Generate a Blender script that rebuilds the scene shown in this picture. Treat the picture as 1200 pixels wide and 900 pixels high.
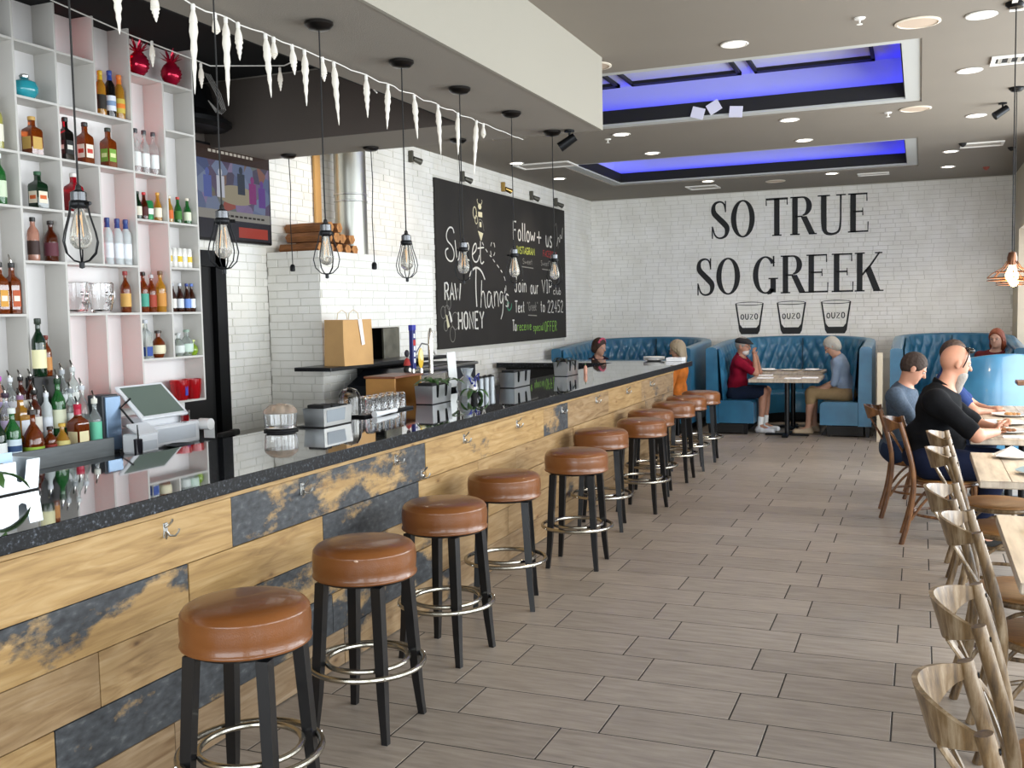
import bpy, math, random
import numpy as np
from mathutils import Vector, Matrix
for o in list(bpy.data.objects): bpy.data.objects.remove(o)
S = bpy.context.scene
COL = S.collection
R = random.Random(7)
PI = math.pi

# ------------------------------------------------------------------ camera
cd = bpy.data.cameras.new('camera'); cam = bpy.data.objects.new('camera', cd); COL.objects.link(cam)
S.camera = cam
yaw, pit, rol = -0.387512783, 0.0726872807, -0.0200754085
fw = Vector((math.sin(yaw)*math.cos(pit), math.cos(yaw)*math.cos(pit), -math.sin(pit)))
r0 = Vector((math.cos(yaw), -math.sin(yaw), 0)); u0 = r0.cross(fw)
rr = r0*math.cos(rol) + u0*math.sin(rol); uu = u0*math.cos(rol) - r0*math.sin(rol)
m = Matrix((rr, uu, -fw)).transposed().to_4x4(); m.translation = (0, 0, 1.70)
cam.matrix_world = m
cd.sensor_width = 36; cd.lens = 36*1173.65/1200; cd.clip_start = 0.02; cd.clip_end = 200

# ------------------------------------------------------------------ world, lights, exposure
S.view_settings.view_transform = 'Standard'; S.view_settings.look = 'None'
S.view_settings.gamma = 1; S.view_settings.use_curve_mapping = False
S.view_settings.exposure = 0.12
W = bpy.data.worlds.new('daylight'); S.world = W; W.use_nodes = True
bg = W.node_tree.nodes['Background']; bg.inputs[0].default_value = (0.75, 0.87, 1.0, 1); bg.inputs[1].default_value = 1.6

def area(name, loc, rot, sx, sy, power, color=(1, 1, 1), spread=None):
    l = bpy.data.lights.new(name, 'AREA'); l.shape = 'RECTANGLE'; l.size = sx; l.size_y = sy
    l.energy = power; l.color = color
    if spread: l.spread = spread
    o = bpy.data.objects.new(name, l); COL.objects.link(o); o.location = loc; o.rotation_euler = rot
    return o
# daylight through the window wall on the right and the shop front behind the camera
for y, pw in ((-1.2, 120), (2.4, 140), (6.0, 190), (9.6, 250)):
    area('window_daylight', (2.72, y, 1.75), (0, PI/2, 0), 2.5, 3.0, pw, (0.90, 0.96, 1.0))
area('shopfront_daylight', (-1.6, -3.85, 1.8), (-PI/2, 0, PI), 7.0, 2.8, 330, (0.92, 0.97, 1.0))

# ------------------------------------------------------------------ materials
def lin(c):
    return tuple(((x/12.92) if x <= 0.04045 else ((x+0.055)/1.055)**2.4) for x in c)
def rgb(h, a=1):
    h = h.lstrip('#'); c = [int(h[i:i+2], 16)/255 for i in (0, 2, 4)]
    return (*lin(c), a)
MATS = {}
def mat(name, col, rough=0.5, metal=0.0, spec=0.5, noise=0.0, nscale=8.0, bump=0.0, bscale=60.0, trans=0.0, emit=None, estr=0.0,
        coat=0.0, ior=1.45, alpha=1.0, stretch=(1, 1, 1), col2=None):
    if name in MATS: return MATS[name]
    m = bpy.data.materials.new(name); m.use_nodes = True; nt = m.node_tree; b = nt.nodes['Principled BSDF']
    c = rgb(col) if isinstance(col, str) else (*col, 1)
    b.inputs['Base Color'].default_value = c; b.inputs['Roughness'].default_value = rough
    b.inputs['Metallic'].default_value = metal; b.inputs['IOR'].default_value = ior
    b.inputs['Specular IOR Level'].default_value = spec
    b.inputs['Transmission Weight'].default_value = trans; b.inputs['Coat Weight'].default_value = coat
    b.inputs['Alpha'].default_value = alpha
    if emit:
        b.inputs['Emission Color'].default_value = rgb(emit); b.inputs['Emission Strength'].default_value = estr
    if noise or bump or col2:
        tc = nt.nodes.new('ShaderNodeTexCoord'); mp = nt.nodes.new('ShaderNodeMapping'); mp.inputs['Scale'].default_value = stretch
        nt.links.new(tc.outputs['Object'], mp.inputs[0])
    if noise or col2:
        n = nt.nodes.new('ShaderNodeTexNoise'); n.inputs['Scale'].default_value = nscale; n.inputs['Detail'].default_value = 5
        nt.links.new(mp.outputs[0], n.inputs['Vector'])
        mx = nt.nodes.new('ShaderNodeMix'); mx.data_type = 'RGBA'
        if col2: c1, c2 = c, rgb(col2)
        else:
            c1 = tuple(min(1, x*(1+noise)) for x in c[:3])+(1,); c2 = tuple(x*(1-noise) for x in c[:3])+(1,)
        rp = nt.nodes.new('ShaderNodeMapRange'); rp.inputs[1].default_value = 0.3; rp.inputs[2].default_value = 0.7
        nt.links.new(n.outputs['Fac'], rp.inputs[0]); nt.links.new(rp.outputs[0], mx.inputs['Factor'])
        mx.inputs['A'].default_value = c1; mx.inputs['B'].default_value = c2
        nt.links.new(mx.outputs['Result'], b.inputs['Base Color'])
    if bump:
        n2 = nt.nodes.new('ShaderNodeTexNoise'); n2.inputs['Scale'].default_value = bscale; n2.inputs['Detail'].default_value = 4
        nt.links.new(mp.outputs[0], n2.inputs['Vector'])
        bp = nt.nodes.new('ShaderNodeBump'); bp.inputs['Strength'].default_value = bump; bp.inputs['Distance'].default_value = 0.01
        nt.links.new(n2.outputs['Fac'], bp.inputs['Height']); nt.links.new(bp.outputs[0], b.inputs['Normal'])
    MATS[name] = m
    return m

def nodes_of(name):
    m = bpy.data.materials.new(name); m.use_nodes = True; MATS[name] = m
    nt = m.node_tree; return m, nt, nt.nodes['Principled BSDF'], nt.nodes.new, nt.links.new
def ramp(nt, stops):
    r = nt.nodes.new('ShaderNodeValToRGB'); e = r.color_ramp.elements
    while len(e) < len(stops): e.new(0.5)
    for k, (p, c) in enumerate(stops): e[k].position = p; e[k].color = rgb(c) if isinstance(c, str) else c
    return r
def attr(nt, name):
    a = nt.nodes.new('ShaderNodeAttribute'); a.attribute_type = 'OBJECT'; a.attribute_name = name; return a

def plank_material():
    # reclaimed boards: pale pine with leftover slate blue paint; how much paint is left and where comes from each board
    m, nt, b, N, L = nodes_of('reclaimed_board')
    tc = N('ShaderNodeTexCoord'); sd = attr(nt, 'seed'); pt = attr(nt, 'paint'); br = attr(nt, 'brown'); ed = attr(nt, 'edge')
    ad = N('ShaderNodeVectorMath'); ad.operation = 'ADD'
    cx = N('ShaderNodeCombineXYZ'); L(sd.outputs['Fac'], cx.inputs[0]); L(sd.outputs['Fac'], cx.inputs[2])
    L(tc.outputs['Object'], ad.inputs[0]); L(cx.outputs[0], ad.inputs[1])
    mp = N('ShaderNodeMapping'); mp.inputs['Scale'].default_value = (1, 0.8, 6); L(ad.outputs[0], mp.inputs[0])
    n = N('ShaderNodeTexNoise'); n.inputs['Scale'].default_value = 3.2; n.inputs['Detail'].default_value = 8; n.inputs['Distortion'].default_value = 1.6
    L(mp.outputs[0], n.inputs['Vector'])
    wv = N('ShaderNodeTexWave'); wv.bands_direction = 'Z'; wv.inputs['Scale'].default_value = 1.4; wv.inputs['Distortion'].default_value = 9; wv.inputs['Detail'].default_value = 3
    wv.inputs['Detail Scale'].default_value = 0.8
    L(mp.outputs[0], wv.inputs['Vector'])
    r1 = ramp(nt, [(0.25, '#8a6b40'), (0.5, '#a78654'), (0.75, '#b99b6c')]); L(n.outputs['Fac'], r1.inputs[0])
    r1b = ramp(nt, [(0.25, '#6e543c'), (0.5, '#857059'), (0.75, '#998570')]); L(n.outputs['Fac'], r1b.inputs[0])
    mb = N('ShaderNodeMix'); mb.data_type = 'RGBA'; L(br.outputs['Fac'], mb.inputs['Factor']); L(r1.outputs[0], mb.inputs['A']); L(r1b.outputs[0], mb.inputs['B'])
    gr = N('ShaderNodeMix'); gr.data_type = 'RGBA'; gr.blend_type = 'MULTIPLY'
    r2 = ramp(nt, [(0.0, (0.62, 0.56, 0.50, 1)), (0.22, (1, 1, 1, 1))]); L(wv.outputs['Fac'], r2.inputs[0])
    gr.inputs['Factor'].default_value = 0.25; L(mb.outputs['Result'], gr.inputs['A']); L(r2.outputs[0], gr.inputs['B'])
    # knots
    mk = N('ShaderNodeMapping'); mk.inputs['Scale'].default_value = (1, 2.2, 4.5); L(ad.outputs[0], mk.inputs[0])
    vo = N('ShaderNodeTexVoronoi'); vo.inputs['Scale'].default_value = 2.0; L(mk.outputs[0], vo.inputs['Vector'])
    r3 = ramp(nt, [(0.03, (0.25, 0.17, 0.12, 1)), (0.10, (0.8, 0.72, 0.62, 1)), (0.2, (1, 1, 1, 1))]); L(vo.outputs['Distance'], r3.inputs[0])
    kn = N('ShaderNodeMix'); kn.data_type = 'RGBA'; kn.blend_type = 'MULTIPLY'; kn.inputs['Factor'].default_value = 0.8
    L(gr.outputs['Result'], kn.inputs['A']); L(r3.outputs[0], kn.inputs['B'])
    # paint mask
    mq = N('ShaderNodeMapping'); mq.inputs['Scale'].default_value = (1, 1.5, 3.0); L(ad.outputs[0], mq.inputs[0])
    pn = N('ShaderNodeTexNoise'); pn.inputs['Scale'].default_value = 1.6; pn.inputs['Detail'].default_value = 9; pn.inputs['Roughness'].default_value = 0.68
    L(mq.outputs[0], pn.inputs['Vector'])
    # gradient across the board height (edge>0: paint kept on the upper half)
    sp = N('ShaderNodeSeparateXYZ'); L(tc.outputs['Object'], sp.inputs[0])
    zc = attr(nt, 'zmid'); sb = N('ShaderNodeMath'); sb.operation = 'SUBTRACT'; L(sp.outputs[2], sb.inputs[0]); L(zc.outputs['Fac'], sb.inputs[1])
    me = N('ShaderNodeMath'); me.operation = 'MULTIPLY'; L(sb.outputs[0], me.inputs[0]); L(ed.outputs['Fac'], me.inputs[1])
    a1 = N('ShaderNodeMath'); a1.operation = 'ADD'; L(pn.outputs['Fac'], a1.inputs[0]); L(pt.outputs['Fac'], a1.inputs[1])
    a2 = N('ShaderNodeMath'); a2.operation = 'ADD'; L(a1.outputs[0], a2.inputs[0]); L(me.outputs[0], a2.inputs[1])
    mr = N('ShaderNodeMapRange'); mr.inputs[1].default_value = 0.55; mr.inputs[2].default_value = 0.64; L(a2.outputs[0], mr.inputs[0])
    pc = N('ShaderNodeTexNoise'); pc.inputs['Scale'].default_value = 14; pc.inputs['Detail'].default_value = 6; L(mq.outputs[0], pc.inputs['Vector'])
    r4 = ramp(nt, [(0.3, '#2a2b2e'), (0.6, '#434649'), (0.8, '#6b6d6d')]); L(pc.outputs['Fac'], r4.inputs[0])
    pm = N('ShaderNodeMix'); pm.data_type = 'RGBA'; L(mr.outputs[0], pm.inputs['Factor']); L(kn.outputs['Result'], pm.inputs['A']); L(r4.outputs[0], pm.inputs['B'])
    L(pm.outputs['Result'], b.inputs['Base Color']); b.inputs['Roughness'].default_value = 0.6
    bp = N('ShaderNodeBump'); bp.inputs['Strength'].default_value = 0.35; bp.inputs['Distance'].default_value = 0.004; L(n.outputs['Fac'], bp.inputs['Height']); L(bp.outputs[0], b.inputs['Normal'])
    return m
def tile_material():
    m, nt, b, N, L = nodes_of('wood_look_porcelain')
    tc = N('ShaderNodeTexCoord'); sd = N('ShaderNodeObjectInfo')
    ad = N('ShaderNodeVectorMath'); ad.operation = 'ADD'; cx = N('ShaderNodeCombineXYZ')
    mu = N('ShaderNodeMath'); mu.operation = 'MULTIPLY'; mu.inputs[1].default_value = 40; L(sd.outputs['Random'], mu.inputs[0])
    L(mu.outputs[0], cx.inputs[0]); L(mu.outputs[0], cx.inputs[1]); L(tc.outputs['Object'], ad.inputs[0]); L(cx.outputs[0], ad.inputs[1])
    mp = N('ShaderNodeMapping'); mp.inputs['Scale'].default_value = (2.0, 14, 1); L(ad.outputs[0], mp.inputs[0])
    n = N('ShaderNodeTexNoise'); n.inputs['Scale'].default_value = 2.2; n.inputs['Detail'].default_value = 7; n.inputs['Roughness'].default_value = 0.62; L(mp.outputs[0], n.inputs['Vector'])
    r = ramp(nt, [(0.28, '#82786e'), (0.5, '#988d82'), (0.75, '#aba095')]); L(n.outputs['Fac'], r.inputs[0])
    hv = N('ShaderNodeHueSaturation'); L(r.outputs[0], hv.inputs['Color'])
    mr = N('ShaderNodeMapRange'); mr.inputs[3].default_value = 0.90; mr.inputs[4].default_value = 1.08; L(sd.outputs['Random'], mr.inputs[0]); L(mr.outputs[0], hv.inputs['Value'])
    L(hv.outputs[0], b.inputs['Base Color']); b.inputs['Roughness'].default_value = 0.36; b.inputs['Specular IOR Level'].default_value = 0.45
    bp = N('ShaderNodeBump'); bp.inputs['Strength'].default_value = 0.12; bp.inputs['Distance'].default_value = 0.003; L(n.outputs['Fac'], bp.inputs['Height']); L(bp.outputs[0], b.inputs['Normal'])
    return m
def granite_material():
    m, nt, b, N, L = nodes_of('polished_black_granite')
    tc = N('ShaderNodeTexCoord'); n = N('ShaderNodeTexNoise'); n.inputs['Scale'].default_value = 90; n.inputs['Detail'].default_value = 3
    mp = N('ShaderNodeMapping'); mp.inputs['Rotation'].default_value = (0.5, 0.4, 0.8); mp.inputs['Scale'].default_value = (1, 2.2, 1); L(tc.outputs['Object'], mp.inputs[0]); L(mp.outputs[0], n.inputs['Vector'])
    r = ramp(nt, [(0.45, '#101114'), (0.60, '#25272c'), (0.70, '#7d838c')]); L(n.outputs['Fac'], r.inputs[0])
    L(r.outputs[0], b.inputs['Base Color']); b.inputs['Roughness'].default_value = 0.04; b.inputs['IOR'].default_value = 1.9; b.inputs['Coat Weight'].default_value = 0.6; b.inputs['Coat Roughness'].default_value = 0.02
    return m
def brick_material():
    m, nt, b, N, L = nodes_of('white_painted_brick')
    tc = N('ShaderNodeTexCoord'); g = N('ShaderNodeNewGeometry'); n = N('ShaderNodeTexNoise'); n.inputs['Scale'].default_value = 3.0; n.inputs['Detail'].default_value = 5
    L(g.outputs['Position'], n.inputs['Vector'])
    r = ramp(nt, [(0.3, '#e4e1d8'), (0.7, '#f2f0ea')]); L(n.outputs['Fac'], r.inputs[0]); L(r.outputs[0], b.inputs['Base Color'])
    b.inputs['Roughness'].default_value = 0.5
    n2 = N('ShaderNodeTexNoise'); n2.inputs['Scale'].default_value = 45; n2.inputs['Detail'].default_value = 4; L(g.outputs['Position'], n2.inputs['Vector'])
    bp = N('ShaderNodeBump'); bp.inputs['Strength'].default_value = 0.35; bp.inputs['Distance'].default_value = 0.006; L(n2.outputs['Fac'], bp.inputs['Height']); L(bp.outputs[0], b.inputs['Normal'])
    return m
plank_m = plank_material(); tile_m = tile_material(); granite = granite_material(); brick_m = brick_material()
ceil_m = mat('taupe_ceiling_paint', '#827a6f', 0.8, noise=0.02, nscale=2, bump=0.15, bscale=180)
soffit_m = mat('soffit_paint', '#8c857b', 0.85, bump=0.15, bscale=160)
soffit_face_m = mat('soffit_side_paint', '#969185', 0.85, bump=0.1, bscale=160)
black_m = mat('black_paint', '#141312', 0.7)
void_m = mat('black_ceiling_void', '#050404', 0.95)
brown_dark_m = mat('dark_brown_paint', '#4d453f', 0.85, bump=0.1, bscale=120)
mortar_m = mat('painted_mortar', '#d3d0c6', 0.8)
granite_e = mat('granite_edge', '#0c0d0f', .4, spec=.3)
def _ge():
    nt = granite_e.node_tree; b = nt.nodes['Principled BSDF']; tc = nt.nodes.new('ShaderNodeTexCoord'); n = nt.nodes.new('ShaderNodeTexNoise'); n.inputs['Scale'].default_value = 75; n.inputs['Detail'].default_value = 4; n.inputs['Roughness'].default_value = .7
    nt.links.new(tc.outputs['Object'], n.inputs['Vector']); r = ramp(nt, [(.45, '#08090b'), (.56, '#16181b'), (.66, '#4a4f57'), (.74, '#8a9098')]); nt.links.new(n.outputs['Fac'], r.inputs[0]); nt.links.new(r.outputs[0], b.inputs['Base Color'])
_ge()
grey_trim_m = mat('pale_grey_trim_paint', '#b5b6b2', 0.7)
plaster_m = mat('beige_plaster', '#cfc3ad', 0.85, noise=0.03)
white_m = mat('white_paint', '#e9e9e6', 0.5)
grout_m = mat('dark_grout', '#28231f', 0.9)
steel = mat('brushed_steel', '#c6c7c5', 0.28, 1.0, bump=0.03, bscale=300)
chrome = mat('chrome', '#d6d3cc', 0.2, 1.0)
blackmetal = mat('black_metal', '#17181a', 0.38, 0.6)
dark_wood = mat('black_stained_wood', '#0d0e11', 0.35, coat=0.15)
nickel = mat('satin_nickel', '#aaa599', 0.26, 1.0)
glass_m = mat('clear_glass', (1, 1, 1), 0.02, trans=1.0, ior=1.45)

# ------------------------------------------------------------------ mesh helper
class MB:
    def __init__(s): s.v = []; s.f = []; s.m = []; s.mi = 0
    def add(s, vs, fs):
        o = len(s.v); s.v.extend([tuple(v) for v in vs]); s.f.extend([tuple(i+o for i in f) for f in fs]); s.m.extend([s.mi]*len(fs)); return s
    def box(s, x0, x1, y0, y1, z0, z1, rot=None, c=None):
        vs = [Vector((x, y, z)) for z in (z0, z1) for y in (y0, y1) for x in (x0, x1)]
        if rot is not None:
            c = Vector(c) if c is not None else Vector(((x0+x1)/2, (y0+y1)/2, (z0+z1)/2))
            vs = [rot @ (v-c) + c for v in vs]
        return s.add(vs, [(0, 2, 3, 1), (4, 5, 7, 6), (0, 1, 5, 4), (2, 6, 7, 3), (0, 4, 6, 2), (1, 3, 7, 5)])
    def bbox(s, x0, x1, y0, y1, z0, z1, b=0.005, M=None):
        # box with all edges chamfered
        def P(x, y, z): return Vector((x, y, z))
        vs = []; idx = {}
        for ix, X in enumerate((x0, x1)):
            for iy, Y in enumerate((y0, y1)):
                for iz, Z in enumerate((z0, z1)):
                    sx, sy, sz = (b if ix == 0 else -b), (b if iy == 0 else -b), (b if iz == 0 else -b)
                    for k, p in enumerate((P(X, Y+sy, Z+sz), P(X+sx, Y, Z+sz), P(X+sx, Y+sy, Z))):
                        idx[(ix, iy, iz, k)] = len(vs); vs.append(p)
        if M is not None: vs = [M @ v for v in vs]
        I = lambda a, b_, c_, k: idx[(a, b_, c_, k)]
        fs = [[I(0,0,0,0), I(0,0,1,0), I(0,1,1,0), I(0,1,0,0)], [I(1,0,0,0), I(1,1,0,0), I(1,1,1,0), I(1,0,1,0)],
              [I(0,0,0,1), I(1,0,0,1), I(1,0,1,1), I(0,0,1,1)], [I(0,1,0,1), I(0,1,1,1), I(1,1,1,1), I(1,1,0,1)],
              [I(0,0,0,2), I(0,1,0,2), I(1,1,0,2), I(1,0,0,2)], [I(0,0,1,2), I(1,0,1,2), I(1,1,1,2), I(0,1,1,2)]]
        for a in (0, 1):
            for c_ in (0, 1):
                fs.append([I(a, c_, 0, 0), I(a, c_, 1, 0), I(a, c_, 1, 1), I(a, c_, 0, 1)])
                fs.append([I(a, 0, c_, 0), I(a, 1, c_, 0), I(a, 1, c_, 2), I(a, 0, c_, 2)])
                fs.append([I(0, a, c_, 1), I(1, a, c_, 1), I(1, a, c_, 2), I(0, a, c_, 2)])
        for a in (0, 1):
            for b_ in (0, 1):
                for c_ in (0, 1): fs.append([I(a, b_, c_, 0), I(a, b_, c_, 1), I(a, b_, c_, 2)])
        return s.add(vs, fs)
    def frame_of(s, d):
        d = Vector(d).normalized(); a = Vector((0, 0, 1)) if abs(d.z) < 0.9 else Vector((1, 0, 0))
        u = d.cross(a).normalized(); return u, d.cross(u).normalized()
    def cyl(s, p0, p1, r0, r1=None, n=12, caps=True):
        r1 = r0 if r1 is None else r1; p0 = Vector(p0); p1 = Vector(p1); u, w = s.frame_of(p1-p0)
        vs = []
        for p, r in ((p0, r0), (p1, r1)):
            for k in range(n):
                a = 2*PI*k/n; vs.append(p+(u*math.cos(a)+w*math.sin(a))*r)
        fs = [(k, (k+1) % n, n+(k+1) % n, n+k) for k in range(n)]
        if caps: fs += [tuple(range(n-1, -1, -1)), tuple(range(n, 2*n))]
        return s.add(vs, fs)
    def tube(s, pts, r, n=8, closed=False, flat=None):
        # sweep; r may be a list; flat=(a,b,up) gives an elliptic section with axis b along up
        P = [Vector(p) for p in pts]; k = len(P); vs = []
        prev = None
        for i in range(k):
            if closed: t = P[(i+1) % k]-P[i-1]
            else: t = P[min(i+1, k-1)]-P[max(i-1, 0)]
            t.normalize()
            if flat is not None:
                w = Vector(flat[2]); w = (w-t*w.dot(t)).normalized(); u = t.cross(w)
            else:
                if prev is None: u, w = s.frame_of(t)
                else:
                    u = (prev-t*prev.dot(t)).normalized(); w = t.cross(u)
                prev = u
            ri = r[i] if isinstance(r, (list, tuple)) else r
            for j in range(n):
                a = 2*PI*j/n
                if flat is not None: vs.append(P[i]+u*math.cos(a)*flat[0]*ri+w*math.sin(a)*flat[1]*ri)
                else: vs.append(P[i]+(u*math.cos(a)+w*math.sin(a))*ri)
        fs = []
        for i in range(k if closed else k-1):
            a, b = i*n, ((i+1) % k)*n
            for j in range(n): fs.append((a+j, a+(j+1) % n, b+(j+1) % n, b+j))
        if not closed: fs += [tuple(range(n-1, -1, -1)), tuple(range((k-1)*n, k*n))]
        return s.add(vs, fs)
    def lathe(s, prof, n=20, c=(0, 0, 0), M=None, sx=1, sy=1):
        vs = []; c = Vector(c)
        for r, z in prof:
            for k in range(n):
                a = 2*PI*k/n; vs.append(Vector((r*math.cos(a)*sx, r*math.sin(a)*sy, z)))
        fs = []
        for i in range(len(prof)-1):
            for k in range(n): fs.append((i*n+k, i*n+(k+1) % n, (i+1)*n+(k+1) % n, (i+1)*n+k))
        if prof[0][0] > 1e-5: fs.append(tuple(range(n-1, -1, -1)))
        if prof[-1][0] > 1e-5: fs.append(tuple(range((len(prof)-1)*n, len(prof)*n)))
        if M is not None: vs = [M @ v for v in vs]
        return s.add([v+c for v in vs], fs)
    def ell(s, c, r, n=12, m=8, M=None):
        prof = [(math.sin(PI*i/m), -math.cos(PI*i/m)) for i in range(m+1)]
        vs = []; c = Vector(c)
        for a, z in prof:
            for k in range(n):
                t = 2*PI*k/n; v = Vector((a*math.cos(t)*r[0], a*math.sin(t)*r[1], z*r[2]))
                vs.append((M @ v if M is not None else v)+c)
        fs = [(i*n+k, i*n+(k+1) % n, (i+1)*n+(k+1) % n, (i+1)*n+k) for i in range(m) for k in range(n)]
        return s.add(vs, fs)
    def poly(s, pts, axis_n, th):
        # extrude a planar polygon (3-D points) along axis_n by th
        n = Vector(axis_n)*th; P = [Vector(p) for p in pts]; k = len(P)
        return s.add(P+[p+n for p in P], [tuple(range(k-1, -1, -1)), tuple(range(k, 2*k))]+[(i, (i+1) % k, k+(i+1) % k, k+i) for i in range(k)])
    def grid(s, fn, nu, nv, closed_u=False):
        vs = [fn(i/(nu if closed_u else nu-1), j/(nv-1)) for j in range(nv) for i in range(nu)]
        fs = []
        for j in range(nv-1):
            for i in range(nu if closed_u else nu-1): fs.append((j*nu+i, j*nu+(i+1) % nu, (j+1)*nu+(i+1) % nu, (j+1)*nu+i))
        return s.add(vs, fs)
    def xf(s, M):
        s.v = [tuple(M @ Vector(v)) for v in s.v]; return s
    def mesh(s, name, mats, smooth=True, angle=35):
        me = bpy.data.meshes.new(name); me.from_pydata(s.v, [], s.f)
        if not isinstance(mats, (list, tuple)): mats = [mats]
        for x in mats: me.materials.append(x)
        if len(mats) > 1: me.polygons.foreach_set('material_index', s.m)
        if smooth:
            me.polygons.foreach_set('use_smooth', [True]*len(me.polygons))
            try: me.set_sharp_from_angle(angle=math.radians(angle))
            except Exception: pass
        me.validate(clean_customdata=False); me.update(); return me
    def build(s, name, mats, parent=None, smooth=True, angle=35, recalc=True):
        me = s.mesh(name, mats, smooth, angle)
        if recalc:
            import bmesh
            bm = bmesh.new(); bm.from_mesh(me); bmesh.ops.recalc_face_normals(bm, faces=bm.faces); bm.to_mesh(me); bm.free()
        return link(name, me, parent)
def link(name, me, parent=None):
    o = bpy.data.objects.new(name, me); COL.objects.link(o)
    if parent: o.parent = parent
    return o
def tag(o, label=None, cat=None, group=None, kind=None):
    if label: o['label'] = label
    if cat: o['category'] = cat
    if group: o['group'] = group
    if kind: o['kind'] = kind
    return o
def thing(name, label, cat, loc=(0, 0, 0), rz=0, group=None):
    o = bpy.data.objects.new(name, None); COL.objects.link(o); o.location = loc; o.rotation_euler = (0, 0, rz); o.empty_display_size = 0.05
    return tag(o, label, cat, group)
def dup(root, loc=None, rz=None, label=None, group=None, scale=None, rot=None):
    r = root.copy(); COL.objects.link(r)
    if loc is not None: r.location = loc
    if rz is not None: r.rotation_euler = (0, 0, rz)
    if rot is not None: r.rotation_euler = rot
    if scale is not None: r.scale = scale
    if label: r['label'] = label
    if group: r['group'] = group
    for ch in list(root.children):
        c = ch.copy(); COL.objects.link(c); c.parent = r
        for g in ch.children:
            d = g.copy(); COL.objects.link(d); d.parent = c
    return r
def rotm(ax, a): return Matrix.Rotation(a, 3, ax)
# ================================================================== SETTING
CZ = 3.45; XL = -4.97; YB = 15.7; XR = 2.8
def struct(name, mb, m, label, cat, parent=None, **k):
    o = mb.build(name, m, parent, smooth=False, **k)
    if parent is None: tag(o, label, cat, kind='structure')
    return o
# floor: grout bed with porcelain tiles laid in a quarter bond
floor = struct('floor', MB().box(-6, 3.2, -4.4, 16, -0.1, -0.0009), grout_m, 'grey brown wood-look tile floor of the aisle', 'floor')
TL, TW, TX0, TY0 = 0.6249, 0.3054, -0.7181, 5.8842
def tile_mb():
    h, w = TL/2-0.0032, TW/2-0.0032
    return MB().bbox(-h, h, -w, w, -0.012, 0, 0.0012)
tile_me = tile_mb().mesh('floor_tile', tile_m, smooth=False)
cells = []
for row in range(-33, 20):
    yc = TY0-TW*(row+0.5); off = 0.2538*TL if row % 2 == 0 else 0
    for c in range(-7, 6):
        xc = TX0+TL*(c+0.5)+off
        if xc-TL/2 < -6 or xc+TL/2 > 3.2 or yc < -2 or yc > 15.8: continue
        cells.append((xc, yc))
def seen(x, y): return -2.75 < x < 0.13*y+0.45 and y > 2.2 and x > -y*0.93
vis = sorted([c for c in cells if seen(*c)], key=lambda c: c[1])[:298]; vs_ = set(vis)
for (x, y) in vis:
    o = link('floor_tile', tile_me, floor); o.location = (x, y, 0)
rest = MB()
for (x, y) in cells:
    if (x, y) not in vs_: rest.box(x-TL/2+0.0032, x+TL/2-0.0032, y-TW/2+0.0032, y+TW/2-0.0032, -0.012, 0)
o = rest.build('floor_tiles', tile_m, floor, smooth=False, recalc=False); o['kind'] = 'stuff'

# ---- brick laying
CR = 0.0635; BL = 0.205; JT = 0.006
def brick_boxes(u0, u1, z0, z1, holes=(), seed=1):
    rnd = random.Random(seed); out = []
    n = int(round((z1-z0)/CR))
    for k in range(n):
        za = z0+k*CR; zb = za+CR-JT; u = u0 - (BL/2 if k % 2 else 0) + rnd.uniform(-0.02, 0.02)
        while u < u1:
            L = BL if rnd.random() > 0.15 else BL*0.5
            a, b = max(u, u0), min(u+L-JT, u1); u += L
            if b-a < 0.03: continue
            segs = [(a, b)]
            for (h0, h1, g0, g1) in holes:
                if zb > g0 and za < g1:
                    ns = []
                    for (p, q) in segs:
                        if q <= h0 or p >= h1: ns.append((p, q)); continue
                        if p < h0-0.02: ns.append((p, h0))
                        if q > h1+0.02: ns.append((h1, q))
                    segs = ns
            for (p, q) in segs: out.append((p, q, za, zb, 0.005+rnd.choice((0, 0, 0.0015, 0.003, 0.005))))
    return out
def lay(parent, boxes, plane, at, sign, nearest=None, limit=300):
    # plane 'x': wall at x=at, u runs along y, proud towards sign; plane 'y': wall at y=at, u runs along x
    key = nearest or (lambda b: 0)
    boxes = sorted(boxes, key=key); single = boxes[:limit]; rest = boxes[limit:]
    cache = {}
    def bx(mb, p, q, a, b, d, c=0.0015):
        if plane == 'x': x0, x1 = sorted((at, at+sign*d)); mb.bbox(x0, x1, p, q, a, b, c)
        else: y0, y1 = sorted((at, at+sign*d)); mb.bbox(p, q, y0, y1, a, b, c)
    for (p, q, a, b, d) in single:
        L = round(q-p, 2); kk = (L, round(d, 3))
        if kk not in cache:
            mb = MB()
            if plane == 'x': x0, x1 = sorted((0, sign*d)); mb.bbox(x0-0.002, x1, -(q-p)/2, (q-p)/2, -(b-a)/2, (b-a)/2, 0.002)
            else: y0, y1 = sorted((0, sign*d)); mb.bbox(-(q-p)/2, (q-p)/2, y0, y1, -(b-a)/2, (b-a)/2, 0.002)
            cache[kk] = mb.mesh('brick', brick_m, smooth=False)
        o = link('brick', cache[kk], parent)
        o.location = (at, (p+q)/2, (a+b)/2) if plane == 'x' else ((p+q)/2, at, (a+b)/2)
    if rest:
        mb = MB()
        for (p, q, a, b, d) in rest:
            if plane == 'x': x0, x1 = sorted((at, at+sign*d)); mb.box(x0, x1, p, q, a, b)
            else: y0, y1 = sorted((at, at+sign*d)); mb.box(p, q, y0, y1, a, b)
        o = mb.build('brickwork', brick_m, parent, smooth=False, recalc=False); o['kind'] = 'stuff'

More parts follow.
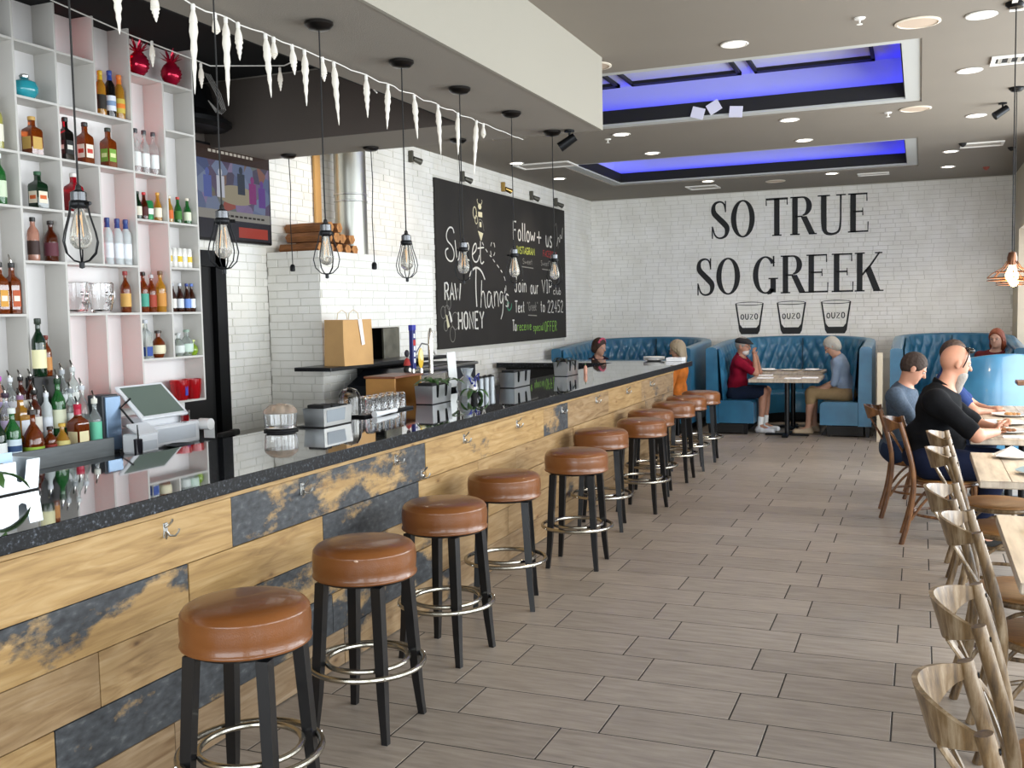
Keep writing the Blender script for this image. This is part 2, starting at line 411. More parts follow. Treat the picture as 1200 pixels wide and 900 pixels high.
# back wall with lettering
wall_back = struct('wall_back', MB().box(-5.3, 3.2, YB, YB+0.2, 0, 3.7), mortar_m, 'white painted brick wall at the far end behind the booths', 'wall')
lay(wall_back, brick_boxes(XL, 1.2, 0.9, CZ, (), 3), 'y', YB, -1, nearest=lambda b: math.hypot((b[0]+b[1])/2+1.0, ((b[2]+b[3])/2-2.2)*0.9))
# left wall: door opening y 5.35..6.32
wl = MB().box(XL-0.25, XL, 6.32, YB, 0, 3.7).box(XL-0.25, XL, 5.1, 6.32, 2.17, 3.7).box(XL-0.25, XL, -4.4, 5.35, 0, 3.7)
wall_left = struct('wall_left', wl, mortar_m, 'white painted brick wall on the left that carries the chalkboard', 'wall')
holes = [(5.0, 6.37, 0, 2.22), (6.9, 8.9, 0, 2.2), (9.98, 14.3, 1.3, 3.18)]
lay(wall_left, brick_boxes(6.33, YB, 0.8, CZ, holes, 5)+brick_boxes(5.4, 6.33, 2.22, CZ, holes, 6), 'x', XL, 1, nearest=lambda b: (b[0]+b[1])/2)
# partition behind the back bar
struct('wall_partition', MB().box(XL, -4.575, -4.2, 5.38, 0, CZ), white_m, 'white partition wall behind the bottle shelves', 'wall')
struct('wall_right', MB().box(XR, XR+0.25, -4.4, YB, 0, 0.45).box(XR, XR+0.25, -4.4, YB, 3.05, 3.7)
       .box(XR, XR+0.25, -4.4, -2.8, 0.45, 3.05).box(XR, XR+0.25, 0.4, 0.8, 0.45, 3.05).box(XR, XR+0.25, 4.0, 4.4, 0.45, 3.05)
       .box(XR, XR+0.25, 7.6, 8.0, 0.45, 3.05).box(XR, XR+0.25, 11.2, YB, 0.45, 3.05), plaster_m, 'beige plaster window wall on the right', 'wall')
# pier at the far right with its own window
pier = MB()
for a in ((11.7, 12.4, 0, CZ), (14.9, YB, 0, CZ), (12.4, 14.9, 0, 0.9), (12.4, 14.9, 2.65, CZ)): pier.box(1.2, XR, a[0], a[1], a[2], a[3])
pier.box(1.55, XR, 12.4, 14.9, 0.9, 2.65)
struct('wall_pier', pier, plaster_m, 'beige plaster pier with a bright window at the far right', 'wall')
win_m = mat('bright_window_glass', '#ffffff', 0.2, emit='#eef4ff', estr=2.2)
w = MB().box(1.5, 1.545, 12.42, 14.88, 0.92, 2.63).build('window_1', win_m, None, smooth=False); tag(w, 'sunlit frosted window in the far right pier', 'window', kind='structure')
wfr = MB()
for a in ((12.4, 12.46), (13.6, 13.68), (14.84, 14.9)): wfr.box(1.44, 1.5, a[0], a[1], 0.9, 2.65)
wfr.box(1.44, 1.5, 12.4, 14.9, 0.9, 0.96).box(1.44, 1.5, 12.4, 14.9, 2.59, 2.65)
wfr.build('window_frame', white_m, w, smooth=False)
struct('wall_front', MB().box(-6, XR, -4.4, -4.2, 0, 0.4).box(-6, XR, -4.4, -4.2, 3.2, 3.7).box(-6, -5.2, -4.4, -4.2, 0.4, 3.2)
       .box(2.0, XR, -4.4, -4.2, 0.4, 3.2), plaster_m, 'beige shopfront wall behind the camera', 'wall')
# ceiling with two coffers
def strip(mb, x0, x1, y0, y1): mb.box(x0, x1, y0, y1, CZ, CZ+0.05)
C1 = (-4.07, -0.005, 7.32, 9.6); C2 = (-4.07, -0.04, 11.66, 14.0)
mb = MB(); strip(mb, -6, 3.2, -4.4, C1[2]); strip(mb, -6, 3.2, C1[3], C2[2]); strip(mb, -6, 3.2, C2[3], 16)
for c in (C1, C2): strip(mb, -6, c[0], c[2], c[3]); strip(mb, c[1], 3.2, c[2], c[3])
ceiling = struct('ceiling', mb, ceil_m, 'taupe painted ceiling with two lit recesses', 'ceiling')
led_m = mat('blue_led_strip', '#1020ff', 0.4, emit='#1a1cff', estr=9)
cof_m = mat('coffer_white_paint', '#b9bbd6', 0.8)
for i, c in enumerate((C1, C2)):
    t = thing('ceiling_recess', ['blue lit ceiling recess nearer the camera', 'blue lit ceiling recess nearer the mural wall'][i], 'ceiling recess', ((c[0]+c[1])/2, (c[2]+c[3])/2, CZ), group='blue lit ceiling recesses'); t['kind'] = 'structure'
    hx, hy = (c[1]-c[0])/2, (c[3]-c[2])/2
    def ring(mb, hx, hy, w, z0, z1):
        mb.box(-hx, hx, -hy, -hy+w, z0, z1).box(-hx, hx, hy-w, hy, z0, z1).box(-hx, -hx+w, -hy+w, hy-w, z0, z1).box(hx-w, hx, -hy+w, hy-w, z0, z1)
    m1 = MB(); ring(m1, hx, hy, 0.13, 0.012, 0.03); m1.build('border_trim', grey_trim_m, t, smooth=False)
    m1 = MB(); ring(m1, hx-0.125, hy-0.125, 0.015, 0.03, 0.155); m1.build('fascia', black_m, t, smooth=False)
    m1 = MB(); ring(m1, hx+0.06, hy+0.06, 0.05, 0.05, 0.42); m1.build('cove_wall', cof_m, t, smooth=False)
    m1 = MB(); m1.box(-hx-0.06, hx+0.06, -hy-0.06, hy+0.06, 0.40, 0.43); m1.build('recess_ceiling', cof_m, t, smooth=False)
    m1 = MB()
    m1.box(-hx+0.02, hx-0.02, hy-0.1, hy-0.06, 0.07, 0.09).box(-hx+0.02, hx-0.02, -hy+0.06, -hy+0.1, 0.07, 0.09)
    m1.box(hx-0.1, hx-0.06, -hy+0.1, hy-0.1, 0.07, 0.09).box(-hx+0.06, -hx+0.1, -hy+0.1, hy-0.1, 0.07, 0.09)
    m1.build('light_strip', led_m, t, smooth=False)
    # dark panels with divider rails hung under the recess ceiling
    for k in range(3):
        a = -hx+0.30+k*(2*hx-0.6)/3+0.04; b = a+(2*hx-0.6)/3-0.12
        fr = MB(); y0, y1 = -hy+0.5, hy-0.09
        fr.box(a, b, y0, y0+0.05, 0.37, 0.40).box(a, b, y1-0.10, y1, 0.37, 0.40).box(a, a+0.03, y0, y1, 0.37, 0.40).box(b-0.03, b, y0, y1, 0.37, 0.40)
        fr.build('panel_frame', black_m, t, smooth=False)
# soffit beam along the bar, cross beam, black void above the back bar
SB = 2.95
struct('ceiling_soffit', MB().box(-2.85, -2.09, -4.2, 6.84, SB+0.004, CZ).box(XL, -2.85, 6.17, 6.84, SB+0.004, CZ), soffit_m, 'dropped grey soffit that the pendant lamps hang from', 'soffit')
struct('trim_soffit_side', MB().box(-2.09, -2.07, -4.2, 6.85, SB, CZ), soffit_face_m, 'pale beige outer side of the dropped soffit over the bar', 'trim')
struct('trim_crossbeam_side', MB().box(XL, -2.85, 6.15, 6.17, SB, CZ-0.03), brown_dark_m, 'dark brown side of the cross beam above the television', 'trim')
struct('ceiling_void', MB().box(XL, -2.85, -4.2, 6.15, CZ-0.02, CZ-0.001).box(-2.87, -2.85, -4.2, 6.15, SB+0.006, CZ-0.02), void_m, 'black ceiling above the back bar', 'ceiling')
struct('trim_void_side', MB().box(XL+.001, XL+.03, 5.38, 6.15, 3.0, CZ-.03), brown_dark_m, 'dark brown wall strip above the television', 'trim')
# doorway beside the bottle shelves
d = MB().box(XL-0.02, XL+0.03, 6.22, 6.34, 0, 2.17).box(XL-0.02, XL+0.03, 5.38, 6.34, 2.08, 2.2)
door = thing('door_1', 'black door in a black frame right of the bottle shelves', 'door', (0, 0, 0)); door['kind'] = 'structure'
d.build('door_frame', blackmetal, door, smooth=False)
MB().box(XL-0.06, XL-0.02, 5.38, 6.22, 0.0, 2.08).build('door_leaf', black_m, door, smooth=False)
MB().box(XL-0.02, XL-0.005, 5.75, 5.85, 0.9, 2.0).build('door_groove', blackmetal, door, smooth=False)
# ================================================================== BAR
bar = thing('bar_counter', 'long bar front clad in reclaimed wooden boards, some with slate blue paint', 'bar', (-2.58, 6, 0))
BX, BY = -2.58, 6.0
def rel(mb): return mb.xf(Matrix.Translation((-BX, -BY, 0)))
rel(MB().box(-3.34, -2.605, 0.6, 11.13, 0.0, 0.995)).build('carcass', black_m, bar, smooth=False)
o = rel(MB().box(-2.60, -2.570, 0.6, 11.15, 0.974, 0.998)).build('top_trim', plank_m, bar, smooth=False); o['paint'] = -.5; o['brown'] = .1; o['edge'] = 0.0; o['seed'] = 3.3; o['zmid'] = .98
rows = [(0.765, 0.972), (0.572, 0.765), (0.376, 0.572), (0.184, 0.376), (0.004, 0.184)]
# (end, paint, brown, edge) from left to right; paint shifts the paint mask, edge keeps paint on the upper half
B = [
 [(3.28, -.3, 0, 0), (5.0, .15, .05, 0), (6.92, -.06, .0, -.4), (7.47, .12, .3, 0), (8.6, -.2, .55, 0), (9.75, -.2, .2, 0), (10.3, .02, .6, 0), (11.15, -.02, .8, 0)],
 [(3.01, .05, 0.05, 1.6), (3.94, -.3, 0, 0), (4.91, .22, .1, 0), (5.72, -.16, .1, 0), (6.36, -.1, .25, 0), (7.6, -.3, .35, 0), (8.75, -.2, .3, 0), (9.9, -.25, .5, 0), (11.15, .02, .8, 0)],
 [(2.55, -.3, .55, 0), (3.42, -.3, .3, 0), (4.55, .12, .1, 0), (5.6, -.05, .3, 0), (6.7, -.3, .3, 0), (7.9, -.1, .4, 0), (9.2, -.3, .5, 0), (10.2, -.02, .6, 0), (11.15, -.2, .6, 0)],
 [(2.35, .07, .2, 0), (3.25, .2, .1, 0), (4.0, .25, .1, 0), (5.1, .1, .3, 0), (6.2, -.1, .5, 0), (7.4, -.3, .5, 0), (8.8, .0, .6, 0), (10, -.3, .6, 0), (11.15, -.2, .6, 0)],
 [(2.9, -.3, .7, 0), (4.1, -.2, .8, 0), (5.3, .05, .6, 0), (6.6, -.3, .7, 0), (8.0, -.2, .6, 0), (9.5, -.3, .7, 0), (11.15, -.1, .7, 0)]]
rb = random.Random(5)
for (z0, z1), lst in zip(rows, B):
    y = 0.6
    for (e, p, br, ed) in lst:
        dx = rb.choice((0, 0.002, 0.004))
        mb = rel(MB().bbox(-2.606, -2.58+dx, y+0.0022, e-0.0022, z0+0.0018, z1-0.0018, 0.0015))
        o = mb.build('board', plank_m, bar, smooth=False)
        o['seed'] = rb.uniform(0, 60); o['paint'] = float(p); o['brown'] = float(br); o['edge'] = float(ed); o['zmid'] = (z0+z1)/2
        y = e
# coat hooks
def hook_mesh():
    mb = MB()
    mb.bbox(0, 0.004, -0.012, 0.012, -0.028, 0.028, 0.0015)
    for s in (-1, 1):
        mb.tube([(0.004, s*0.004, -0.005), (0.012, s*0.012, -0.022), (0.026, s*0.024, -0.024), (0.034, s*0.032, -0.010), (0.036, s*0.034, 0.002)], [0.0045, 0.0045, 0.004, 0.004, 0.005], 6)
    mb.tube([(0.003, 0, 0.012), (0.018, 0, 0.020), (0.034, 0, 0.036), (0.036, 0, 0.044)], 0.0045, 6)
    return mb.mesh('hook', steel)
hm = hook_mesh()
for y, z in [(2.895, .918), (3.78, .92), (4.655, .925), (5.517, .928), (6.385, .922), (7.33, .922), (8.22, .922), (9.2, .92), (10.1, .92), (4.95, .80)]:
    o = link('hook', hm, bar); o.location = (0.002, y-BY, z)
# granite worktop with a return at the far end
gt = thing('granite_worktop', 'polished black granite bar top running the length of the bar', 'worktop', (-2.9, 6, 1.0))
mb = MB()
out = [(-2.53, 0.6), (-2.53, 11.95), (-2.62, 12.15), (-2.80, 12.25), (-4.9, 12.25), (-4.9, 11.5), (-3.4, 11.5), (-3.4, 0.6)]
mb.poly([(x+2.9, y-6, 0.0) for x, y in out], (0, 0, 1), 0.06)
o = mb.build('slab', [granite, granite_e], gt, smooth=False)
for p_ in o.data.polygons: p_.material_index = 0 if p_.normal.z > .5 else 1
bv = o.modifiers.new('b', 'BEVEL'); bv.width = 0.004; bv.segments = 2
rbk = thing('bar_return', 'short black return at the far end of the bar', 'bar', (-4.1, 11.9, 0))
MB().box(-0.7, 0.76, -0.33, 0.25, 0, 0.995).build('carcass', black_m, rbk, smooth=False)
# steel under-bar station behind the far half
ub = thing('under_bar_station', 'long stainless steel work station inside the bar', 'work station', (-3.68, 8.65, 0))
MB().bbox(-0.22, 0.24, -2.65, 2.65, 0.84, 0.90, 0.004).build('worktop', steel, ub); 
MB().box(-0.20, 0.22, -2.6, 2.6, 0.1, 0.84).build('cabinet', blackmetal, ub, smooth=False)
for x in (-0.18, 0.18):
    for y in (-2.5, 2.5): MB().cyl((x, y, 0), (x, y, 0.1), 0.02).build('leg', steel, ub)

# ---- stools
leather = mat('tan_leather', '#75451f', 0.30, bump=0.10, bscale=220, noise=0.12, nscale=5, coat=0.3)
def make_stool():
    t = thing('bar_stool', 'x', 'stool')
    prof = [(0.0, 0.60), (0.195, 0.60), (0.206, 0.632), (0.2125, 0.636), (0.2145, 0.641), (0.2125, 0.646), (0.209, 0.650), (0.2125, 0.68), (0.213, 0.715), (0.209, 0.738),
            (0.2095, 0.7415), (0.207, 0.7450), (0.198, 0.757), (0.180, 0.7665), (0.14, 0.773), (0.07, 0.7765), (0.0, 0.7775)]
    MB().lathe(prof[3:], 48).build('seat', leather, t, angle=50)
    MB().lathe([(0.0, 0.622), (0.19, 0.622), (0.2, 0.638), (0.0, 0.638)], 32).build('seat_base', dark_wood, t)
    for k in range(4):
        a = PI/4+k*PI/2; c, s = math.cos(a), math.sin(a); mb = MB(); vs = []
        lv = [(0.0, 0.232, 0.0135), (0.06, 0.224, 0.0145), (0.16, 0.213, 0.017), (0.30, 0.203, 0.0195), (0.62, 0.180, 0.021)]
        for z, r, w in lv:
            for dx, dy in ((-w, -w), (w, -w), (w, w), (-w, w)): vs.append((r*c+dx, r*s+dy, z))
        fs = [(3, 2, 1, 0), tuple(range(16, 20))]
        for i in range(4):
            for j in range(4): fs.append((i*4+j, i*4+(j+1) % 4, i*4+4+(j+1) % 4, i*4+4+j))
        mb.add(vs, fs); mb.build('leg', dark_wood, t, angle=30)
    def torus(r, z, w): return MB().tube([(r*math.cos(2*PI*i/48), r*math.sin(2*PI*i/48), z) for i in range(48)], w, 10, closed=True)
    torus(0.233, 0.265, 0.012).build('footrest_ring', nickel, t)
    torus(0.168, 0.278, 0.011).build('inner_ring', nickel, t)
    for k in range(4):
        a = PI/4+k*PI/2; c, s = math.cos(a), math.sin(a)
        MB().cyl((c*0.236, s*0.236, 0.265), (c*0.249, s*0.249, 0.265), 0.006, 0.005, 8).build('bolt', chrome, t)
    return t
stool = make_stool()
SP = [(-2.05, 2.66), (-2.11, 3.525), (-2.18, 4.42), (-2.225, 5.30), (-2.115, 6.29), (-2.29, 7.42), (-2.17, 8.19), (-2.28, 8.94), (-2.25, 9.72), (-2.27, 10.40), (-2.25, 11.06)]
RZ = [0.16, 0.02, -0.1, 0.3, 0.08, 0.2, -0.05, 0.15, 0.0, 0.25, 0.1]
NTH = ['nearest to the camera, beside the half painted board', 'second from the camera, pale nick on its seat', 'third from the camera', 'fourth from the camera, set close to the bar', 'fifth from the camera, pulled out furthest into the aisle',
       'sixth from the camera, half hidden behind the pulled-out fifth stool', 'seventh from the camera', 'eighth from the camera, tucked behind the seventh', 'ninth from the camera', 'second from the far end of the bar', 'at the far end of the bar beside the blue booth']
for i, ((x, y), rz) in enumerate(zip(SP, RZ)):
    o = stool if i == 0 else dup(stool)
    o.location = (x, y, 0); o.rotation_euler = (0, 0, rz)
    o['label'] = 'round tan leather bar stool, '+NTH[i]; o['group'] = 'tan leather stools along the bar'
    if i == 1: MB().ell((.075, -.198, .7375), (.010, .004, .0045), 8, 6).build('pale_nick', mat('pale_scuff', '#d8b8a0', .6), o)

# ================================================================== BACK BAR
shelf_m = mat('white_shelf_paint', '#c6c3bd', 0.5)
back_m = mat('shelf_back_panel', '#dbd8d6', 0.55)
SX = -4.40; SD = 0.155; P0 = 0.28; YS = [3.14+P0*k for k in range(9)]; ZS = [1.16, 1.445, 1.73, 2.015, 2.30, 2.585, 2.88, 3.17, 3.44]
# columns: 0:2.86.. ; indices of YS: 3.14,3.42,3.70,3.98,4.26,4.54,4.82,5.10,5.38
su = thing('bottle_shelf_unit', 'tall white open shelf unit of square pigeonholes behind the bar', 'shelf unit', (SX, 4.2, 1.16))
def srel(mb): return mb.xf(Matrix.Translation((-SX, -4.2, -1.16)))
srel(MB().box(SX-SD-0.012, SX-SD, 2.3, 5.39, 1.15, 3.45)).build('back_panel', back_m, su, smooth=False)
th = 0.007
def vpan(y, z0, z1): srel(MB().bbox(SX-SD, SX, y-th, y+th, z0, z1, 0.001)).build('divider', shelf_m, su, smooth=False)
def hsh(z, y0, y1): srel(MB().bbox(SX-SD, SX-0.001, y0, y1, z-th, z+th, 0.001)).build('shelf', shelf_m, su, smooth=False)
for y in (2.58, 2.86, 3.14, 3.42, 3.70): vpan(y, 1.16, 3.44)
vpan(3.98, 1.16, 3.44); vpan(4.26, 1.16, 3.44)
for a, b in ((3.17, 3.44), (2.88, 3.17), (2.015, 2.585), (1.16, 1.73)): vpan(4.54, a, b)
vpan(4.82, 1.16, 3.44); vpan(5.10, 1.445, 3.17); vpan(5.38, 1.16, 3.44)
hsh(3.44, 2.4, 5.387); hsh(1.16, 2.4, 5.387)
hsh(3.17, 2.4, 4.54); hsh(3.17, 4.82, 5.38); hsh(2.88, 3.98, 4.82); hsh(2.88, 2.4, 3.42); hsh(2.88, 5.10, 5.38); hsh(2.585, 2.4, 5.10)
hsh(2.30, 2.4, 4.54); hsh(2.30, 4.82, 5.38); hsh(2.015, 3.98, 4.82); hsh(2.015, 5.10, 5.38); hsh(1.73, 2.4, 3.98); hsh(1.73, 4.26, 5.38); hsh(1.445, 4.82, 5.38)
# red LED strips behind the pigeonholes
red_m = mat('red_led_strip', '#ff3344', 0.4, emit='#ff2a40', estr=7)
for (y, z0, z1) in ((4.54, 2.9, 3.15), (4.82, 2.6, 3.15), (4.26, 2.6, 2.86), (4.26, 1.2, 1.7), (4.54, 1.2, 1.7), (4.26, 1.75, 2.0), (4.82, 1.75, 2.28), (4.26, 3.2, 3.42), (4.82, 3.2, 3.42), (4.82, 1.18, 1.42), (4.54, 2.03, 2.5), (4.82, 2.32, 2.56)):
    srel(MB().box(SX-SD+0.03, SX-SD+0.045, y+0.0072, y+0.0095, z0, z1)).build('light_strip', red_m, su, smooth=False)

# ---- bottles
def liquid(name, col, tr=0.55, rough=0.06): return mat(name, col, rough, trans=tr, ior=1.36, coat=0.6)
G = dict(green=liquid('green_glass', '#2f7a3a'), dgreen=liquid('dark_green_glass', '#16301d', 0.3), amber=liquid('amber_liquor', '#8c3f12'), damber=liquid('dark_amber_liquor', '#54200c', .4),
         gold=liquid('golden_liquor', '#d29a32'), clear=mat('clear_bottle_glass', '#e9f0ee', 0.03, trans=0.85, ior=1.3, coat=0.5), cyan=liquid('cyan_glass', '#3db4c2'), dark=liquid('dark_glass', '#14110f', 0.1),
         red=liquid('red_glass', '#b41226', .5), pink=liquid('pale_pink_liquor', '#d9a08a'), yell=liquid('yellow_green_liquor', '#c9c36a'), brown=liquid('brown_beer_glass', '#3b1a0c', .3), blue=liquid('blue_glass', '#20406e', .4), frost=mat('frosted_bottle_glass', '#dfe6e6', 0.35, trans=.4, ior=1.3))
L_ = {}
def lab(col): return mat('paper_'+col.strip('#'), col, 0.6)
def cap(col, metal=0): return mat('cap_'+col.strip('#'), col, 0.35, metal)
PR = {  # radius factor profile of the body: (r, z) in units of (radius, height)
 'std': [(0.0, 0), (.94, 0), (1, .02), (1, .56), (.93, .64), (.55, .73), (.36, .78), (.34, .93), (.38, .94), (.38, .955), (.0, .955)],
 'tall': [(0, 0), (.95, 0), (1, .02), (1, .62), (.9, .70), (.42, .80), (.38, .93), (.42, .94), (.0, .95)],
 'flag': [(0, 0), (.9, 0), (1, .04), (1, .36), (.9, .52), (.5, .66), (.26, .73), (.25, .9), (.3, .92), (0, .93)],
 'square': [(0, 0), (1.2, 0), (1.25, .02), (1.25, .60), (1.15, .66), (.5, .74), (.42, .78), (.42, .92), (0, .92)],
 'round': [(0, 0), (.6, 0), (.95, .18), (1, .38), (.9, .56), (.5, .70), (.3, .76), (.3, .92), (0, .92)],
 'beer': [(0, 0), (.95, 0), (1, .02), (1, .50), (.85, .60), (.5, .72), (.42, .80), (.42, .95), (0, .95)]}
def bottle_mesh_parts(kind, r, h):
    n = 4 if kind == 'square' else 20
    M = Matrix.Rotation(PI/4, 3, 'Z') if kind == 'square' else None
    return n, M
CNT = {}
def bottle(x, y, z, h, r, kind, body, labcol, capcol, label, group, cat='bottle', rz=0, band=(0.14, 0.46), pour=False, neck=None, fill=None, lab2=None):
    t = thing('bottle', label, cat, (x, y, z), rz, group)
    pr = PR[kind]; n, M = bottle_mesh_parts(kind, r, h)
    mb = MB().lathe([(a*r, b*h) for a, b in pr], n, M=M)
    o = mb.build('glass_body', G[body] if body in G else body, t, angle=40)
    def rad(f):
        for (a0, b0), (a1, b1) in zip(pr, pr[1:]):
            if b0 <= f <= b1 and b1 > b0: return (a0+(a1-a0)*(f-b0)/(b1-b0))*r
        return r
    if labcol:
        k = 6; q = MB(); prof = [((rad(band[0]+(band[1]-band[0])*i/k)+0.0008), (band[0]+(band[1]-band[0])*i/k)*h) for i in range(k+1)]
        if kind == 'square':
            w = r*1.25/math.sqrt(2)+0.0008; q.box(w, w+0.0006, -w*0.8, w*0.8, band[0]*h, band[1]*h).box(-w*0.8, w*0.8, -w-0.0006, -w, band[0]*h, band[1]*h)
        else:
            # label wraps the front three quarters
            vs = []; m_ = 14
            for rr_, zz in prof:
                for i in range(m_+1):
                    a = -PI*0.95+PI*1.35*i/m_; vs.append((rr_*math.cos(a), rr_*math.sin(a), zz))
            q.add(vs, [(j*(m_+1)+i, j*(m_+1)+i+1, (j+1)*(m_+1)+i+1, (j+1)*(m_+1)+i) for j in range(k) for i in range(m_)])
        q.build('label', lab(labcol), t)
        if lab2:
            q2 = MB(); zz = (band[0]+band[1])/2*h; hh = (band[1]-band[0])*h*0.16
            if kind == 'square': q2.box(w+0.0006, w+0.0012, -w*0.6, w*0.6, zz-hh, zz+hh).box(-w*0.6, w*0.6, -w-0.0012, -w-0.0006, zz-hh, zz+hh)
            else:
                vs = []
                for zc_ in (zz-hh, zz+hh):
                    for i in range(9):
                        a = -PI*0.62+PI*0.8*i/8; vs.append(((rad(zc_/h)+0.0014)*math.cos(a), (rad(zc_/h)+0.0014)*math.sin(a), zc_))
                q2.add(vs, [(i, i+1, 9+i+1, 9+i) for i in range(8)])
            q2.build('label_band', lab(lab2), t)
    if neck:
        a = 0.79; MB().lathe([(rad(a)+0.0012, a*h), (rad(0.92)+0.0012, 0.9*h)], 16).build('neck_foil', cap(neck), t)
    if capcol: MB().lathe([(0, .90*h), (.44*r+.001, .90*h), (.46*r+.001, .905*h), (.46*r+.001, .99*h), (.40*r, 1.0*h), (0, 1.0*h)], 14).build('cap', cap(capcol), t)
    if pour:
        MB().tube([(0, 0, .95*h), (0, 0, 1.02*h), (0.004, -0.012, 1.10*h), (0.008, -0.022, 1.16*h)], [.011, .007, .0045, .004], 8).build('pourer', chrome, t)
    return t
def YS_max(y): return min(v for v in YS+[9] if v > y)
gs = 'bottles in the pigeonholes of the white shelf unit'
SBX = -4.45
def sb(y, z, h, r, kind, body, lc, cc, label, **k): return bottle(SBX, min(y+.028, YS_max(y)-r-.012), z+0.0075, h, r, kind, body, lc, cc, label, gs, **k)
sb(3.86, 2.585, .275, .036, 'std', 'yell', '#e8e4d0', '#2a2320', 'yellow green bottle with dark cap in the upper left pigeonhole')
sb(4.09, 2.585, .205, .042, 'square', 'amber', '#c7a256', '#caa25a', 'square amber whisky bottle with gold cap and tan oval label')
sb(3.86, 2.30, .265, .036, 'std', 'green', '#cfe0c0', '#e6ece6', 'bright green glass bottle with white cap at the left')
sb(4.11, 2.30, .20, .040, 'square', 'dgreen', '#e7dcc6', '#2c5a3a', 'square dark green bottle with cream and orange label', lab2='#d0622a')
sb(4.06, 2.015, .235, .031, 'tall', 'pink', '#3b2721', '#1a1512', 'clear bottle with a dark lower half and dark label')
sb(4.18, 2.015, .225, .036, 'std', 'damber', '#5a2430', '#20140f', 'dark red bottle with dark cap right of the half clear one')
sb(3.83, 1.73, .27, .033, 'square', 'amber', '#d79a3a', '#1c1a18', 'square amber bottle with slanted orange label, further left', lab2='#efe6d0', pour=True)
sb(3.925, 1.73, .27, .033, 'square', 'amber', '#b9542a', '#1c1a18', 'square amber bottle with slanted red label and pourer', lab2='#efe6d0', pour=True)
sb(4.60, 2.88, .26, .030, 'tall', 'gold', '#2a241e', '#d8b52e', 'tall golden bottle with yellow neck in the upper pigeonhole', neck='#d8b52e')
sb(4.675, 2.88, .275, .031, 'tall', 'dark', '#dfe2ea', '#28489a', 'dark wine bottle with blue neck and pale blue label', neck='#28489a', lab2='#7f97b8')
sb(4.75, 2.88, .265, .030, 'tall', 'gold', '#c8b04a', '#e07a22', 'golden bottle with orange neck and orange band', neck='#e07a22', lab2='#e07a22')
sb(4.32, 2.585, .24, .034, 'square', 'dark', '#1b1b1b', '#141414', 'square black-label whiskey bottle with black cap', lab2='#d9d6cc')
sb(4.475, 2.585, .235, .037, 'square', 'amber', '#e9e0cf', '#181513', 'square amber bourbon bottle with white label and red seal', lab2='#c23a2a')
sb(4.64, 2.585, .232, .037, 'square', 'amber', '#74a03a', '#1a2414', 'square amber bottle with apple green label', lab2='#dbe3a0')
sb(4.36, 2.30, .22, .042, 'square', 'red', '#8c1a22', '#e8e2dc', 'square red glass bottle with pale cap behind the nearest pendant lamp')
for k, yy in enumerate((4.60, 4.68, 4.76)):
    sb(yy, 2.015, .275, .031, 'tall', 'frost', '#e3e6ea', '#27407e', ['first', 'second', 'third'][k]+' from the left of three frosted bottles with blue caps', neck='#27407e')
sb(4.725, 1.73, .25, .030, 'std', 'amber', '#d7a85a', '#8c1f1a', 'amber bottle with red cap right of the glass mugs')
for k, yy in enumerate((4.865, 4.94, 5.02)):
    sb(yy, 2.585, .265, .030, 'std', 'clear', '#e9ece9', '#3a3a3e', ['left', 'middle', 'right'][k]+' one of three clear bottles with round white labels')
for k, (yy, bd, lc, cc, tx) in enumerate([(4.86, 'dgreen', '#e6e0cc', '#1c2c1c', 'small dark green bottle with cream label beside the red can'), (4.915, 'damber', '#4a1410', '#c2242a', 'small dark brown bottle with red cap'),
        (5.045, 'gold', '#efe6cf', '#d7a13a', 'small golden bottle with white label left of the divider'), (5.14, 'gold', '#d86a2a', '#e6dcc8', 'small golden bottle with orange label right of the divider'),
        (5.22, 'green', '#3f7a2c', '#c03a2a', 'small green beer bottle with plain green label'), (5.31, 'green', '#dfe6c8', '#e6dcc8', 'small green beer bottle with pale oval label')]):
    sb(yy, 2.30, .17 if k != 2 else .18, .024, 'beer', bd, lc, cc, tx)
def can(x, y, z, h, r, col, band, label, group):
    t = thing('drink_can', label, 'can', (x, y, z), 0, group)
    MB().lathe([(0, 0), (r*.8, 0), (r, .05*h), (r, .9*h), (r*.85, .97*h), (r*.85, h), (0, h)], 20).build('body', mat('can_'+col.strip('#'), col, .3, .3), t)
    MB().lathe([(r+.0006, .3*h), (r+.0006, .6*h)], 20).build('band', lab(band), t); return t
can(SBX, 4.98, 2.3075, .12, .03, '#2f8a52', '#e4e9e2', 'green and white drink can among the small beer bottles', gs)
for k in range(5):
    can(SBX, 5.145+.047*k, 2.0225, .125, .021, '#eceae4', ['#e2c23a', '#d9dde2', '#e2c23a', '#d9dde2', '#e8c84a'][k], ['first', 'second', 'third', 'fourth', 'fifth'][k]+' from the left of five slim white cans on the shelf', 'slim white cans')
for k, (lc, cc) in enumerate((('#e8e4dc', '#b9bcc2'), ('#d8dce2', '#d8dce2'), ('#6d8fd0', '#2a3f8a'), ('#dfe6ee', '#5a78c0'))):
    sb(5.135+.068*k, 1.73, .185, .024, 'beer', 'brown', lc, cc, ['first', 'second', 'third', 'fourth'][k]+' from the left of four brown beer bottles with pale labels')
sb(4.875, 1.73, .25, .031, 'std', 'amber', '#4aa08a', '#20150f', 'amber bottle with teal label in the middle right pigeonhole')
sb(4.945, 1.73, .235, .030, 'std', 'amber', '#a03a22', '#b9b9b9', 'amber bottle with red-brown label between two taller ones')
sb(5.03, 1.73, .26, .034, 'std', 'gold', '#c98a3a', '#6a4a2a', 'golden bottle with square handle-like stopper by the divider')
sb(4.875, 1.445, .24, .033, 'square', 'clear', '#2b4a96', '#c9ccd2', 'clear square bottle with dark blue base label', band=(.06, .3))
sb(4.985, 1.445, .17, .044, 'round', 'amber', '#e0d8b8', '#2a1a10', 'squat round amber bottle with cream label and brown stopper')
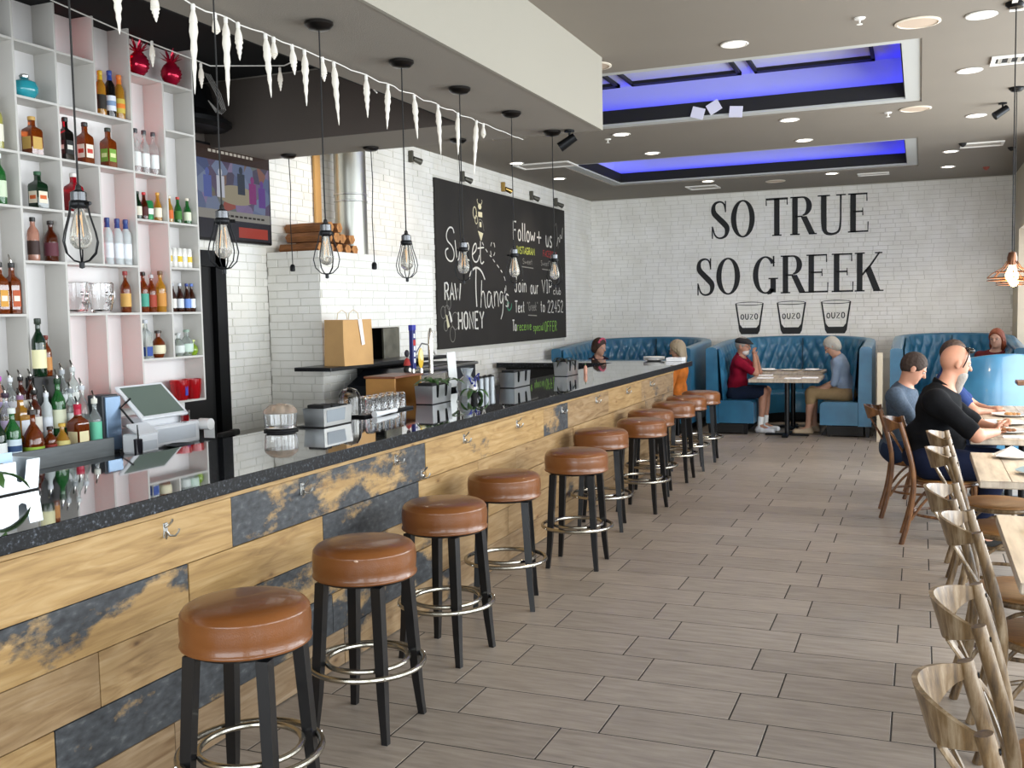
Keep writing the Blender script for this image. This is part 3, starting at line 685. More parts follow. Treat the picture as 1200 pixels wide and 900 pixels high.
sb(5.17, 1.445, .15, .040, 'round', 'clear', '#d5dbd6', '#c6c8c6', 'squat clear round bottle left of the lime green one')
sb(5.25, 1.445, .17, .042, 'round', 'clear', '#c3d6c8', '#8aa090', 'taller clear round bottle with pale green label')
sb(5.335, 1.445, .10, .034, 'round', liquid('lime_liquor', '#a8cc3a'), None, '#d8e08a', 'small lime green bottle at the right end of the shelf')
# decanter, mugs, pineapples, red dispensers
t = thing('round_decanter', 'squat turquoise glass decanter alone in an upper pigeonhole', 'decanter', (SBX, 4.085, 2.8875))
MB().lathe([(0, 0), (.045, 0), (.068, .03), (.07, .055), (.058, .085), (.025, .1), (.02, .108), (0, .108)], 24).build('glass_body', G['cyan'], t)
MB().lathe([(.0, .108), (.024, .108), (.026, .118), (.02, .126), (0, .128)], 16).build('stopper', steel, t)
for k, y in enumerate((4.36, 4.545)):
    t = thing('glass_mug', ['big clear glass mug with a moulded face, left one', 'big clear glass mug with a moulded face, beside the amber bottle'][k], 'mug', (SBX+.01, y, 1.7375), 0, 'moulded glass mugs')
    MB().lathe([(0, 0), (.045, 0), (.058, .02), (.068, .09), (.070, .17), (.066, .175), (.062, .09), (.05, .02), (0, .015)], 24).build('glass_body', glass_m, t)
    MB().tube([(0.0, .06, .15), (0, .095, .14), (0, .1, .1), (0, .085, .06), (0, .055, .05)], .008, 8).build('handle', glass_m, t)
    mb = MB(); mb.ell((.066, -.02, .11), (.008, .013, .012)).ell((.066, .022, .11), (.008, .013, .012)).ell((.07, 0, .085), (.012, .008, .02)).tube([(.064, -.025, .06), (.071, 0, .052), (.064, .025, .06)], .006, 6)
    mb.build('moulded_face', glass_m, t)
for k, y in enumerate((4.93, 5.22)):
    t = thing('pineapple_jar', ['shiny red metallic pineapple ornament, left one on top shelf', 'shiny red metallic pineapple ornament, right one on top shelf'][k], 'ornament', (SBX+.02, y, 3.1775), 0, 'red pineapple ornaments')
    pm = mat('red_metallic_glaze', '#b3183a', .18, .55)
    mb = MB(); nn = 18; mm = 12; vs = []
    for j in range(mm+1):
        for i in range(nn):
            a = 2*PI*i/nn; f = j/mm; rr_ = math.sin(PI*(.08+.86*f))**.7*.062*(1+.07*math.cos(a*9+(PI if j % 2 else 0)))
            vs.append((rr_*math.cos(a), rr_*math.sin(a), f*.145))
    mb.add(vs, [(j*nn+i, j*nn+(i+1) % nn, (j+1)*nn+(i+1) % nn, (j+1)*nn+i) for j in range(mm) for i in range(nn)]+[tuple(range(nn-1, -1, -1))]); mb.build('body', pm, t, angle=20)
    mb = MB()
    for lv, (nl, tilt, ln) in enumerate(((8, 1.0, .055), (7, .6, .075), (5, .2, .085))):
        for i in range(nl):
            a = 2*PI*i/nl+lv*.4; d = Vector((math.cos(a)*math.sin(tilt), math.sin(a)*math.sin(tilt), math.cos(tilt)))
            p0 = Vector((math.cos(a)*.012, math.sin(a)*.012, .14)); mb.tube([p0, p0+d*ln*.5, p0+d*ln+Vector((math.cos(a), math.sin(a), 0))*.012], [.007, .009, .001], 5, flat=(1, .4, (0, 0, 1)))
    mb.build('leaf_crown', pm, t)
for k, y in enumerate((5.19, 5.31)):
    t = thing('red_drink_tub', ['round tub of red drink on the lowest right shelf, left one', 'round tub of red drink on the lowest right shelf, right one'][k], 'tub', (SBX, y, 1.1675), 0, 'tubs of red drink')
    MB().lathe([(0, 0), (.048, 0), (.058, .05), (.062, .13), (.058, .13), (.05, .01), (0, .01)], 24).build('tub', mat('red_clear_plastic', '#d0242c', .08, trans=.6), t)
    MB().lathe([(0, .012), (.046, .012), (.054, .09), (0, .09)], 24).build('red_liquid', mat('red_syrup', '#8e0d14', .2), t)
    if k == 0: MB().box(.055, .059, -.012, .012, .03, .09).build('blue_tag', mat('blue_tag', '#26329a', .5), t)

# ---- back counter
bc = thing('back_counter', 'dark stone counter under the white bottle shelves', 'counter', (-4.2, 3.5, 0))
MB().bbox(-.37, .32, -3.5, 1.66, .91, .95, .004).build('worktop', mat('dark_grey_stone', '#3a3d40', .12, noise=.15, nscale=40, coat=.3), bc)
MB().box(-.36, .27, -3.5, 1.6, 0, .905).build('cabinet', black_m, bc, smooth=False)
MB().bbox(.30, .335, -3.5, 1.86, .865, .905, .003).build('edge_rail', mat('grey_blue_metal', '#66727c', .3, .6), bc)
# stepped liquor rack
lr = thing('liquor_rack', 'stepped grey wooden rack holding the poured liquor bottles', 'rack', (-4.3, 3.6, .95))
gw = mat('grey_weathered_wood', '#75797a', .7, noise=.12, nscale=6, stretch=(8, 1, 8))
MB().bbox(.17, .19, -1.2, .65, 0, .10, .002).build('front_board', gw, lr)
for k, (x0, x1, z) in enumerate(((.06, .17, .029), (-.035, .06, .129), (-.098, -.035, .229))):
    MB().bbox(x0, x1, -1.2, .64, 0, z, .002).build('step', mat('black_step', '#1c1b1b', .5), lr)
gl = 'liquor bottles on the stepped rack'
def cb(x, y, z, h, r, kind, body, lc, cc, label, **k): return bottle(x, y, z, h, r, kind, body, lc, cc, label, gl, **k)
F, Mi, Bk = -4.185, -4.287, -4.362
fz, mz, bz = .98, 1.08, 1.18
cb(F, 3.57, fz, .27, .037, 'std', 'dgreen', '#e2e6e4', '#20201e', 'dark bottle with oval white label at the left end of the rack')
cb(F, 3.655, fz, .29, .038, 'std', 'green', '#c9d8e0', '#d8ddd8', 'green gin bottle with pale blue label on the front step', pour=False, lab2='#20406a')
cb(F, 3.78, fz, .27, .050, 'flag', 'amber', '#8fae3a', '#2a1c12', 'flagon of amber bourbon with lime green label and pourer', pour=True, band=(.06, .3))
cb(F, 3.885, fz, .17, .032, 'std', 'amber', '#8a2a20', '#2a1c12', 'short amber bottle with red-brown label behind the flagon')
cb(F+.01, 3.955, fz, .18, .038, 'round', 'gold', '#cfc27a', '#c9a23a', 'small round bottle with cream oval label and gold stopper', band=(.2, .5))
cb(F, 4.075, fz, .27, .044, 'square', 'amber', '#ece0b4', '#b41c3a', 'square amber bourbon bottle with red wax neck and cream label', neck='#b41c3a', pour=True)
cb(F, 4.195, fz, .29, .034, 'std', 'clear', '#6cc8a4', '#dcdccf', 'clear gin bottle with mint green label and pourer', pour=True, band=(.12, .56))
cb(Mi, 3.60, mz, .25, .034, 'std', 'dark', '#e8c83a', '#1c1a18', 'dark bottle with yellow label on the middle step', pour=True)
cb(Mi, 3.71, mz, .26, .036, 'std', 'clear', '#b8a8c8', '#3a2a3a', 'clear bottle with lilac label on the middle step', pour=True)
cb(Mi, 3.80, mz, .24, .036, 'square', 'gold', '#dfe3ea', '#8a6a8a', 'square golden bottle with pale label on the middle step', pour=True)
cb(Mi, 3.89, mz, .26, .033, 'std', 'damber', '#d8d4ca', '#181512', 'dark brown bottle with white label on the middle step', pour=True)
cb(Mi, 3.965, mz, .24, .028, 'tall', 'frost', '#d5dce4', '#d9dce2', 'slim frosted bottle beside the green whiskey bottle', pour=True)
cb(Mi, 4.045, mz, .31, .037, 'std', 'green', '#dfe2c4', '#1c3a20', 'green whiskey bottle with pale yellow label on the middle step', pour=True)
cb(Mi, 4.13, mz, .25, .034, 'std', 'clear', '#dfe4e4', '#8a8f92', 'clear bottle with white label left of the red wax bottle', pour=True)
cb(Mi, 4.21, mz, .26, .036, 'round', 'clear', None, '#c8ccd0', 'clear round glass bottle with pourer and no label', pour=True)
cb(Bk, 3.56, bz, .27, .034, 'std', 'clear', '#e9e2b8', '#1b1b1b', 'tall clear bottle with cream label and black cap at the left', lab2='#1b1b1b')
cb(Bk, 3.655, bz, .24, .030, 'tall', 'dark', '#e2a83a', '#e8e2d8', 'dark bottle with orange label on the top step', pour=True)
cb(Bk, 3.74, bz, .24, .030, 'std', 'pink', '#9a8ab0', '#c25ac2', 'pale bottle with a purple flower stopper on the top step')
cb(Bk, 3.81, bz, .23, .029, 'std', 'clear', '#c9ccd2', '#d9dcdf', 'clear bottle on the top step left of two dark ones', pour=True)
cb(Bk, 3.875, bz, .23, .029, 'std', 'damber', '#e6e2d8', '#1a1614', 'left of two dark bottles with white collars on the top step', pour=True)
cb(Bk, 3.94, bz, .23, .029, 'std', 'damber', '#e9e6de', '#1a1614', 'right of two dark bottles with white collars on the top step', pour=True)
cb(Bk+.0, 4.005, bz+.222, .31, .036, 'std', 'dgreen', '#e8e2b4', '#1c2a1a', 'tall dark green whiskey bottle standing highest on the rack')
cb(Bk-.03, 4.08, bz+.22, .22, .028, 'std', 'amber', '#c88a4a', '#7a2a1a', 'amber bottle just right of the tall green whiskey bottle')
cb(Bk, 4.15, bz, .25, .033, 'std', 'clear', '#eceff0', '#b0b4b8', 'clear bottle on the top step with white pourer', pour=True)
cb(Bk, 4.225, bz, .26, .033, 'std', 'clear', '#f0f0ea', '#d0d2d0', 'clear bottle at the right end of the top step', pour=True)
MB().box(-.098, -.035, .34, .52, .229, .449).build('raised_block', mat('black_step', '#1c1b1b', .5), lr)

# ---- till, speaker, cup, plate
t = thing('speaker_box', 'dark grey upright box with a steel blue side beside the till', 'box', (-4.22, 4.27, .95))
MB().bbox(-.07, .04, -.02, .10, 0, .33, .005).build('case', mat('dark_grey_plastic', '#3b3e42', .4), t)
MB().bbox(.04, .055, -.01, .10, .02, .32, .003).build('side_panel', mat('steel_blue_panel', '#7c93ad', .25, .6), t)
t = thing('till', 'white tablet till with a tilted dark screen on the back counter', 'till', (-4.14, 4.56, .95))
wp = mat('white_plastic', '#e3e5e8', .35)
MB().bbox(-.14, .08, -.10, .34, .0, .13, .008).build('cash_drawer', wp, t)
MB().bbox(.081, .084, -.06, .30, .03, .11, .001).build('drawer_front', mat('pale_grey_plastic', '#c9ced4', .4), t)
MB().bbox(-.12, .05, -.10, .25, .13, .19, .008).build('base', wp, t)
Ms = Matrix.Translation((0.0, .02, .27)) @ Matrix.Rotation(.75, 4, 'Y')
MB().bbox(-.135, .135, -.18, .20, -.01, .01, .006, M=Ms).build('tablet', wp, t)
MB().bbox(-.115, .115, -.16, .175, .010, .012, .001, M=Ms).build('screen', mat('dull_screen', '#5f6b64', .15, emit='#5c6a60', estr=.25), t)
MB().tube([(-.06, .02, .15), (-.05, .02, .26)], .03, 10).build('stand', wp, t)
mb = MB().tube([(.0, -.14, .30), (-.02, -.2, .25), (.04, -.17, .16), (.05, -.12, .14)], .006, 6); mb.build('cable', black_m, t)
t = thing('receipt_printer', 'small white receipt printer left of the till', 'printer', (-4.04, 4.375, .95))
MB().bbox(-.07, .06, -.07, .08, 0, .11, .01).build('case', wp, t)
MB().poly([(.06, -.07, .11), (.06, .08, .11), (-.03, .08, .165), (-.03, -.07, .165)], (-.3, 0, -.9), .01).build('lid', wp, t)
MB().box(.061, .063, -.05, .06, .02, .07).build('front_panel', mat('pale_grey_plastic', '#c9ced4', .4), t)
t = thing('receipt_roll', 'white paper curl at the right end of the till', 'paper', (-4.05, 4.93, .96))
MB().cyl((-.03, 0, .09), (.05, 0, .09), .035, n=20).build('roll', lab('#f0f0ee'), t); MB().poly([(.05, .03, .09), (.05, .03, 0), (-.03, .03, 0), (-.03, .03, .09)], (0, 1, 0), .002).build('paper_tail', lab('#f0f0ee'), t)
t = thing('cocktail_glass', 'small glass of dark red drink standing on the till', 'glass', (-4.06, 4.77, 1.08))
MB().lathe([(0, 0), (.028, 0), (.03, .07), (.027, .07), (.025, .005), (0, .005)], 18).build('glass_body', glass_m, t); MB().lathe([(0, .006), (.024, .006), (.026, .04), (0, .04)], 18).build('drink', mat('red_syrup', '#8e0d14', .2), t)
t = thing('black_saucer', 'black saucer lying in front of the till', 'saucer', (-3.98, 4.62, .95)); MB().lathe([(0, 0), (.05, 0), (.085, .014), (.085, .018), (.05, .006), (0, .006)], 28).build('dish', blackmetal, t)
t = thing('pen_holder', 'dark narrow pen holder between printer and liquor rack', 'pen holder', (-3.97, 4.28, .95)); MB().lathe([(0, 0), (.022, 0), (.024, .09), (.02, .09), (.02, .01), (0, .01)], 16).build('cup', mat('smoky_plastic', '#2c2a30', .1, trans=.3), t)
for k in range(3): MB().cyl((0, .004*k, .02), (.01-.01*k, .012*(k-1), .17-.015*k), .003, n=6).build('pen', black_m, t)
t = thing('black_bar_gun', 'black drink gun lying at the right end of the back counter', 'drink gun', (-4.0, 5.05, .955), .1)
MB().bbox(-.02, .02, -.05, .08, 0, .03, .006).build('handle', black_m, t); MB().bbox(-.025, .025, .08, .15, -.003, .035, .008).build('head', mat('black_rubber', '#22231f', .7), t)
# television on the brick wall
tv = thing('television', 'flat television showing people at a table, right of the bottle shelves', 'television', (XL+.05, 6.2, 2.27))
MB().bbox(-.02, .03, -.62, .68, 0, .72, .006).build('case', mat('tv_black', '#101012', .25), tv)
def screen_mat():
    m_, nt, b, N, L = nodes_of('tv_picture')
    tc = N('ShaderNodeTexCoord'); vo = N('ShaderNodeTexVoronoi'); vo.inputs['Scale'].default_value = 9; L(tc.outputs['Object'], vo.inputs['Vector'])
    r = ramp(nt, [(0, '#3c4a78'), (.3, '#7c8aa8'), (.5, '#42364e'), (.7, '#8a7aa0'), (.85, '#5f6f62'), (1, '#a3493f')]); sp = N('ShaderNodeSeparateColor'); L(vo.outputs['Color'], sp.inputs[0]); L(sp.outputs[0], r.inputs[0])
    L(r.outputs[0], b.inputs['Emission Color']); b.inputs['Emission Strength'].default_value = .55; b.inputs['Base Color'].default_value = (0.02, .02, .02, 1); b.inputs['Roughness'].default_value = .15
    return m_
def em(name, c, s=.6): return mat(name, '#101010', .2, emit=c, estr=s)
MB().box(.0302, .031, -.60, .66, .235, .60).build('picture', screen_mat(), tv, smooth=False)
MB().box(.0312, .0316, -.60, .66, .60, .70).build('headline_band', em('tv_headline_brown', '#40302a', .5), tv, smooth=False)
MB().box(.0312, .0316, -.60, .66, .165, .235).build('caption_band', em('tv_caption_grey', '#8c8a84', .7), tv, smooth=False)
MB().box(.0312, .0316, -.60, .66, .02, .165).build('ticker_band', em('tv_ticker_dark', '#33343c', .6), tv, smooth=False)
MB().box(.0318, .032, .25, .62, .04, .12).build('ticker_red', em('tv_red', '#a8443a', .7), tv, smooth=False)
MB().lathe([(0, 0), (1, 0)], 28, c=(.0318, .24, .36), M=Matrix(((0, 0, 1), (.24, 0, 0), (0, .075, 0)))).build('pictured_table', em('tv_table', '#a29a86', .6), tv, smooth=False)
for k, (yy, zz, c_) in enumerate(((-.1, .43, '#5a68a8'), (.05, .44, '#c9ccd8'), (.44, .42, '#8a3f7a'), (.56, .40, '#6a4a92'), (.30, .48, '#39424e'))):
    MB().box(.0318, .0321, yy-.045, yy+.045, zz-.11, zz+.05).ell((.032, yy, zz+.075), (.0005, .025, .03), 10, 6).build('pictured_person', em('tv_p%d' % k, c_, .6), tv)
for k in range(11): MB().box(.0318, .032, -.08+k*.05, -.045+k*.05, .655, .675).build('headline_text', em('tv_text', '#c9c2b6', .6), tv, smooth=False)
for k in range(9): MB().box(.0318, .032, .1+k*.055, .14+k*.055, .19, .205).build('caption_text', em('tv_text_dark', '#2a2826', .6), tv, smooth=False)
t = thing('wall_loudspeaker', 'black rounded speaker shelf with looped white cables above the television', 'speaker', (XL+.2, 5.85, 3.04))
MB().lathe([(0, 0), (.20, 0), (.24, .03), (.24, .06), (.15, .12), (.10, .30), (0, .32)], 28, sx=.8, sy=1.35).build('body', blackmetal, t)
for k in range(4): MB().tube([(.19, -.12+.02*k, .34), (.21, -.04+.02*k, .22), (.2, .04+.015*k, .12), (.18, .0+.02*k, .09), (.18, -.08, .16)], .0028, 6).build('cable', mat('pale_cable', '#8f8c88', .5), t)
# ================================================================== OVEN BLOCK, CHALKBOARD
OY0, OY1, OX, OZ = 6.9, 8.9, -4.46, 2.2
ov = thing('brick_oven', 'white painted brick pizza oven block with a square dark mouth', 'oven', (-4.7, 7.9, 0))
def orel(mb): return mb.xf(Matrix.Translation((4.7, -7.9, 0)))
mb = MB()
for a in ((XL+.012, OX, OY0, 7.67, 0, OZ), (XL+.012, OX, 8.19, OY1, 0, OZ), (XL+.012, OX, 7.67, 8.19, 0, 1.25), (XL+.012, OX, 7.67, 8.19, 1.575, OZ), (XL+.012, OX-.4, 7.67, 8.19, 1.25, 1.575)): mb.box(*a)
orel(mb).build('core', mortar_m, ov, smooth=False)
hp = thing('tmp', '', '', (0, 0, 0)); bpy.data.objects.remove(hp)
class _P: pass
def lay_local(boxes, plane, at, sign, limit):
    n0 = set(o.name for o in ov.children); lay(ov, boxes, plane, at, sign, nearest=lambda b: -b[3], limit=limit)
    for o in ov.children:
        if o.name in n0: continue
        if o.name.startswith('brickwork'): o.location = (4.7, -7.9, 0)
        else: o.location = Vector(o.location)+Vector((4.7, -7.9, 0))
lay_local(brick_boxes(XL+.012, OX+.006, .889, OZ, (), 11), 'y', OY0, -1, 60)
lay_local(brick_boxes(OY0-.004, OY1, .889, OZ, [(7.67, 8.19, 1.25, 1.58)], 12), 'x', OX, 1, 236)
orel(MB().box(OX-.395, OX-.38, 7.67, 8.19, 1.25, 1.575).box(OX-.4, OX-.01, 7.675, 7.68, 1.25, 1.575).box(OX-.4, OX-.01, 8.18, 8.185, 1.25, 1.575)).build('mouth_lining', mat('sooty_brick', '#2b2724', .9, noise=.3, nscale=14), ov, smooth=False)
orel(MB().bbox(OX-.02, OX+.004, 7.90, 8.19, 1.26, 1.57, .003)).build('mouth_door', mat('grimy_steel', '#6d6a5e', .5, .5, noise=.3, nscale=9), ov)
ol = thing('oven_ledge', 'black stone ledge projecting below the oven mouth', 'ledge', (OX+.17, 7.6, 1.27))
MB().bbox(-.16, .17, -1.12, .95, 0, .03, .004).build('slab', mat('black_stone', '#17181a', .3), ol)
MB().box(-.155, -.10, -.2, .9, -.12, 0).build('bracket', blackmetal, ol, smooth=False)
oc = thing('oven_side_cabinet', 'black appliance with a slanted steel edge under the oven ledge', 'cabinet', (OX+.36, 7.75, 0))
MB().poly([(-.2, -.75, 0), (-.2, .85, 0), (-.2, .85, 1.24), (-.2, -.45, 1.24), (-.2, -.75, 1.12)], (1, 0, 0), .42).build('case', mat('black_appliance', '#191c22', .35), oc, smooth=False)
MB().tube([(.24, -.76, 1.06), (.24, -.47, 1.22), (.24, .85, 1.225)], .014, 8).build('steel_edge', steel, oc)
# duct and fire wood on top of the oven
t = thing('flue_duct', 'round silver metal flue rising from the oven block', 'duct', (-4.72, 7.84, OZ))
MB().lathe([(.142, 0), (.142, .50), (.142, CZ-OZ-.01)], 32).build('pipe', mat('galvanised_steel', '#b9bab2', .32, 1.0, noise=.1, nscale=3), t)
for z in (.50, .56): MB().lathe([(.142, z-.008), (.150, z-.004), (.150, z+.004), (.142, z+.008)], 32).build('seam_ring', steel, t)
for s, x in (('a', -4.95), ):
    MB().box(x-XL+XL+4.72, x+4.72+.02, -.24, -.15, 0, CZ-OZ-.01).build('side_strip', mat('tan_strip', '#c89a5e', .7), t, smooth=False)
logm = mat('split_firewood', '#8a5a34', .85, noise=.35, nscale=7, stretch=(6, 1, 6), bump=.4, bscale=40); logm2 = mat('log_end', '#b07a48', .85, noise=.3, nscale=30)
rl = random.Random(4)
logs = [(7.02, 0), (7.14, 0), (7.26, 0), (7.38, 0), (7.50, 0), (7.08, 1), (7.20, 1), (7.32, 1), (7.44, 1), (7.16, 2), (7.28, 2)]
for k, (x, lv) in enumerate(logs):
    t = thing('firewood_log', 'x', 'log', (-4.69+rl.uniform(-.03, .03), x, OZ+.002+lv*.088), PI/2+rl.uniform(-.06, .06), 'split logs stacked on the oven block')
    t['label'] = ['split log, '+q+' from the left in the '+r for q, r in (('first', 'bottom row'), ('second', 'bottom row'), ('third', 'bottom row'), ('fourth', 'bottom row'), ('fifth', 'bottom row'), ('first', 'middle row'), ('second', 'middle row'), ('third', 'middle row'), ('fourth', 'middle row'), ('first', 'top row'), ('second', 'top row'))][k]+' of the firewood'
    w = .058; ln = rl.uniform(.18, .22); nn = 6; ang = [2*PI*i/nn+rl.uniform(-.2, .2) for i in range(nn)]
    sec = [(math.cos(a)*w*rl.uniform(.8, 1.05), .046+math.sin(a)*.043) for a in ang]
    vs = []
    for f in (-1, -.3, .3, 1):
        for (sx, sz) in sec: vs.append((sx*(1+rl.uniform(-.05, .05)), f*ln, max(0, sz*(1+rl.uniform(-.04, .04)))))
    mb = MB(); mb.add(vs, [(j*nn+i, j*nn+(i+1) % nn, (j+1)*nn+(i+1) % nn, (j+1)*nn+i) for j in range(3) for i in range(nn)]); mb.build('bark', logm, t, smooth=False)
    MB().add(vs[:nn], [tuple(range(nn))]).build('cut_end', logm2, t, smooth=False, recalc=False); MB().add(vs[-nn:], [tuple(range(nn))]).build('cut_end', logm2, t, smooth=False, recalc=False)
# paper bag
kraft = mat('kraft_paper', '#c79d68', .85, noise=.06, nscale=6, bump=.2, bscale=14)
t = thing('paper_bag', 'brown kraft paper carrier bag with a white strip, on the ledge', 'bag', (-4.19, 6.86, 1.3), -.18)
mb = MB(); w, d, h = .105, .17, .36
vs = [(-w, -d, 0), (w, -d, 0), (w, d, 0), (-w, d, 0), (-w*.93, -d, h*.5), (w*.96, -d*1.02, h*.5), (w*.95, d*1.02, h*.5), (-w, d, h*.5), (-w*.9, -d*.98, h), (w*.95, -d, h*.985), (w*.93, d*.98, h), (-w*.92, d, h*.99)]
mb.add(vs, [(3, 2, 1, 0)]+[(j*4+i, j*4+(i+1) % 4, j*4+4+(i+1) % 4, j*4+4+i) for j in range(2) for i in range(4)]); o = mb.build('bag_body', kraft, t, smooth=False)
sm = o.modifiers.new('s', 'SOLIDIFY'); sm.thickness = .002
for x in (-.06, .06): MB().tube([(x, -.06, h), (x, -.05, h+.05), (x, 0, h+.075), (x, .05, h+.05), (x, .06, h)], .004, 6).build('handle', lab('#d9c7a8'), t)
MB().poly([(w*.97+.002, .0, h), (w*.97+.002, .045, h), (w+.003, .07, h*.45), (w+.003, .035, h*.43)], (1, 0, 0), .001).build('white_strip', lab('#e9e6e2'), t, smooth=False)

# ---- chalkboard
cbd = thing('chalkboard', 'large black chalkboard with chalk lettering on the brick wall', 'chalkboard', (XL, 12.13, 2.235))
cm = mat('chalkboard_black', '#2a2724', .75, noise=.12, nscale=2.5)
MB().bbox(0, .035, -2.15, 2.17, -.945, .945, .004).build('board', cm, cbd, smooth=False)
chalk = mat('white_chalk', '#dedbd2', .9); chy = mat('yellow_chalk', '#c9cf5a', .9); chr_ = mat('red_chalk', '#a33a3a', .9); chg = mat('green_chalk', '#7fae4a', .9); cht = mat('teal_chalk', '#3f8a6a', .9); chd = mat('faded_chalk', '#8b8880', .9)
SF = {  # single stroke letters in a unit box (x right, y up, baseline 0, cap 1)
'S': [[(.85, .85), (.6, 1), (.25, .93), (.12, .75), (.3, .57), (.7, .43), (.88, .25), (.7, .04), (.35, 0), (.1, .15)]],
'R': [[(.12, 0), (.12, 1), (.6, 1), (.85, .88), (.85, .65), (.6, .52), (.12, .5)], [(.5, .52), (.9, 0)]], 'A': [[(.05, 0), (.5, 1), (.95, 0)], [(.22, .36), (.78, .36)]],
'W': [[(.0, 1), (.25, 0), (.5, .7), (.75, 0), (1, 1)]], 'H': [[(.12, 0), (.12, 1)], [(.88, 0), (.88, 1)], [(.12, .5), (.88, .5)]], 'O': [[(.5, 1), (.2, .88), (.1, .5), (.2, .12), (.5, 0), (.8, .12), (.9, .5), (.8, .88), (.5, 1)]],
'N': [[(.12, 0), (.12, 1), (.88, 0), (.88, 1)]], 'E': [[(.85, 1), (.15, 1), (.15, 0), (.85, 0)], [(.15, .52), (.7, .52)]], 'Y': [[(.05, 1), (.5, .5), (.95, 1)], [(.5, .5), (.5, 0)]],
'F': [[(.85, 1), (.15, 1), (.15, 0)], [(.15, .55), (.7, .55)]], 'J': [[(.4, 1), (.9, 1)], [(.7, 1), (.7, .15), (.5, 0), (.2, .05), (.1, .2)]], 'V': [[(.05, 1), (.5, 0), (.95, 1)]], 'I': [[(.5, 0), (.5, 1)], [(.25, 1), (.75, 1)], [(.25, 0), (.75, 0)]],
'P': [[(.12, 0), (.12, 1), (.65, 1), (.88, .85), (.88, .62), (.65, .48), (.12, .48)]], 'T': [[(.0, 1), (1, 1)], [(.5, 1), (.5, 0)]], 'G': [[(.88, .85), (.5, 1), (.15, .85), (.08, .5), (.15, .15), (.5, 0), (.88, .12), (.88, .45), (.55, .45)]],
'M': [[(.08, 0), (.12, 1), (.5, .35), (.88, 1), (.92, 0)]], 'C': [[(.88, .85), (.5, 1), (.15, .85), (.08, .5), (.15, .15), (.5, 0), (.88, .15)]], 'B': [[(.12, 0), (.12, 1), (.6, 1), (.8, .78), (.6, .54), (.12, .52)], [(.6, .54), (.88, .28), (.65, 0), (.12, 0)]], 'K': [[(.12, 0), (.12, 1)], [(.85, 1), (.12, .45), (.88, 0)]],
'U': [[(.12, 1), (.12, .2), (.35, 0), (.65, 0), (.88, .2), (.88, 1)]], 'L': [[(.15, 1), (.15, 0), (.85, 0)]], 'Z': [[(.1, 1), (.9, 1), (.1, 0), (.9, 0)]],
'o': [[(.5, .6), (.2, .5), (.12, .3), (.2, .08), (.5, 0), (.8, .08), (.88, .3), (.8, .5), (.5, .6)]], 'l': [[(.4, 1), (.4, .1), (.6, 0)]], 'w': [[(.0, .6), (.25, 0), (.5, .5), (.75, 0), (1, .6)]], 'u': [[(.12, .6), (.12, .15), (.4, 0), (.75, .1), (.85, .6)], [(.85, .6), (.88, 0)]],
's': [[(.8, .52), (.5, .6), (.2, .5), (.3, .34), (.7, .26), (.82, .1), (.5, 0), (.15, .08)]], 'i': [[(.5, 0), (.5, .6)], [(.47, .8), (.53, .83)]], 'n': [[(.15, 0), (.15, .6)], [(.15, .4), (.4, .6), (.75, .52), (.82, .3), (.82, 0)]], 'r': [[(.2, 0), (.2, .6)], [(.2, .38), (.45, .58), (.8, .56)]],
'c': [[(.82, .5), (.5, .6), (.2, .5), (.12, .3), (.2, .08), (.5, 0), (.85, .1)]], 'b': [[(.15, 1), (.15, 0), (.6, 0), (.85, .15), (.85, .42), (.6, .58), (.15, .5)]], 'e': [[(.12, .32), (.85, .34), (.75, .55), (.45, .6), (.15, .45), (.12, .18), (.4, 0), (.85, .08)]], 'x': [[(.15, .6), (.85, 0)], [(.85, .6), (.15, 0)]], 't': [[(.45, .95), (.45, .1), (.7, 0)], [(.15, .62), (.8, .62)]],
'h': [[(.15, 1.05), (.15, 0)], [(.15, .35), (.4, .58), (.75, .5), (.82, .3), (.82, 0), (.95, .03)]], 'a': [[(.8, .58), (.45, .6), (.15, .42), (.12, .15), (.4, 0), (.7, .12), (.8, .58), (.82, .1), (.98, .02)]], 'g': [[(.8, .55), (.45, .6), (.15, .45), (.12, .18), (.4, .02), (.7, .12), (.8, .58), (.8, -.25), (.55, -.42), (.2, -.3)]], 'k': [[(.15, 1), (.15, 0)], [(.75, .6), (.15, .25), (.82, 0)]],
'p': [[(.15, .6), (.15, -.38)], [(.15, .45), (.5, .6), (.85, .42), (.8, .12), (.5, 0), (.15, .12)]], 'v': [[(.1, .6), (.5, 0), (.9, .6)]], 'y': [[(.1, .6), (.5, .05)], [(.9, .6), (.3, -.4)]], 'f': [[(.8, .95), (.5, 1), (.38, .85), (.38, 0)], [(.1, .58), (.7, .58)]],
"'": [[(.5, 1), (.45, .8)]], '+': [[(.1, .5), (.9, .5)], [(.5, .95), (.5, .05)]], '"': [[(.35, 1), (.3, .8)], [(.65, 1), (.6, .8)]], '2': [[(.12, .8), (.4, 1), (.78, .9), (.8, .65), (.1, 0), (.9, 0)]], '4': [[(.7, 0), (.7, 1), (.1, .35), (.95, .35)]], '5': [[(.85, 1), (.25, 1), (.2, .58), (.6, .6), (.88, .35), (.7, .05), (.15, .02)]], '6': [[(.75, .95), (.3, .7), (.12, .3), (.4, 0), (.8, .1), (.85, .38), (.5, .55), (.15, .35)]]}
WID = dict(l=.45, i=.4, I=.6, r=.75, t=.7, J=.85, W=1.25, w=1.15, M=1.15)
def sub(poly, n=2):
    for _ in range(n):
        if len(poly) < 3: return poly
        q = [poly[0]]
        for a, b in zip(poly, poly[1:]): q += [(a[0]*.75+b[0]*.25, a[1]*.75+b[1]*.25), (a[0]*.25+b[0]*.75, a[1]*.25+b[1]*.75)]
        q.append(poly[-1]); poly = q
    return poly
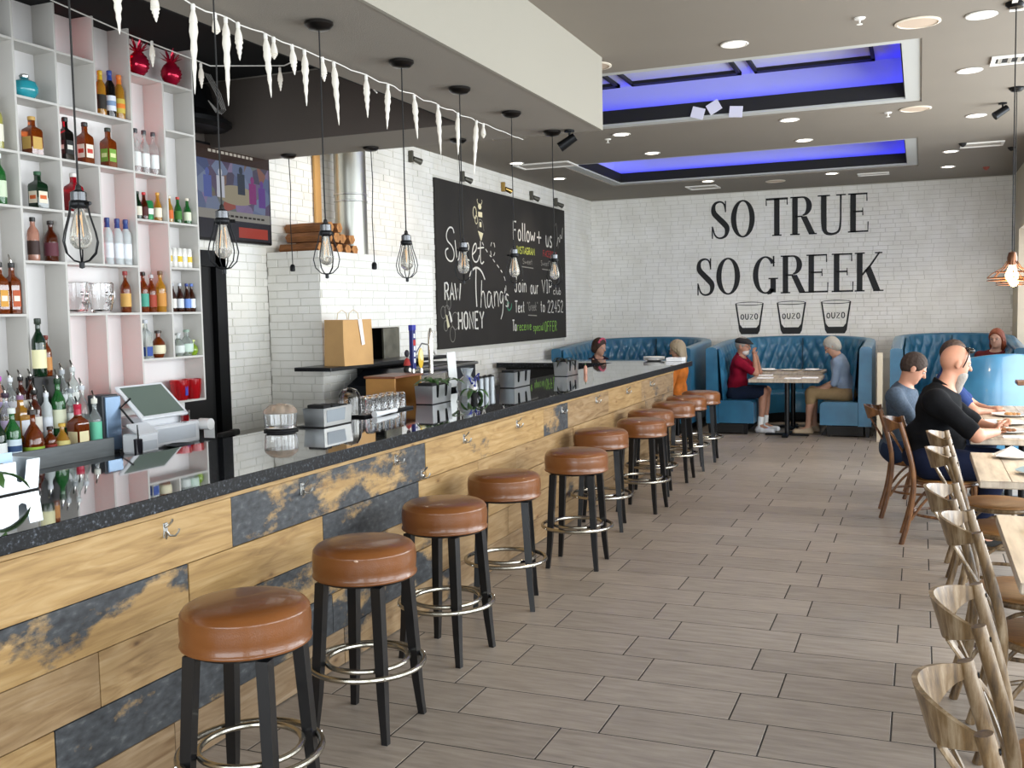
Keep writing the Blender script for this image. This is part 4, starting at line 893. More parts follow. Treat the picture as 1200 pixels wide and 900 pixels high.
def flatline(mb, pts, x, w, th=.0012):
    P = pts; k = len(P); L_, Rr = [], []
    for i in range(k):
        a, b = P[max(i-1, 0)], P[min(i+1, k-1)]; dx, dy = b[0]-a[0], b[1]-a[1]; l = math.hypot(dx, dy) or 1
        nx, ny = -dy/l*w/2, dx/l*w/2; L_.append((x, P[i][0]+nx, P[i][1]+ny)); Rr.append((x, P[i][0]-nx, P[i][1]-ny))
    vs = L_+Rr; mb.add(vs, [(i, i+1, k+i+1, k+i) for i in range(k-1)])
def write(word, y0, y1, z0, cap_h, m_, w=.016, smooth=1, name='chalk_word', skew=0):
    mb = MB(); tot = sum(WID.get(c, .95 if c.isupper() else .85) for c in word); s = (y1-y0)/tot; x = 0
    for c in word:
        wd = WID.get(c, .95 if c.isupper() else .85)
        for st in SF.get(c, []):
            pts = [(y0-12.13+(x+px*wd*.86)*s+skew*py*cap_h, z0-2.235+py*cap_h) for px, py in st]
            flatline(mb, sub(pts, 2 if (smooth and len(pts) > 3) else 0), .0362, w)
        x += wd
    return mb.build(name, m_, cbd, smooth=False, recalc=False)
def curve(pts, m_, w=.018, name='chalk_stroke', n=3):
    mb = MB(); flatline(mb, sub([(a-12.13, b-2.235) for a, b in pts], n), .0364, w); return mb.build(name, m_, cbd, smooth=False, recalc=False)
# big script "Sweet Thang's"
curve([(10.43, 2.60), (10.40, 2.66), (10.30, 2.66), (10.22, 2.58), (10.24, 2.50), (10.36, 2.46), (10.43, 2.38), (10.40, 2.29), (10.30, 2.27), (10.20, 2.32), (10.19, 2.40), (10.27, 2.42)], chalk)
curve([(10.45, 2.52), (10.49, 2.30), (10.55, 2.30), (10.58, 2.50), (10.62, 2.30), (10.68, 2.30), (10.71, 2.52)], chalk)
curve([(10.74, 2.40), (10.84, 2.44), (10.80, 2.53), (10.73, 2.44), (10.76, 2.31), (10.86, 2.31)], chalk)
curve([(10.93, 2.38), (11.05, 2.44), (11.04, 2.53), (10.95, 2.48), (10.91, 2.36), (10.98, 2.29), (11.08, 2.30), (11.13, 2.38)], chalk)
curve([(11.17, 2.55), (11.15, 2.32), (11.19, 2.27), (11.26, 2.31)], chalk); curve([(11.08, 2.46), (11.27, 2.48)], chalk, n=0)
curve([(10.82, 2.09), (10.86, 2.17), (11.02, 2.24), (11.18, 2.20), (11.28, 2.09)], chalk, .024); curve([(11.02, 2.22), (11.0, 1.98), (11.02, 1.76)], chalk, .026)
curve([(11.18, 2.08), (11.14, 1.75)], chalk, n=0); curve([(11.15, 1.86), (11.20, 1.96), (11.26, 1.92), (11.27, 1.78), (11.31, 1.74)], chalk)
curve([(11.46, 1.92), (11.38, 1.96), (11.33, 1.86), (11.36, 1.74), (11.43, 1.78), (11.47, 1.94), (11.48, 1.78), (11.53, 1.74)], chalk)
curve([(11.56, 1.95), (11.57, 1.76)], chalk, n=0); curve([(11.57, 1.88), (11.62, 1.96), (11.68, 1.92), (11.69, 1.76)], chalk)
curve([(11.84, 1.93), (11.77, 1.96), (11.73, 1.87), (11.77, 1.79), (11.83, 1.84), (11.85, 1.94), (11.84, 1.70), (11.76, 1.60)], chalk)
curve([(11.92, 2.00), (11.90, 1.93)], chalk, n=0); curve([(12.03, 1.90), (11.95, 1.93), (11.94, 1.86), (12.02, 1.82), (12.01, 1.75), (11.93, 1.77)], chalk)
write('RAW', 10.14, 10.60, 1.84, .19, chalk, .026, 0); write('HONEY', 10.48, 11.25, 1.50, .20, chalk, .028, 0)
write('Follow', 12.22, 13.06, 2.63, .24, chalk, .024); write('+', 13.09, 13.33, 2.62, .19, chalk, .024); write('us', 13.46, 13.76, 2.60, .27, chalk, .026)
write('INSTAGRAM', 12.34, 13.02, 2.46, .09, chy, .016, 0); write('FACEBOOK', 13.34, 13.92, 2.46, .085, chr_, .016, 0)
write('Sweet', 12.55, 12.92, 2.33, .07, chd, .01); write('SweetThangs', 13.25, 13.95, 2.33, .07, chd, .01)
curve([(12.5, 2.29), (12.95, 2.28)], chd, .014, n=0); curve([(13.3, 2.28), (13.9, 2.27)], chd, .014, n=0)
write('Join', 12.24, 12.70, 1.95, .20, chalk, .02); write('our', 12.82, 13.16, 1.93, .20, chalk, .02); write('VIP', 13.27, 13.72, 1.95, .18, chalk, .02, 0); write('club', 13.74, 14.09, 1.93, .10, chalk, .014)
write('Text', 12.25, 12.60, 1.68, .15, chalk, .018); write('"Greek"', 12.68, 13.12, 1.70, .12, chd, .014); write('to', 13.2, 13.40, 1.68, .16, chalk, .018); write('22452', 13.49, 14.19, 1.67, .17, chalk, .02, 0)
curve([(12.72, 1.64), (13.05, 1.63)], chd, .014, n=0)
write('To', 12.15, 12.30, 1.44, .14, chalk, .018, 0); write('receive', 12.31, 12.85, 1.44, .12, chg, .014); write('special', 12.90, 13.33, 1.42, .11, chg, .014); write('OFFER', 13.36, 13.88, 1.40, .14, chg, .018, 0)
curve([(12.05, 1.80), (11.99, 1.83), (11.97, 1.76), (12.03, 1.70), (12.12, 1.74), (12.13, 1.80)], cht, .018)
# bee, its dashed trail, flowers
def blob(pts, m_, name='chalk_shape'):
    mb = MB(); mb.add([(.0366, a-12.13, b-2.235) for a, b in pts], [tuple(range(len(pts)))]); return mb.build(name, m_, cbd, smooth=False, recalc=False)
def circ(y, z, ry, rz, n=14): return [(y+ry*math.cos(2*PI*i/n), z+rz*math.sin(2*PI*i/n)) for i in range(n)]
beew = mat('bee_cream_chalk', '#cfc8a8', .9)
blob(circ(11.17, 2.965, .05, .035), beew); blob([(11.12, 2.90), (11.24, 2.90), (11.24, 2.84), (11.12, 2.84)], beew); blob([(11.15, 2.78), (11.21, 2.78), (11.21, 2.72), (11.15, 2.72)], beew); blob([(11.10, 2.67), (11.26, 2.65), (11.20, 2.56), (11.18, 2.56)], beew)
curve([(11.13, 2.99), (11.09, 3.03), (11.11, 3.05)], beew, .01); curve([(11.21, 2.99), (11.25, 3.03), (11.23, 3.05)], beew, .01)
curve(circ(11.02, 2.88, .05, .07)+circ(11.02, 2.88, .05, .07)[:1], beew, .014); curve(circ(11.06, 2.80, .04, .05)+circ(11.06, 2.80, .04, .05)[:1], beew, .012); curve([(11.1, 2.7), (11.13, 2.82), (11.25, 2.80), (11.28, 2.68)], chd, .008)
def dashes(pts, m_):
    q = sub(pts, 3); d = 0; seg = []; k = 0
    for a, b in zip(q, q[1:]):
        d += math.hypot(b[0]-a[0], b[1]-a[1]); seg.append(a)
        if d > .055:
            if k % 2 == 0 and len(seg) > 1: curve(seg+[b], m_, .014, 'chalk_dash', 0)
            seg = []; d = 0; k += 1
dashes([(11.22, 2.54), (11.32, 2.46), (11.50, 2.36), (11.62, 2.42), (11.60, 2.56), (11.50, 2.56), (11.46, 2.44), (11.54, 2.34), (11.72, 2.26), (11.92, 2.14), (11.96, 1.98), (11.90, 1.86), (11.98, 1.80), (12.0, 1.76)], chalk)
for (a, b, ry, rz) in ((10.12, 1.72, .06, .06), (10.17, 1.80, .05, .07), (10.02, 1.70, .06, .07), (10.08, 1.55, .05, .06), (10.33, 1.60, .10, .10), (10.25, 1.45, .07, .09)):
    c_ = circ(a+.08, b, ry, rz); curve(c_+c_[:1], chd, .008, 'chalk_flower', 1)
blob([(10.16, 1.68), (10.20, 1.66), (10.26, 1.54), (10.20, 1.52)], beew); blob([(10.24, 1.72), (10.28, 1.70), (10.33, 1.60), (10.29, 1.58)], chalk)
curve([(13.93, 2.63), (14.0, 2.80), (14.06, 2.66), (14.08, 2.84), (14.15, 2.72), (14.2, 2.92)], chalk, .014); curve([(13.86, 2.92), (13.92, 2.98), (13.95, 2.85), (13.99, 2.6)], chd, .01)

# spot lamps along the top of the chalkboard
def spot(x, y, z, label, mcol, tall=.11):
    t = thing('wall_spotlight', label, 'spotlight', (x, y, z), 0, 'small spotlights above the chalkboard')
    MB().bbox(0, .012, -.03, .03, -.055, .055, .003).build('wall_plate', mcol, t)
    MB().bbox(.012, .06, -.035, -.005, -.06, .06, .004).build('housing', mcol, t)
    MB().cyl((.05, .0, -.02), (.10, .08, -.05), .025, .034, 14).build('lamp_head', mcol, t)
    MB().tube([(.01, 0, .01), (.04, .01, 0), (.055, .01, -.02)], .006, 6).build('arm', mcol, t)
for k, (px, y, z) in enumerate(((478, 9.45, 3.33), (535, 10.72, 3.27), (577, 11.95, 3.28), (613, 12.95, 3.27), (647, 13.95, 3.27))):
    spot(XL, y, z, ['first', 'second', 'third, brass coloured', 'fourth', 'fifth, nearest the corner'][k]+' of five spotlights above the chalkboard, counted from the left', mat('brass', '#a98a4e', .3, .9) if k == 2 else mat('dull_grey_metal', '#5c5a52', .5, .6))

# ================================================================== PENDANTS
bulb_m = mat('pale_bulb_glass', '#e6e4dc', .05, trans=.8, ior=1.25); fil_m = mat('warm_filament', '#e8a050', .4, emit='#ffcf90', estr=.6)
def make_pendant(drop):
    t = thing('cage_pendant', 'x', 'pendant lamp')
    MB().lathe([(0, 0), (.062, 0), (.062, -.012), (.045, -.028), (.012, -.034), (0, -.034)], 24).build('canopy', mat('dark_bronze', '#2b2826', .3, .8), t)
    MB().tube([(0, 0, -.03), (0.0015, 0, -drop*.4), (-.001, .001, -drop*.75), (0, 0, -drop)], .0032, 6).build('cord', black_m, t)
    s = MB().lathe([(0, -drop+.01), (.008, -drop), (.010, -drop-.012), (.024, -drop-.02), (.0245, -drop-.065), (.02, -drop-.07), (0, -drop-.07)], 20).build('socket', mat('pewter', '#5b5c5e', .25, .9), t)
    MB().lathe([(.0255, -drop-.045), (.029, -drop-.05), (.029, -drop-.06), (.0255, -drop-.066)], 20).build('collar', blackmetal, s)
    MB().cyl((.028, 0, -drop-.055), (.046, 0, -drop-.055), .006, n=8).build('thumb_screw', blackmetal, s)
    z0 = -drop-.07
    b = MB().lathe([(.012, z0+.004), (.016, z0-.01), (.028, z0-.06), (.033, z0-.085), (.030, z0-.105), (.018, z0-.120), (0, z0-.125)], 20).build('bulb', bulb_m, t)
    MB().tube([(.006, 0, z0-.01), (.010, 0, z0-.085), (-.004, .006, z0-.02), (-.010, 0, z0-.085), (-.004, -.006, z0-.02)], .0011, 4).build('filament', fil_m, b)
    cg = MB()
    for k in range(6):
        a = k*PI/3+.2; c, s_ = math.cos(a), math.sin(a)
        cg.tube([(c*.027, s_*.027, z0+.015), (c*.034, s_*.034, z0-.02), (c*.050, s_*.050, z0-.07), (c*.056, s_*.056, z0-.10), (c*.048, s_*.048, z0-.135), (c*.025, s_*.025, z0-.158), (0, 0, z0-.165)], .0024, 5)
    cg.lathe([(0, z0-.158), (.008, z0-.162), (.008, z0-.18), (0, z0-.183)], 10)
    cg.build('wire_cage', blackmetal, t)
    return t
pend = make_pendant(.84)
PD = [(2.385, 'nearest cage pendant, in front of the bottle shelves'), (3.07, 'second cage pendant, in front of the television'), (3.77, 'third cage pendant, in front of the firewood'), (4.51, 'fourth cage pendant, left of the chalkboard'),
      (5.19, 'fifth cage pendant, over the word Sweet'), (5.96, 'sixth cage pendant, over the middle of the chalkboard'), (6.72, 'last cage pendant, at the end of the soffit')]
for k, (y, lb) in enumerate(PD):
    o = pend if k == 0 else dup(pend); o.location = (-2.40, y, SB); o.rotation_euler = (0, 0, k*.7); o['label'] = lb; o['group'] = 'cage pendants over the bar'
for k, (x, lb, dr) in enumerate(((-4.58, 'bare socket pendant left of the firewood stack', .85), (-3.845, 'bare socket pendant right of the flue duct', .86), (-3.118, 'bare socket pendant beside the fifth cage pendant', .86))):
    t = thing('socket_pendant', lb, 'pendant lamp', (x, 6.70, SB), 0, 'bare socket pendants on the cross beam')
    MB().lathe([(0, 0), (.06, 0), (.06, -.012), (.04, -.026), (0, -.03)], 24).build('canopy', mat('dark_bronze', '#2b2826', .3, .8), t)
    MB().tube([(0, 0, -.03), (.006, .003, -dr*.3), (-.006, 0, -dr*.6), (0.002, 0, -dr)], .0035, 6).build('cord', black_m, t)
    MB().lathe([(0, -dr), (.012, -dr), (.02, -dr-.014), (.02, -dr-.048), (.015, -dr-.054), (0, -dr-.05)], 16).build('socket', blackmetal, t)
# icicle string lights
ice = mat('frosted_icicle_plastic', '#e8e6df', .25, trans=.35, emit='#fff2dd', estr=.12)
strg = thing('icicle_light_string', 'white wire string that the icicle lights hang from', 'string light', (-2.83, 4.3, SB-.015))
mb = MB(); pts = []
for k in range(61):
    y = -1.9+k*.0735; pts.append((0.17 + .006*math.sin(k*1.9), y, -.008+.005*math.cos(k*1.7)))
mb.tube(pts, .003, 5).build('wire', mat('white_wire', '#dcd9d2', .5), strg)
def icicle(y, x, L, lb, tilt=0, z=SB-.02):
    t = thing('icicle_light', lb, 'icicle light', (x, y, z), 0, 'icicle lights hanging along the soffit edge')
    pr = [(0, 0), (.006, -.002), (.008, -.03), (.015, -.055), (.017, -.075)]
    n = 8
    for i in range(n+1):
        f = i/n; pr.append((.0165*(1-f)**.8*(1+.16*(1 if i % 2 else -1))+.0008, -.075-(L-.075)*f))
    o = MB().lathe(pr, 9, M=Matrix.Rotation(tilt, 3, 'Y')).build('icicle', ice, t, angle=60)
    MB().lathe([(.0085, -.004), (.0085, -.026)], 8, M=Matrix.Rotation(tilt, 3, 'Y')).build('socket', mat('white_wire', '#dcd9d2', .5), t)
IC = [(2.86, .22), (3.05, .13), (3.27, .35), (3.40, .09), (3.47, .36), (3.55, .16), (3.74, .28), (3.80, .10), (3.94, .14), (4.04, .26), (4.19, .12), (4.29, .31), (4.60, .22), (4.83, .24), (5.13, .25), (5.43, .30), (5.71, .26), (5.99, .35), (6.10, .10)]
IL = ['first', 'second', 'third', 'fourth', 'fifth', 'sixth', 'seventh', 'eighth', 'ninth', 'tenth', 'eleventh', 'twelfth', 'thirteenth', 'fourteenth', 'fifteenth', 'sixteenth', 'seventeenth', 'eighteenth', 'last']
for k, (y, L) in enumerate(IC): icicle(y, -2.655, L, IL[k]+' icicle light along the soffit, counted from the left', R.uniform(-.08, .08))
t = thing('slack_icicle_string', 'slack white wire with icicle lights above the bottle shelves', 'string light', (-4.2, 5.0, 3.3))
MB().tube([(-.05, -.9, .08), (.1, -.5, -.02), (.25, 0, -.10), (.5, .4, -.04), (.9, .3, .02), (1.38, .0, -.37)], .004, 5).build('wire', mat('white_wire', '#dcd9d2', .5), t)
for k, (x, y, z) in enumerate(((-4.05, 4.62, 3.27), (-3.98, 4.95, 3.21), (-3.72, 5.38, 3.25))): icicle(y, x, .15, ['left', 'middle', 'right'][k]+' icicle on the slack string over the shelves', 0, z)

# ================================================================== CEILING FIXTURES
lampw = mat('downlight_glow', '#ffffff', .5, emit='#fff1dc', estr=7)
trim_w = mat('white_trim', '#e6e3dc', .5)
def make_down():
    t = thing('downlight', 'x', 'ceiling light')
    MB().lathe([(.072, 0.0), (.09, 0.0), (.094, -.004), (.088, -.009), (.072, -.007), (.070, .0)], 32).build('trim_ring', trim_w, t)
    MB().lathe([(0, -.0035), (.071, -.0035)], 32).build('lens', lampw, t, recalc=False)
    return t
dl = make_down()
DL = [(-1.165, 6.90, 'in front of the nearer blue recess, left'), (.33, 6.90, 'by the top right corner beside the beige vent'), (.33, 8.48, 'right of the nearer recess beside the louvred vent'), (.47, 10.53, 'right of the gap between the two recesses'),
      (.31, 12.85, 'right of the farther recess'), (.316, 14.27, 'nearest the mural wall on the right'), (-1.16, 9.90, 'just behind the nearer recess, middle'), (-1.16, 11.18, 'just in front of the farther recess, middle'),
      (-2.795, 9.88, 'behind the nearer recess, left, by the soffit'), (-2.82, 11.23, 'in front of the farther recess, left'), (-2.75, 14.10, 'between farther recess and mural wall, left'), (-1.11, 14.17, 'between farther recess and mural wall, middle'),
      (-4.45, 11.18, 'over the chalkboard, nearer one'), (-4.47, 12.76, 'over the chalkboard, farther one')]
for k, (x, y, lb) in enumerate(DL):
    o = dl if k == 0 else dup(dl); o.location = (x, y, CZ-.001); o['label'] = 'round lit downlight '+lb; o['group'] = 'round ceiling downlights'
    l = bpy.data.lights.new('downlight_beam', 'SPOT'); l.energy = 60 if y > 13 else 26; l.spot_size = 2.0; l.spot_blend = .8; l.color = (1, .86, .68); l.shadow_soft_size = .07
    q = bpy.data.objects.new('downlight_beam', l); COL.objects.link(q); q.location = (x, y, CZ-.03)
for k, (x, y, lb) in enumerate(((-.03, 6.9, 'large round beige ceiling speaker near the camera'), (-.055, 9.90, 'round beige ceiling speaker between the blue recesses'), (-1.9, 14.6, 'small beige ceiling speaker by the mural wall'), (-2.2, 7.05, 'pale round ceiling speaker beside the soffit end'))):
    t = thing('ceiling_speaker', lb, 'speaker', (x, y, CZ-.001), 0, 'round ceiling speakers')
    MB().lathe([(.118, 0), (.135, 0), (.137, -.006), (.12, -.010), (.118, -.004)], 36).build('rim', mat('cream_rim', '#ddd2c0', .5), t); MB().lathe([(0, -.001), (.119, -.001), (.119, -.005), (0, -.006)], 36).build('grille', mat('beige_grille', '#c4b09c', .8), t)
for k, (x, y, lb) in enumerate(((-.36, 6.64, 'fire sprinkler head near the nearer recess'), (-.29, 9.98, 'fire sprinkler head between the recesses'), (-3.0, 10.1, 'fire sprinkler head beyond the soffit'))):
    t = thing('sprinkler', lb, 'sprinkler', (x, y, CZ-.001), 0, 'ceiling sprinklers')
    MB().lathe([(0, 0), (.035, 0), (.03, -.008), (0, -.01)], 20).build('cover', trim_w, t); MB().lathe([(0, -.01), (.006, -.01), (.005, -.035), (.018, -.037), (.018, -.040), (0, -.041)], 12).build('head', trim_w, t)
def vent(x, y, w, d, lb, louv=6, slats=True):
    t = thing('air_vent', lb, 'vent', (x, y, CZ-.001), 0, 'ceiling air vents')
    mb = MB()
    for a in ((-w, w, -d, -d+.03), (-w, w, d-.03, d), (-w, -w+.03, -d+.03, d-.03), (w-.03, w, -d+.03, d-.03)): mb.box(a[0], a[1], a[2], a[3], -.015, 0)
    mb.build('frame', trim_w, t, smooth=False)
    MB().box(-w+.03, w-.03, -d+.03, d-.03, -.003, -.001).build('duct_opening', black_m if slats else mat('vent_grey', '#b9b2a8', .7), t, smooth=False)
    if slats:
        nl = louv
        for k in range(nl):
            x0 = -w+.03+(2*w-.06)*(k+.5)/nl; MB().box(x0-.014, x0+.010, -d+.03, d-.03, -.011, -.008, rot=rotm('Y', .5)).build('louvre', trim_w, t, smooth=False)
vent(.68, 8.23, .22, .13, 'louvred white ceiling vent right of the nearer recess'); vent(.72, 6.72, .24, .14, 'louvred white ceiling vent in the top right corner')
vent(.62, 12.45, .22, .16, 'flat pale ceiling vent at the right by the pier', slats=False); vent(-.60, 14.5, .2, .12, 'pale ceiling vent over the mural, right', slats=False)
vent(-2.95, 14.75, .22, .2, 'pale ceiling vent over the mural, left', slats=False); vent(-4.2, 11.5, .35, .2, 'wide pale ceiling vent above the chalkboard', slats=False); vent(-3.9, 8.6, .35, .12, 'wide pale ceiling vent behind the pendants', slats=False)
def trackspot(x, y, z, lb, rz):
    t = thing('track_spotlight', lb, 'spotlight', (x, y, z), rz, 'small black spotlights on the ceiling')
    MB().lathe([(0, 0), (.035, 0), (.035, -.012), (0, -.014)], 16).build('base', blackmetal, t); MB().cyl((0, 0, -.01), (0, 0, -.06), .008, n=8).build('stem', blackmetal, t)
    MB().cyl((.04, 0, -.045), (-.07, 0, -.115), .03, .036, 16).build('lamp_head', blackmetal, t)
trackspot(-2.28, 6.74, SB, 'small black spotlight under the end corner of the soffit', .2); trackspot(.66, 10.0, CZ, 'small black spotlight at the right by the vents', .3)
for k, (x, y) in enumerate(((.42, 12.3), (.95, 12.9), (.78, 14.6))):
    t = thing('smoke_detector', ['dark ceiling sensor above a downlight at the right', 'dark ceiling sensor by the pier', 'reddish ceiling sensor nearest the mural wall'][k], 'sensor', (x, y, CZ), 0, 'ceiling sensors'); MB().lathe([(0, 0), (.045, 0), (.03, -.025), (.01, -.04), (0, -.04)], 16).build('body', black_m if k < 2 else mat('brick_red', '#9a4a3a', .5), t)
for k, (x, z, a) in enumerate(((-1.93, -.08, .3), (-1.78, -.04, -.5), (-1.58, -.10, .1))):
    t = thing('paper_card', ['left', 'middle', 'right'][k]+' white card hanging at the edge of the nearer recess', 'card', (x, 9.43, CZ+z+.13), 0, 'white cards at the recess edge')
    MB().box(-.06, .06, -.003, .003, -.05, .05, rot=rotm('Y', a)).build('card', mat('white_card', '#d9d7e0', .6), t, smooth=False)
# cage lamp at the right over the tables
def shade_lamp(x, y, z, lb):
    t = thing('warm_cage_lamp', lb, 'pendant lamp', (x, y, CZ), 0, 'lit wire shade lamps over the tables'); dz = z-CZ
    MB().lathe([(0, 0), (.06, 0), (.06, -.012), (.04, -.03), (0, -.034)], 24).build('canopy', blackmetal, t)
    MB().tube([(0, 0, -.03), (0, 0, dz)], .004, 6).build('cord', black_m, t)
    MB().lathe([(0, dz+.01), (.02, dz), (.028, dz-.03), (.026, dz-.075), (0, dz-.075)], 18).build('socket', mat('copper_dark', '#6b4a38', .3, .9), t)
    MB().lathe([(.013, dz-.07), (.02, dz-.09), (.036, dz-.13), (.036, dz-.15), (.02, dz-.175), (0, dz-.18)], 18).build('bulb', mat('lit_bulb', '#ffdca0', .3, emit='#ffd9a0', estr=14), t)
    cg = MB()
    for k in range(8):
        a = k*PI/4; c, s_ = math.cos(a), math.sin(a); cg.tube([(c*.026, s_*.026, dz-.05), (c*.05, s_*.05, dz-.09), (c*.11, s_*.11, dz-.125), (c*.135, s_*.135, dz-.15)], .003, 5)
    for r_, zz in ((.135, -.15), (.09, -.115), (.135, -.165)): cg.tube([(r_*math.cos(2*PI*i/28), r_*math.sin(2*PI*i/28), dz+zz) for i in range(28)], .0032, 5, closed=True)
    cg.build('wire_shade', mat('copper_wire', '#7a5238', .35, .9), t)
    l = bpy.data.lights.new('bulb_light', 'POINT'); l.energy = 14; l.color = (1, .72, .42); l.shadow_soft_size = .05; q = bpy.data.objects.new('bulb_light', l); COL.objects.link(q); q.location = (x, y, z-.22)
shade_lamp(.507, 6.72, 1.99, 'lit copper wire shade lamp at the right edge, nearer one'); shade_lamp(.72, 9.35, 2.0, 'lit copper wire shade lamp at the right edge, farther one')

# ================================================================== THINGS ON THE BAR
BT = 1.06
cad_m = mat('satin_steel', '#c2c6c8', .3, 1.0, bump=.02, bscale=200); etch = mat('etched_print', '#8d949a', .5, .3); blk_in = mat('black_napkins', '#0d0d0e', .8)
def caddy(x, y, lb, L=.31, Wd=.14, H=.11, rz=0, slots=True, black=True):
    t = thing('bar_caddy', lb, 'caddy', (x, y, BT), rz, 'steel napkin caddies on the bar')
    b, c = .9, 1.0; w, l = Wd/2, L/2; th = .003; mb = MB()
    mb.bbox(-w*.92, w*.92, -l*.95, l*.95, 0, .006, .001)
    o = mb.build('base', black_m, t)
    def wall(p0, p1, q1, q0, n, nm='side_panel', cut=False):
        if not cut: MB().poly([p0, p1, q1, q0], n, th).build(nm, cad_m, t, smooth=False); return
        P0, P1, Q1, Q0 = map(Vector, (p0, p1, q1, q0))
        def at(u, v): return (P0.lerp(P1, u)).lerp(Q0.lerp(Q1, u), v)
        pl = [(0, 0), (1, 0), (1, 1), (.80, 1), (.78, .35), (.72, .28), (.66, .35), (.64, 1), (.36, 1), (.34, .35), (.28, .28), (.22, .35), (.20, 1), (0, 1)]
        MB().poly([at(*a) for a in pl], n, th).build(nm, cad_m, t, smooth=False)
    z0, z1 = .006, H
    wall((w*.9, -l*.94, z0), (w*.9, l*.94, z0), (w, l, z1), (w, -l, z1), (-1, 0, 0), cut=slots)
    wall((-w*.9, -l*.94, z0), (-w*.9, l*.94, z0), (-w, l, z1), (-w, -l, z1), (1, 0, 0))
    wall((-w*.9, -l*.94, z0), (w*.9, -l*.94, z0), (w, -l, z1), (-w, -l, z1), (0, 1, 0))
    wall((-w*.9, l*.94, z0), (w*.9, l*.94, z0), (w, l, z1), (-w, l, z1), (0, -1, 0))
    MB().poly([(w*.93+.001, -l*.75, H*.25), (w*.93+.001, l*.45, H*.25), (w*.99+.001, l*.5, H*.9), (w*.99+.001, -l*.8, H*.9)], (1, 0, 0), .0008).build('etched_panel', etch, t, smooth=False) if not slots else None
    if black:
        for k in range(3): MB().bbox(-w*.8, w*.8, -l*.85+k*l*.58, -l*.85+k*l*.58+l*.5, .01, H+.018-.006*k, .004).build('napkin_stack', blk_in, t, smooth=False)
    return t
caddy(-3.185, 4.965, 'plain steel caddy with black napkins, nearest the oven corner', slots=False)
caddy(-3.20, 6.36, 'slotted steel caddy with a small planter, in the middle of the bar', H=.13)
caddy(-3.18, 7.86, 'slotted steel caddy with black napkins beside the bowl and cutlery jars', L=.38, H=.13)
caddy(-3.21, 9.28, 'slotted steel caddy with a dark plant, farthest along the bar', L=.36, H=.14)
caddy(-3.17, 2.67, 'slotted steel caddy with blue cards at the left edge of the bar', H=.12, black=False)
t = thing('drinks_card', 'pale blue card with an orange dot standing in the left caddy', 'card', (-3.17, 2.68, BT+.012)); MB().box(-.004, 0, -.10, .08, 0, .135).build('card', lab('#b8d4ec'), t, smooth=False); MB().lathe([(0, 0), (.025, 0)], 20, c=(.001, .03, .075), M=Matrix(((0, 0, 1), (1, 0, 0), (0, 1, 0)))).build('orange_dot', lab('#c98f6a'), t, recalc=False)
# plants
leafm = mat('dark_green_leaf', '#3f5d2f', .45, noise=.25, nscale=12); leafd = mat('blackish_leaf', '#1d241c', .5)
def leaf(mb, p, d, L, W_, droop=.5, n=7):
    d = Vector(d).normalized(); s = d.cross(Vector((0, 0, 1)))
    if s.length < .1: s = Vector((1, 0, 0))
    s.normalize(); pts = []; c = Vector(p); dd = d.copy()
    vs = []
    for i in range(n+1):
        f = i/n; wv = W_*math.sin(PI*min(1, f*.93+.05))**.7*(1 if i < n else .05)
        vs += [c-s*wv+Vector((0, 0, wv*.25)), c.copy(), c+s*wv+Vector((0, 0, wv*.25))]
        c = c+dd*L/n; dd = (dd+Vector((0, 0, -droop/n*2))).normalized()
    mb.add(vs, [(i*3+k, i*3+k+1, i*3+4+k, i*3+3+k) for i in range(n) for k in range(2)])
def plant(x, y, z, lb, nl, L, W_, m_, pot=None, seed=1, droop=1.0, flower=None):
    t = thing('potted_plant', lb, 'plant', (x, y, z)); rn = random.Random(seed)
    if pot: MB().lathe([(0, 0), (pot[0]*.75, 0), (pot[0], pot[1]), (pot[0]*.92, pot[1]), (pot[0]*.7, .01), (0, .01)], 20).build('pot', pot[2], t)
    MB().lathe([(0, 0), ((pot[0]*.9 if pot else .03), 0)], 16, c=(0, 0, (pot[1]*.9 if pot else .0))).build('soil', mat('soil', '#2a1f18', .95), t, recalc=False)
    for k in range(nl):
        a = 2*PI*k/nl+rn.uniform(-.3, .3); mb = MB(); e = rn.uniform(.5, 1.3)
        leaf(mb, (0, 0, pot[1]*.9 if pot else 0), (math.cos(a), math.sin(a), e), L*rn.uniform(.8, 1.15), W_, droop); o = mb.build('leaf', m_, t, angle=80); s_ = o.modifiers.new('s', 'SOLIDIFY'); s_.thickness = .0012
    return t
plant(-3.20, 6.36, BT+.13, 'leafy black pot plant sitting in the middle caddy', 7, .17, .018, leafm, None, 3, 1.0)
t = plant(-3.34, 6.78, BT, 'plant with broad arching leaves in a terracotta pot behind the middle caddy', 6, .20, .024, leafm, (.05, .09, mat('terracotta', '#9a5a3a', .7)), 5, .9)
plant(-3.21, 9.2, BT+.14, 'spiky dark plant sitting in the far caddy', 9, .18, .014, leafd, None, 8, 1.2)
t = plant(-3.02, 6.66, BT, 'large drooping green leaf plant by the blue wrapped gift', 4, .15, .022, leafm, (.03, .05, black_m), 12, 1.4)
plant(-3.05, 2.50, BT, 'broad green leaves reaching in at the left edge of the bar', 5, .2, .03, leafm, (.05, .08, black_m), 21, 1.0)
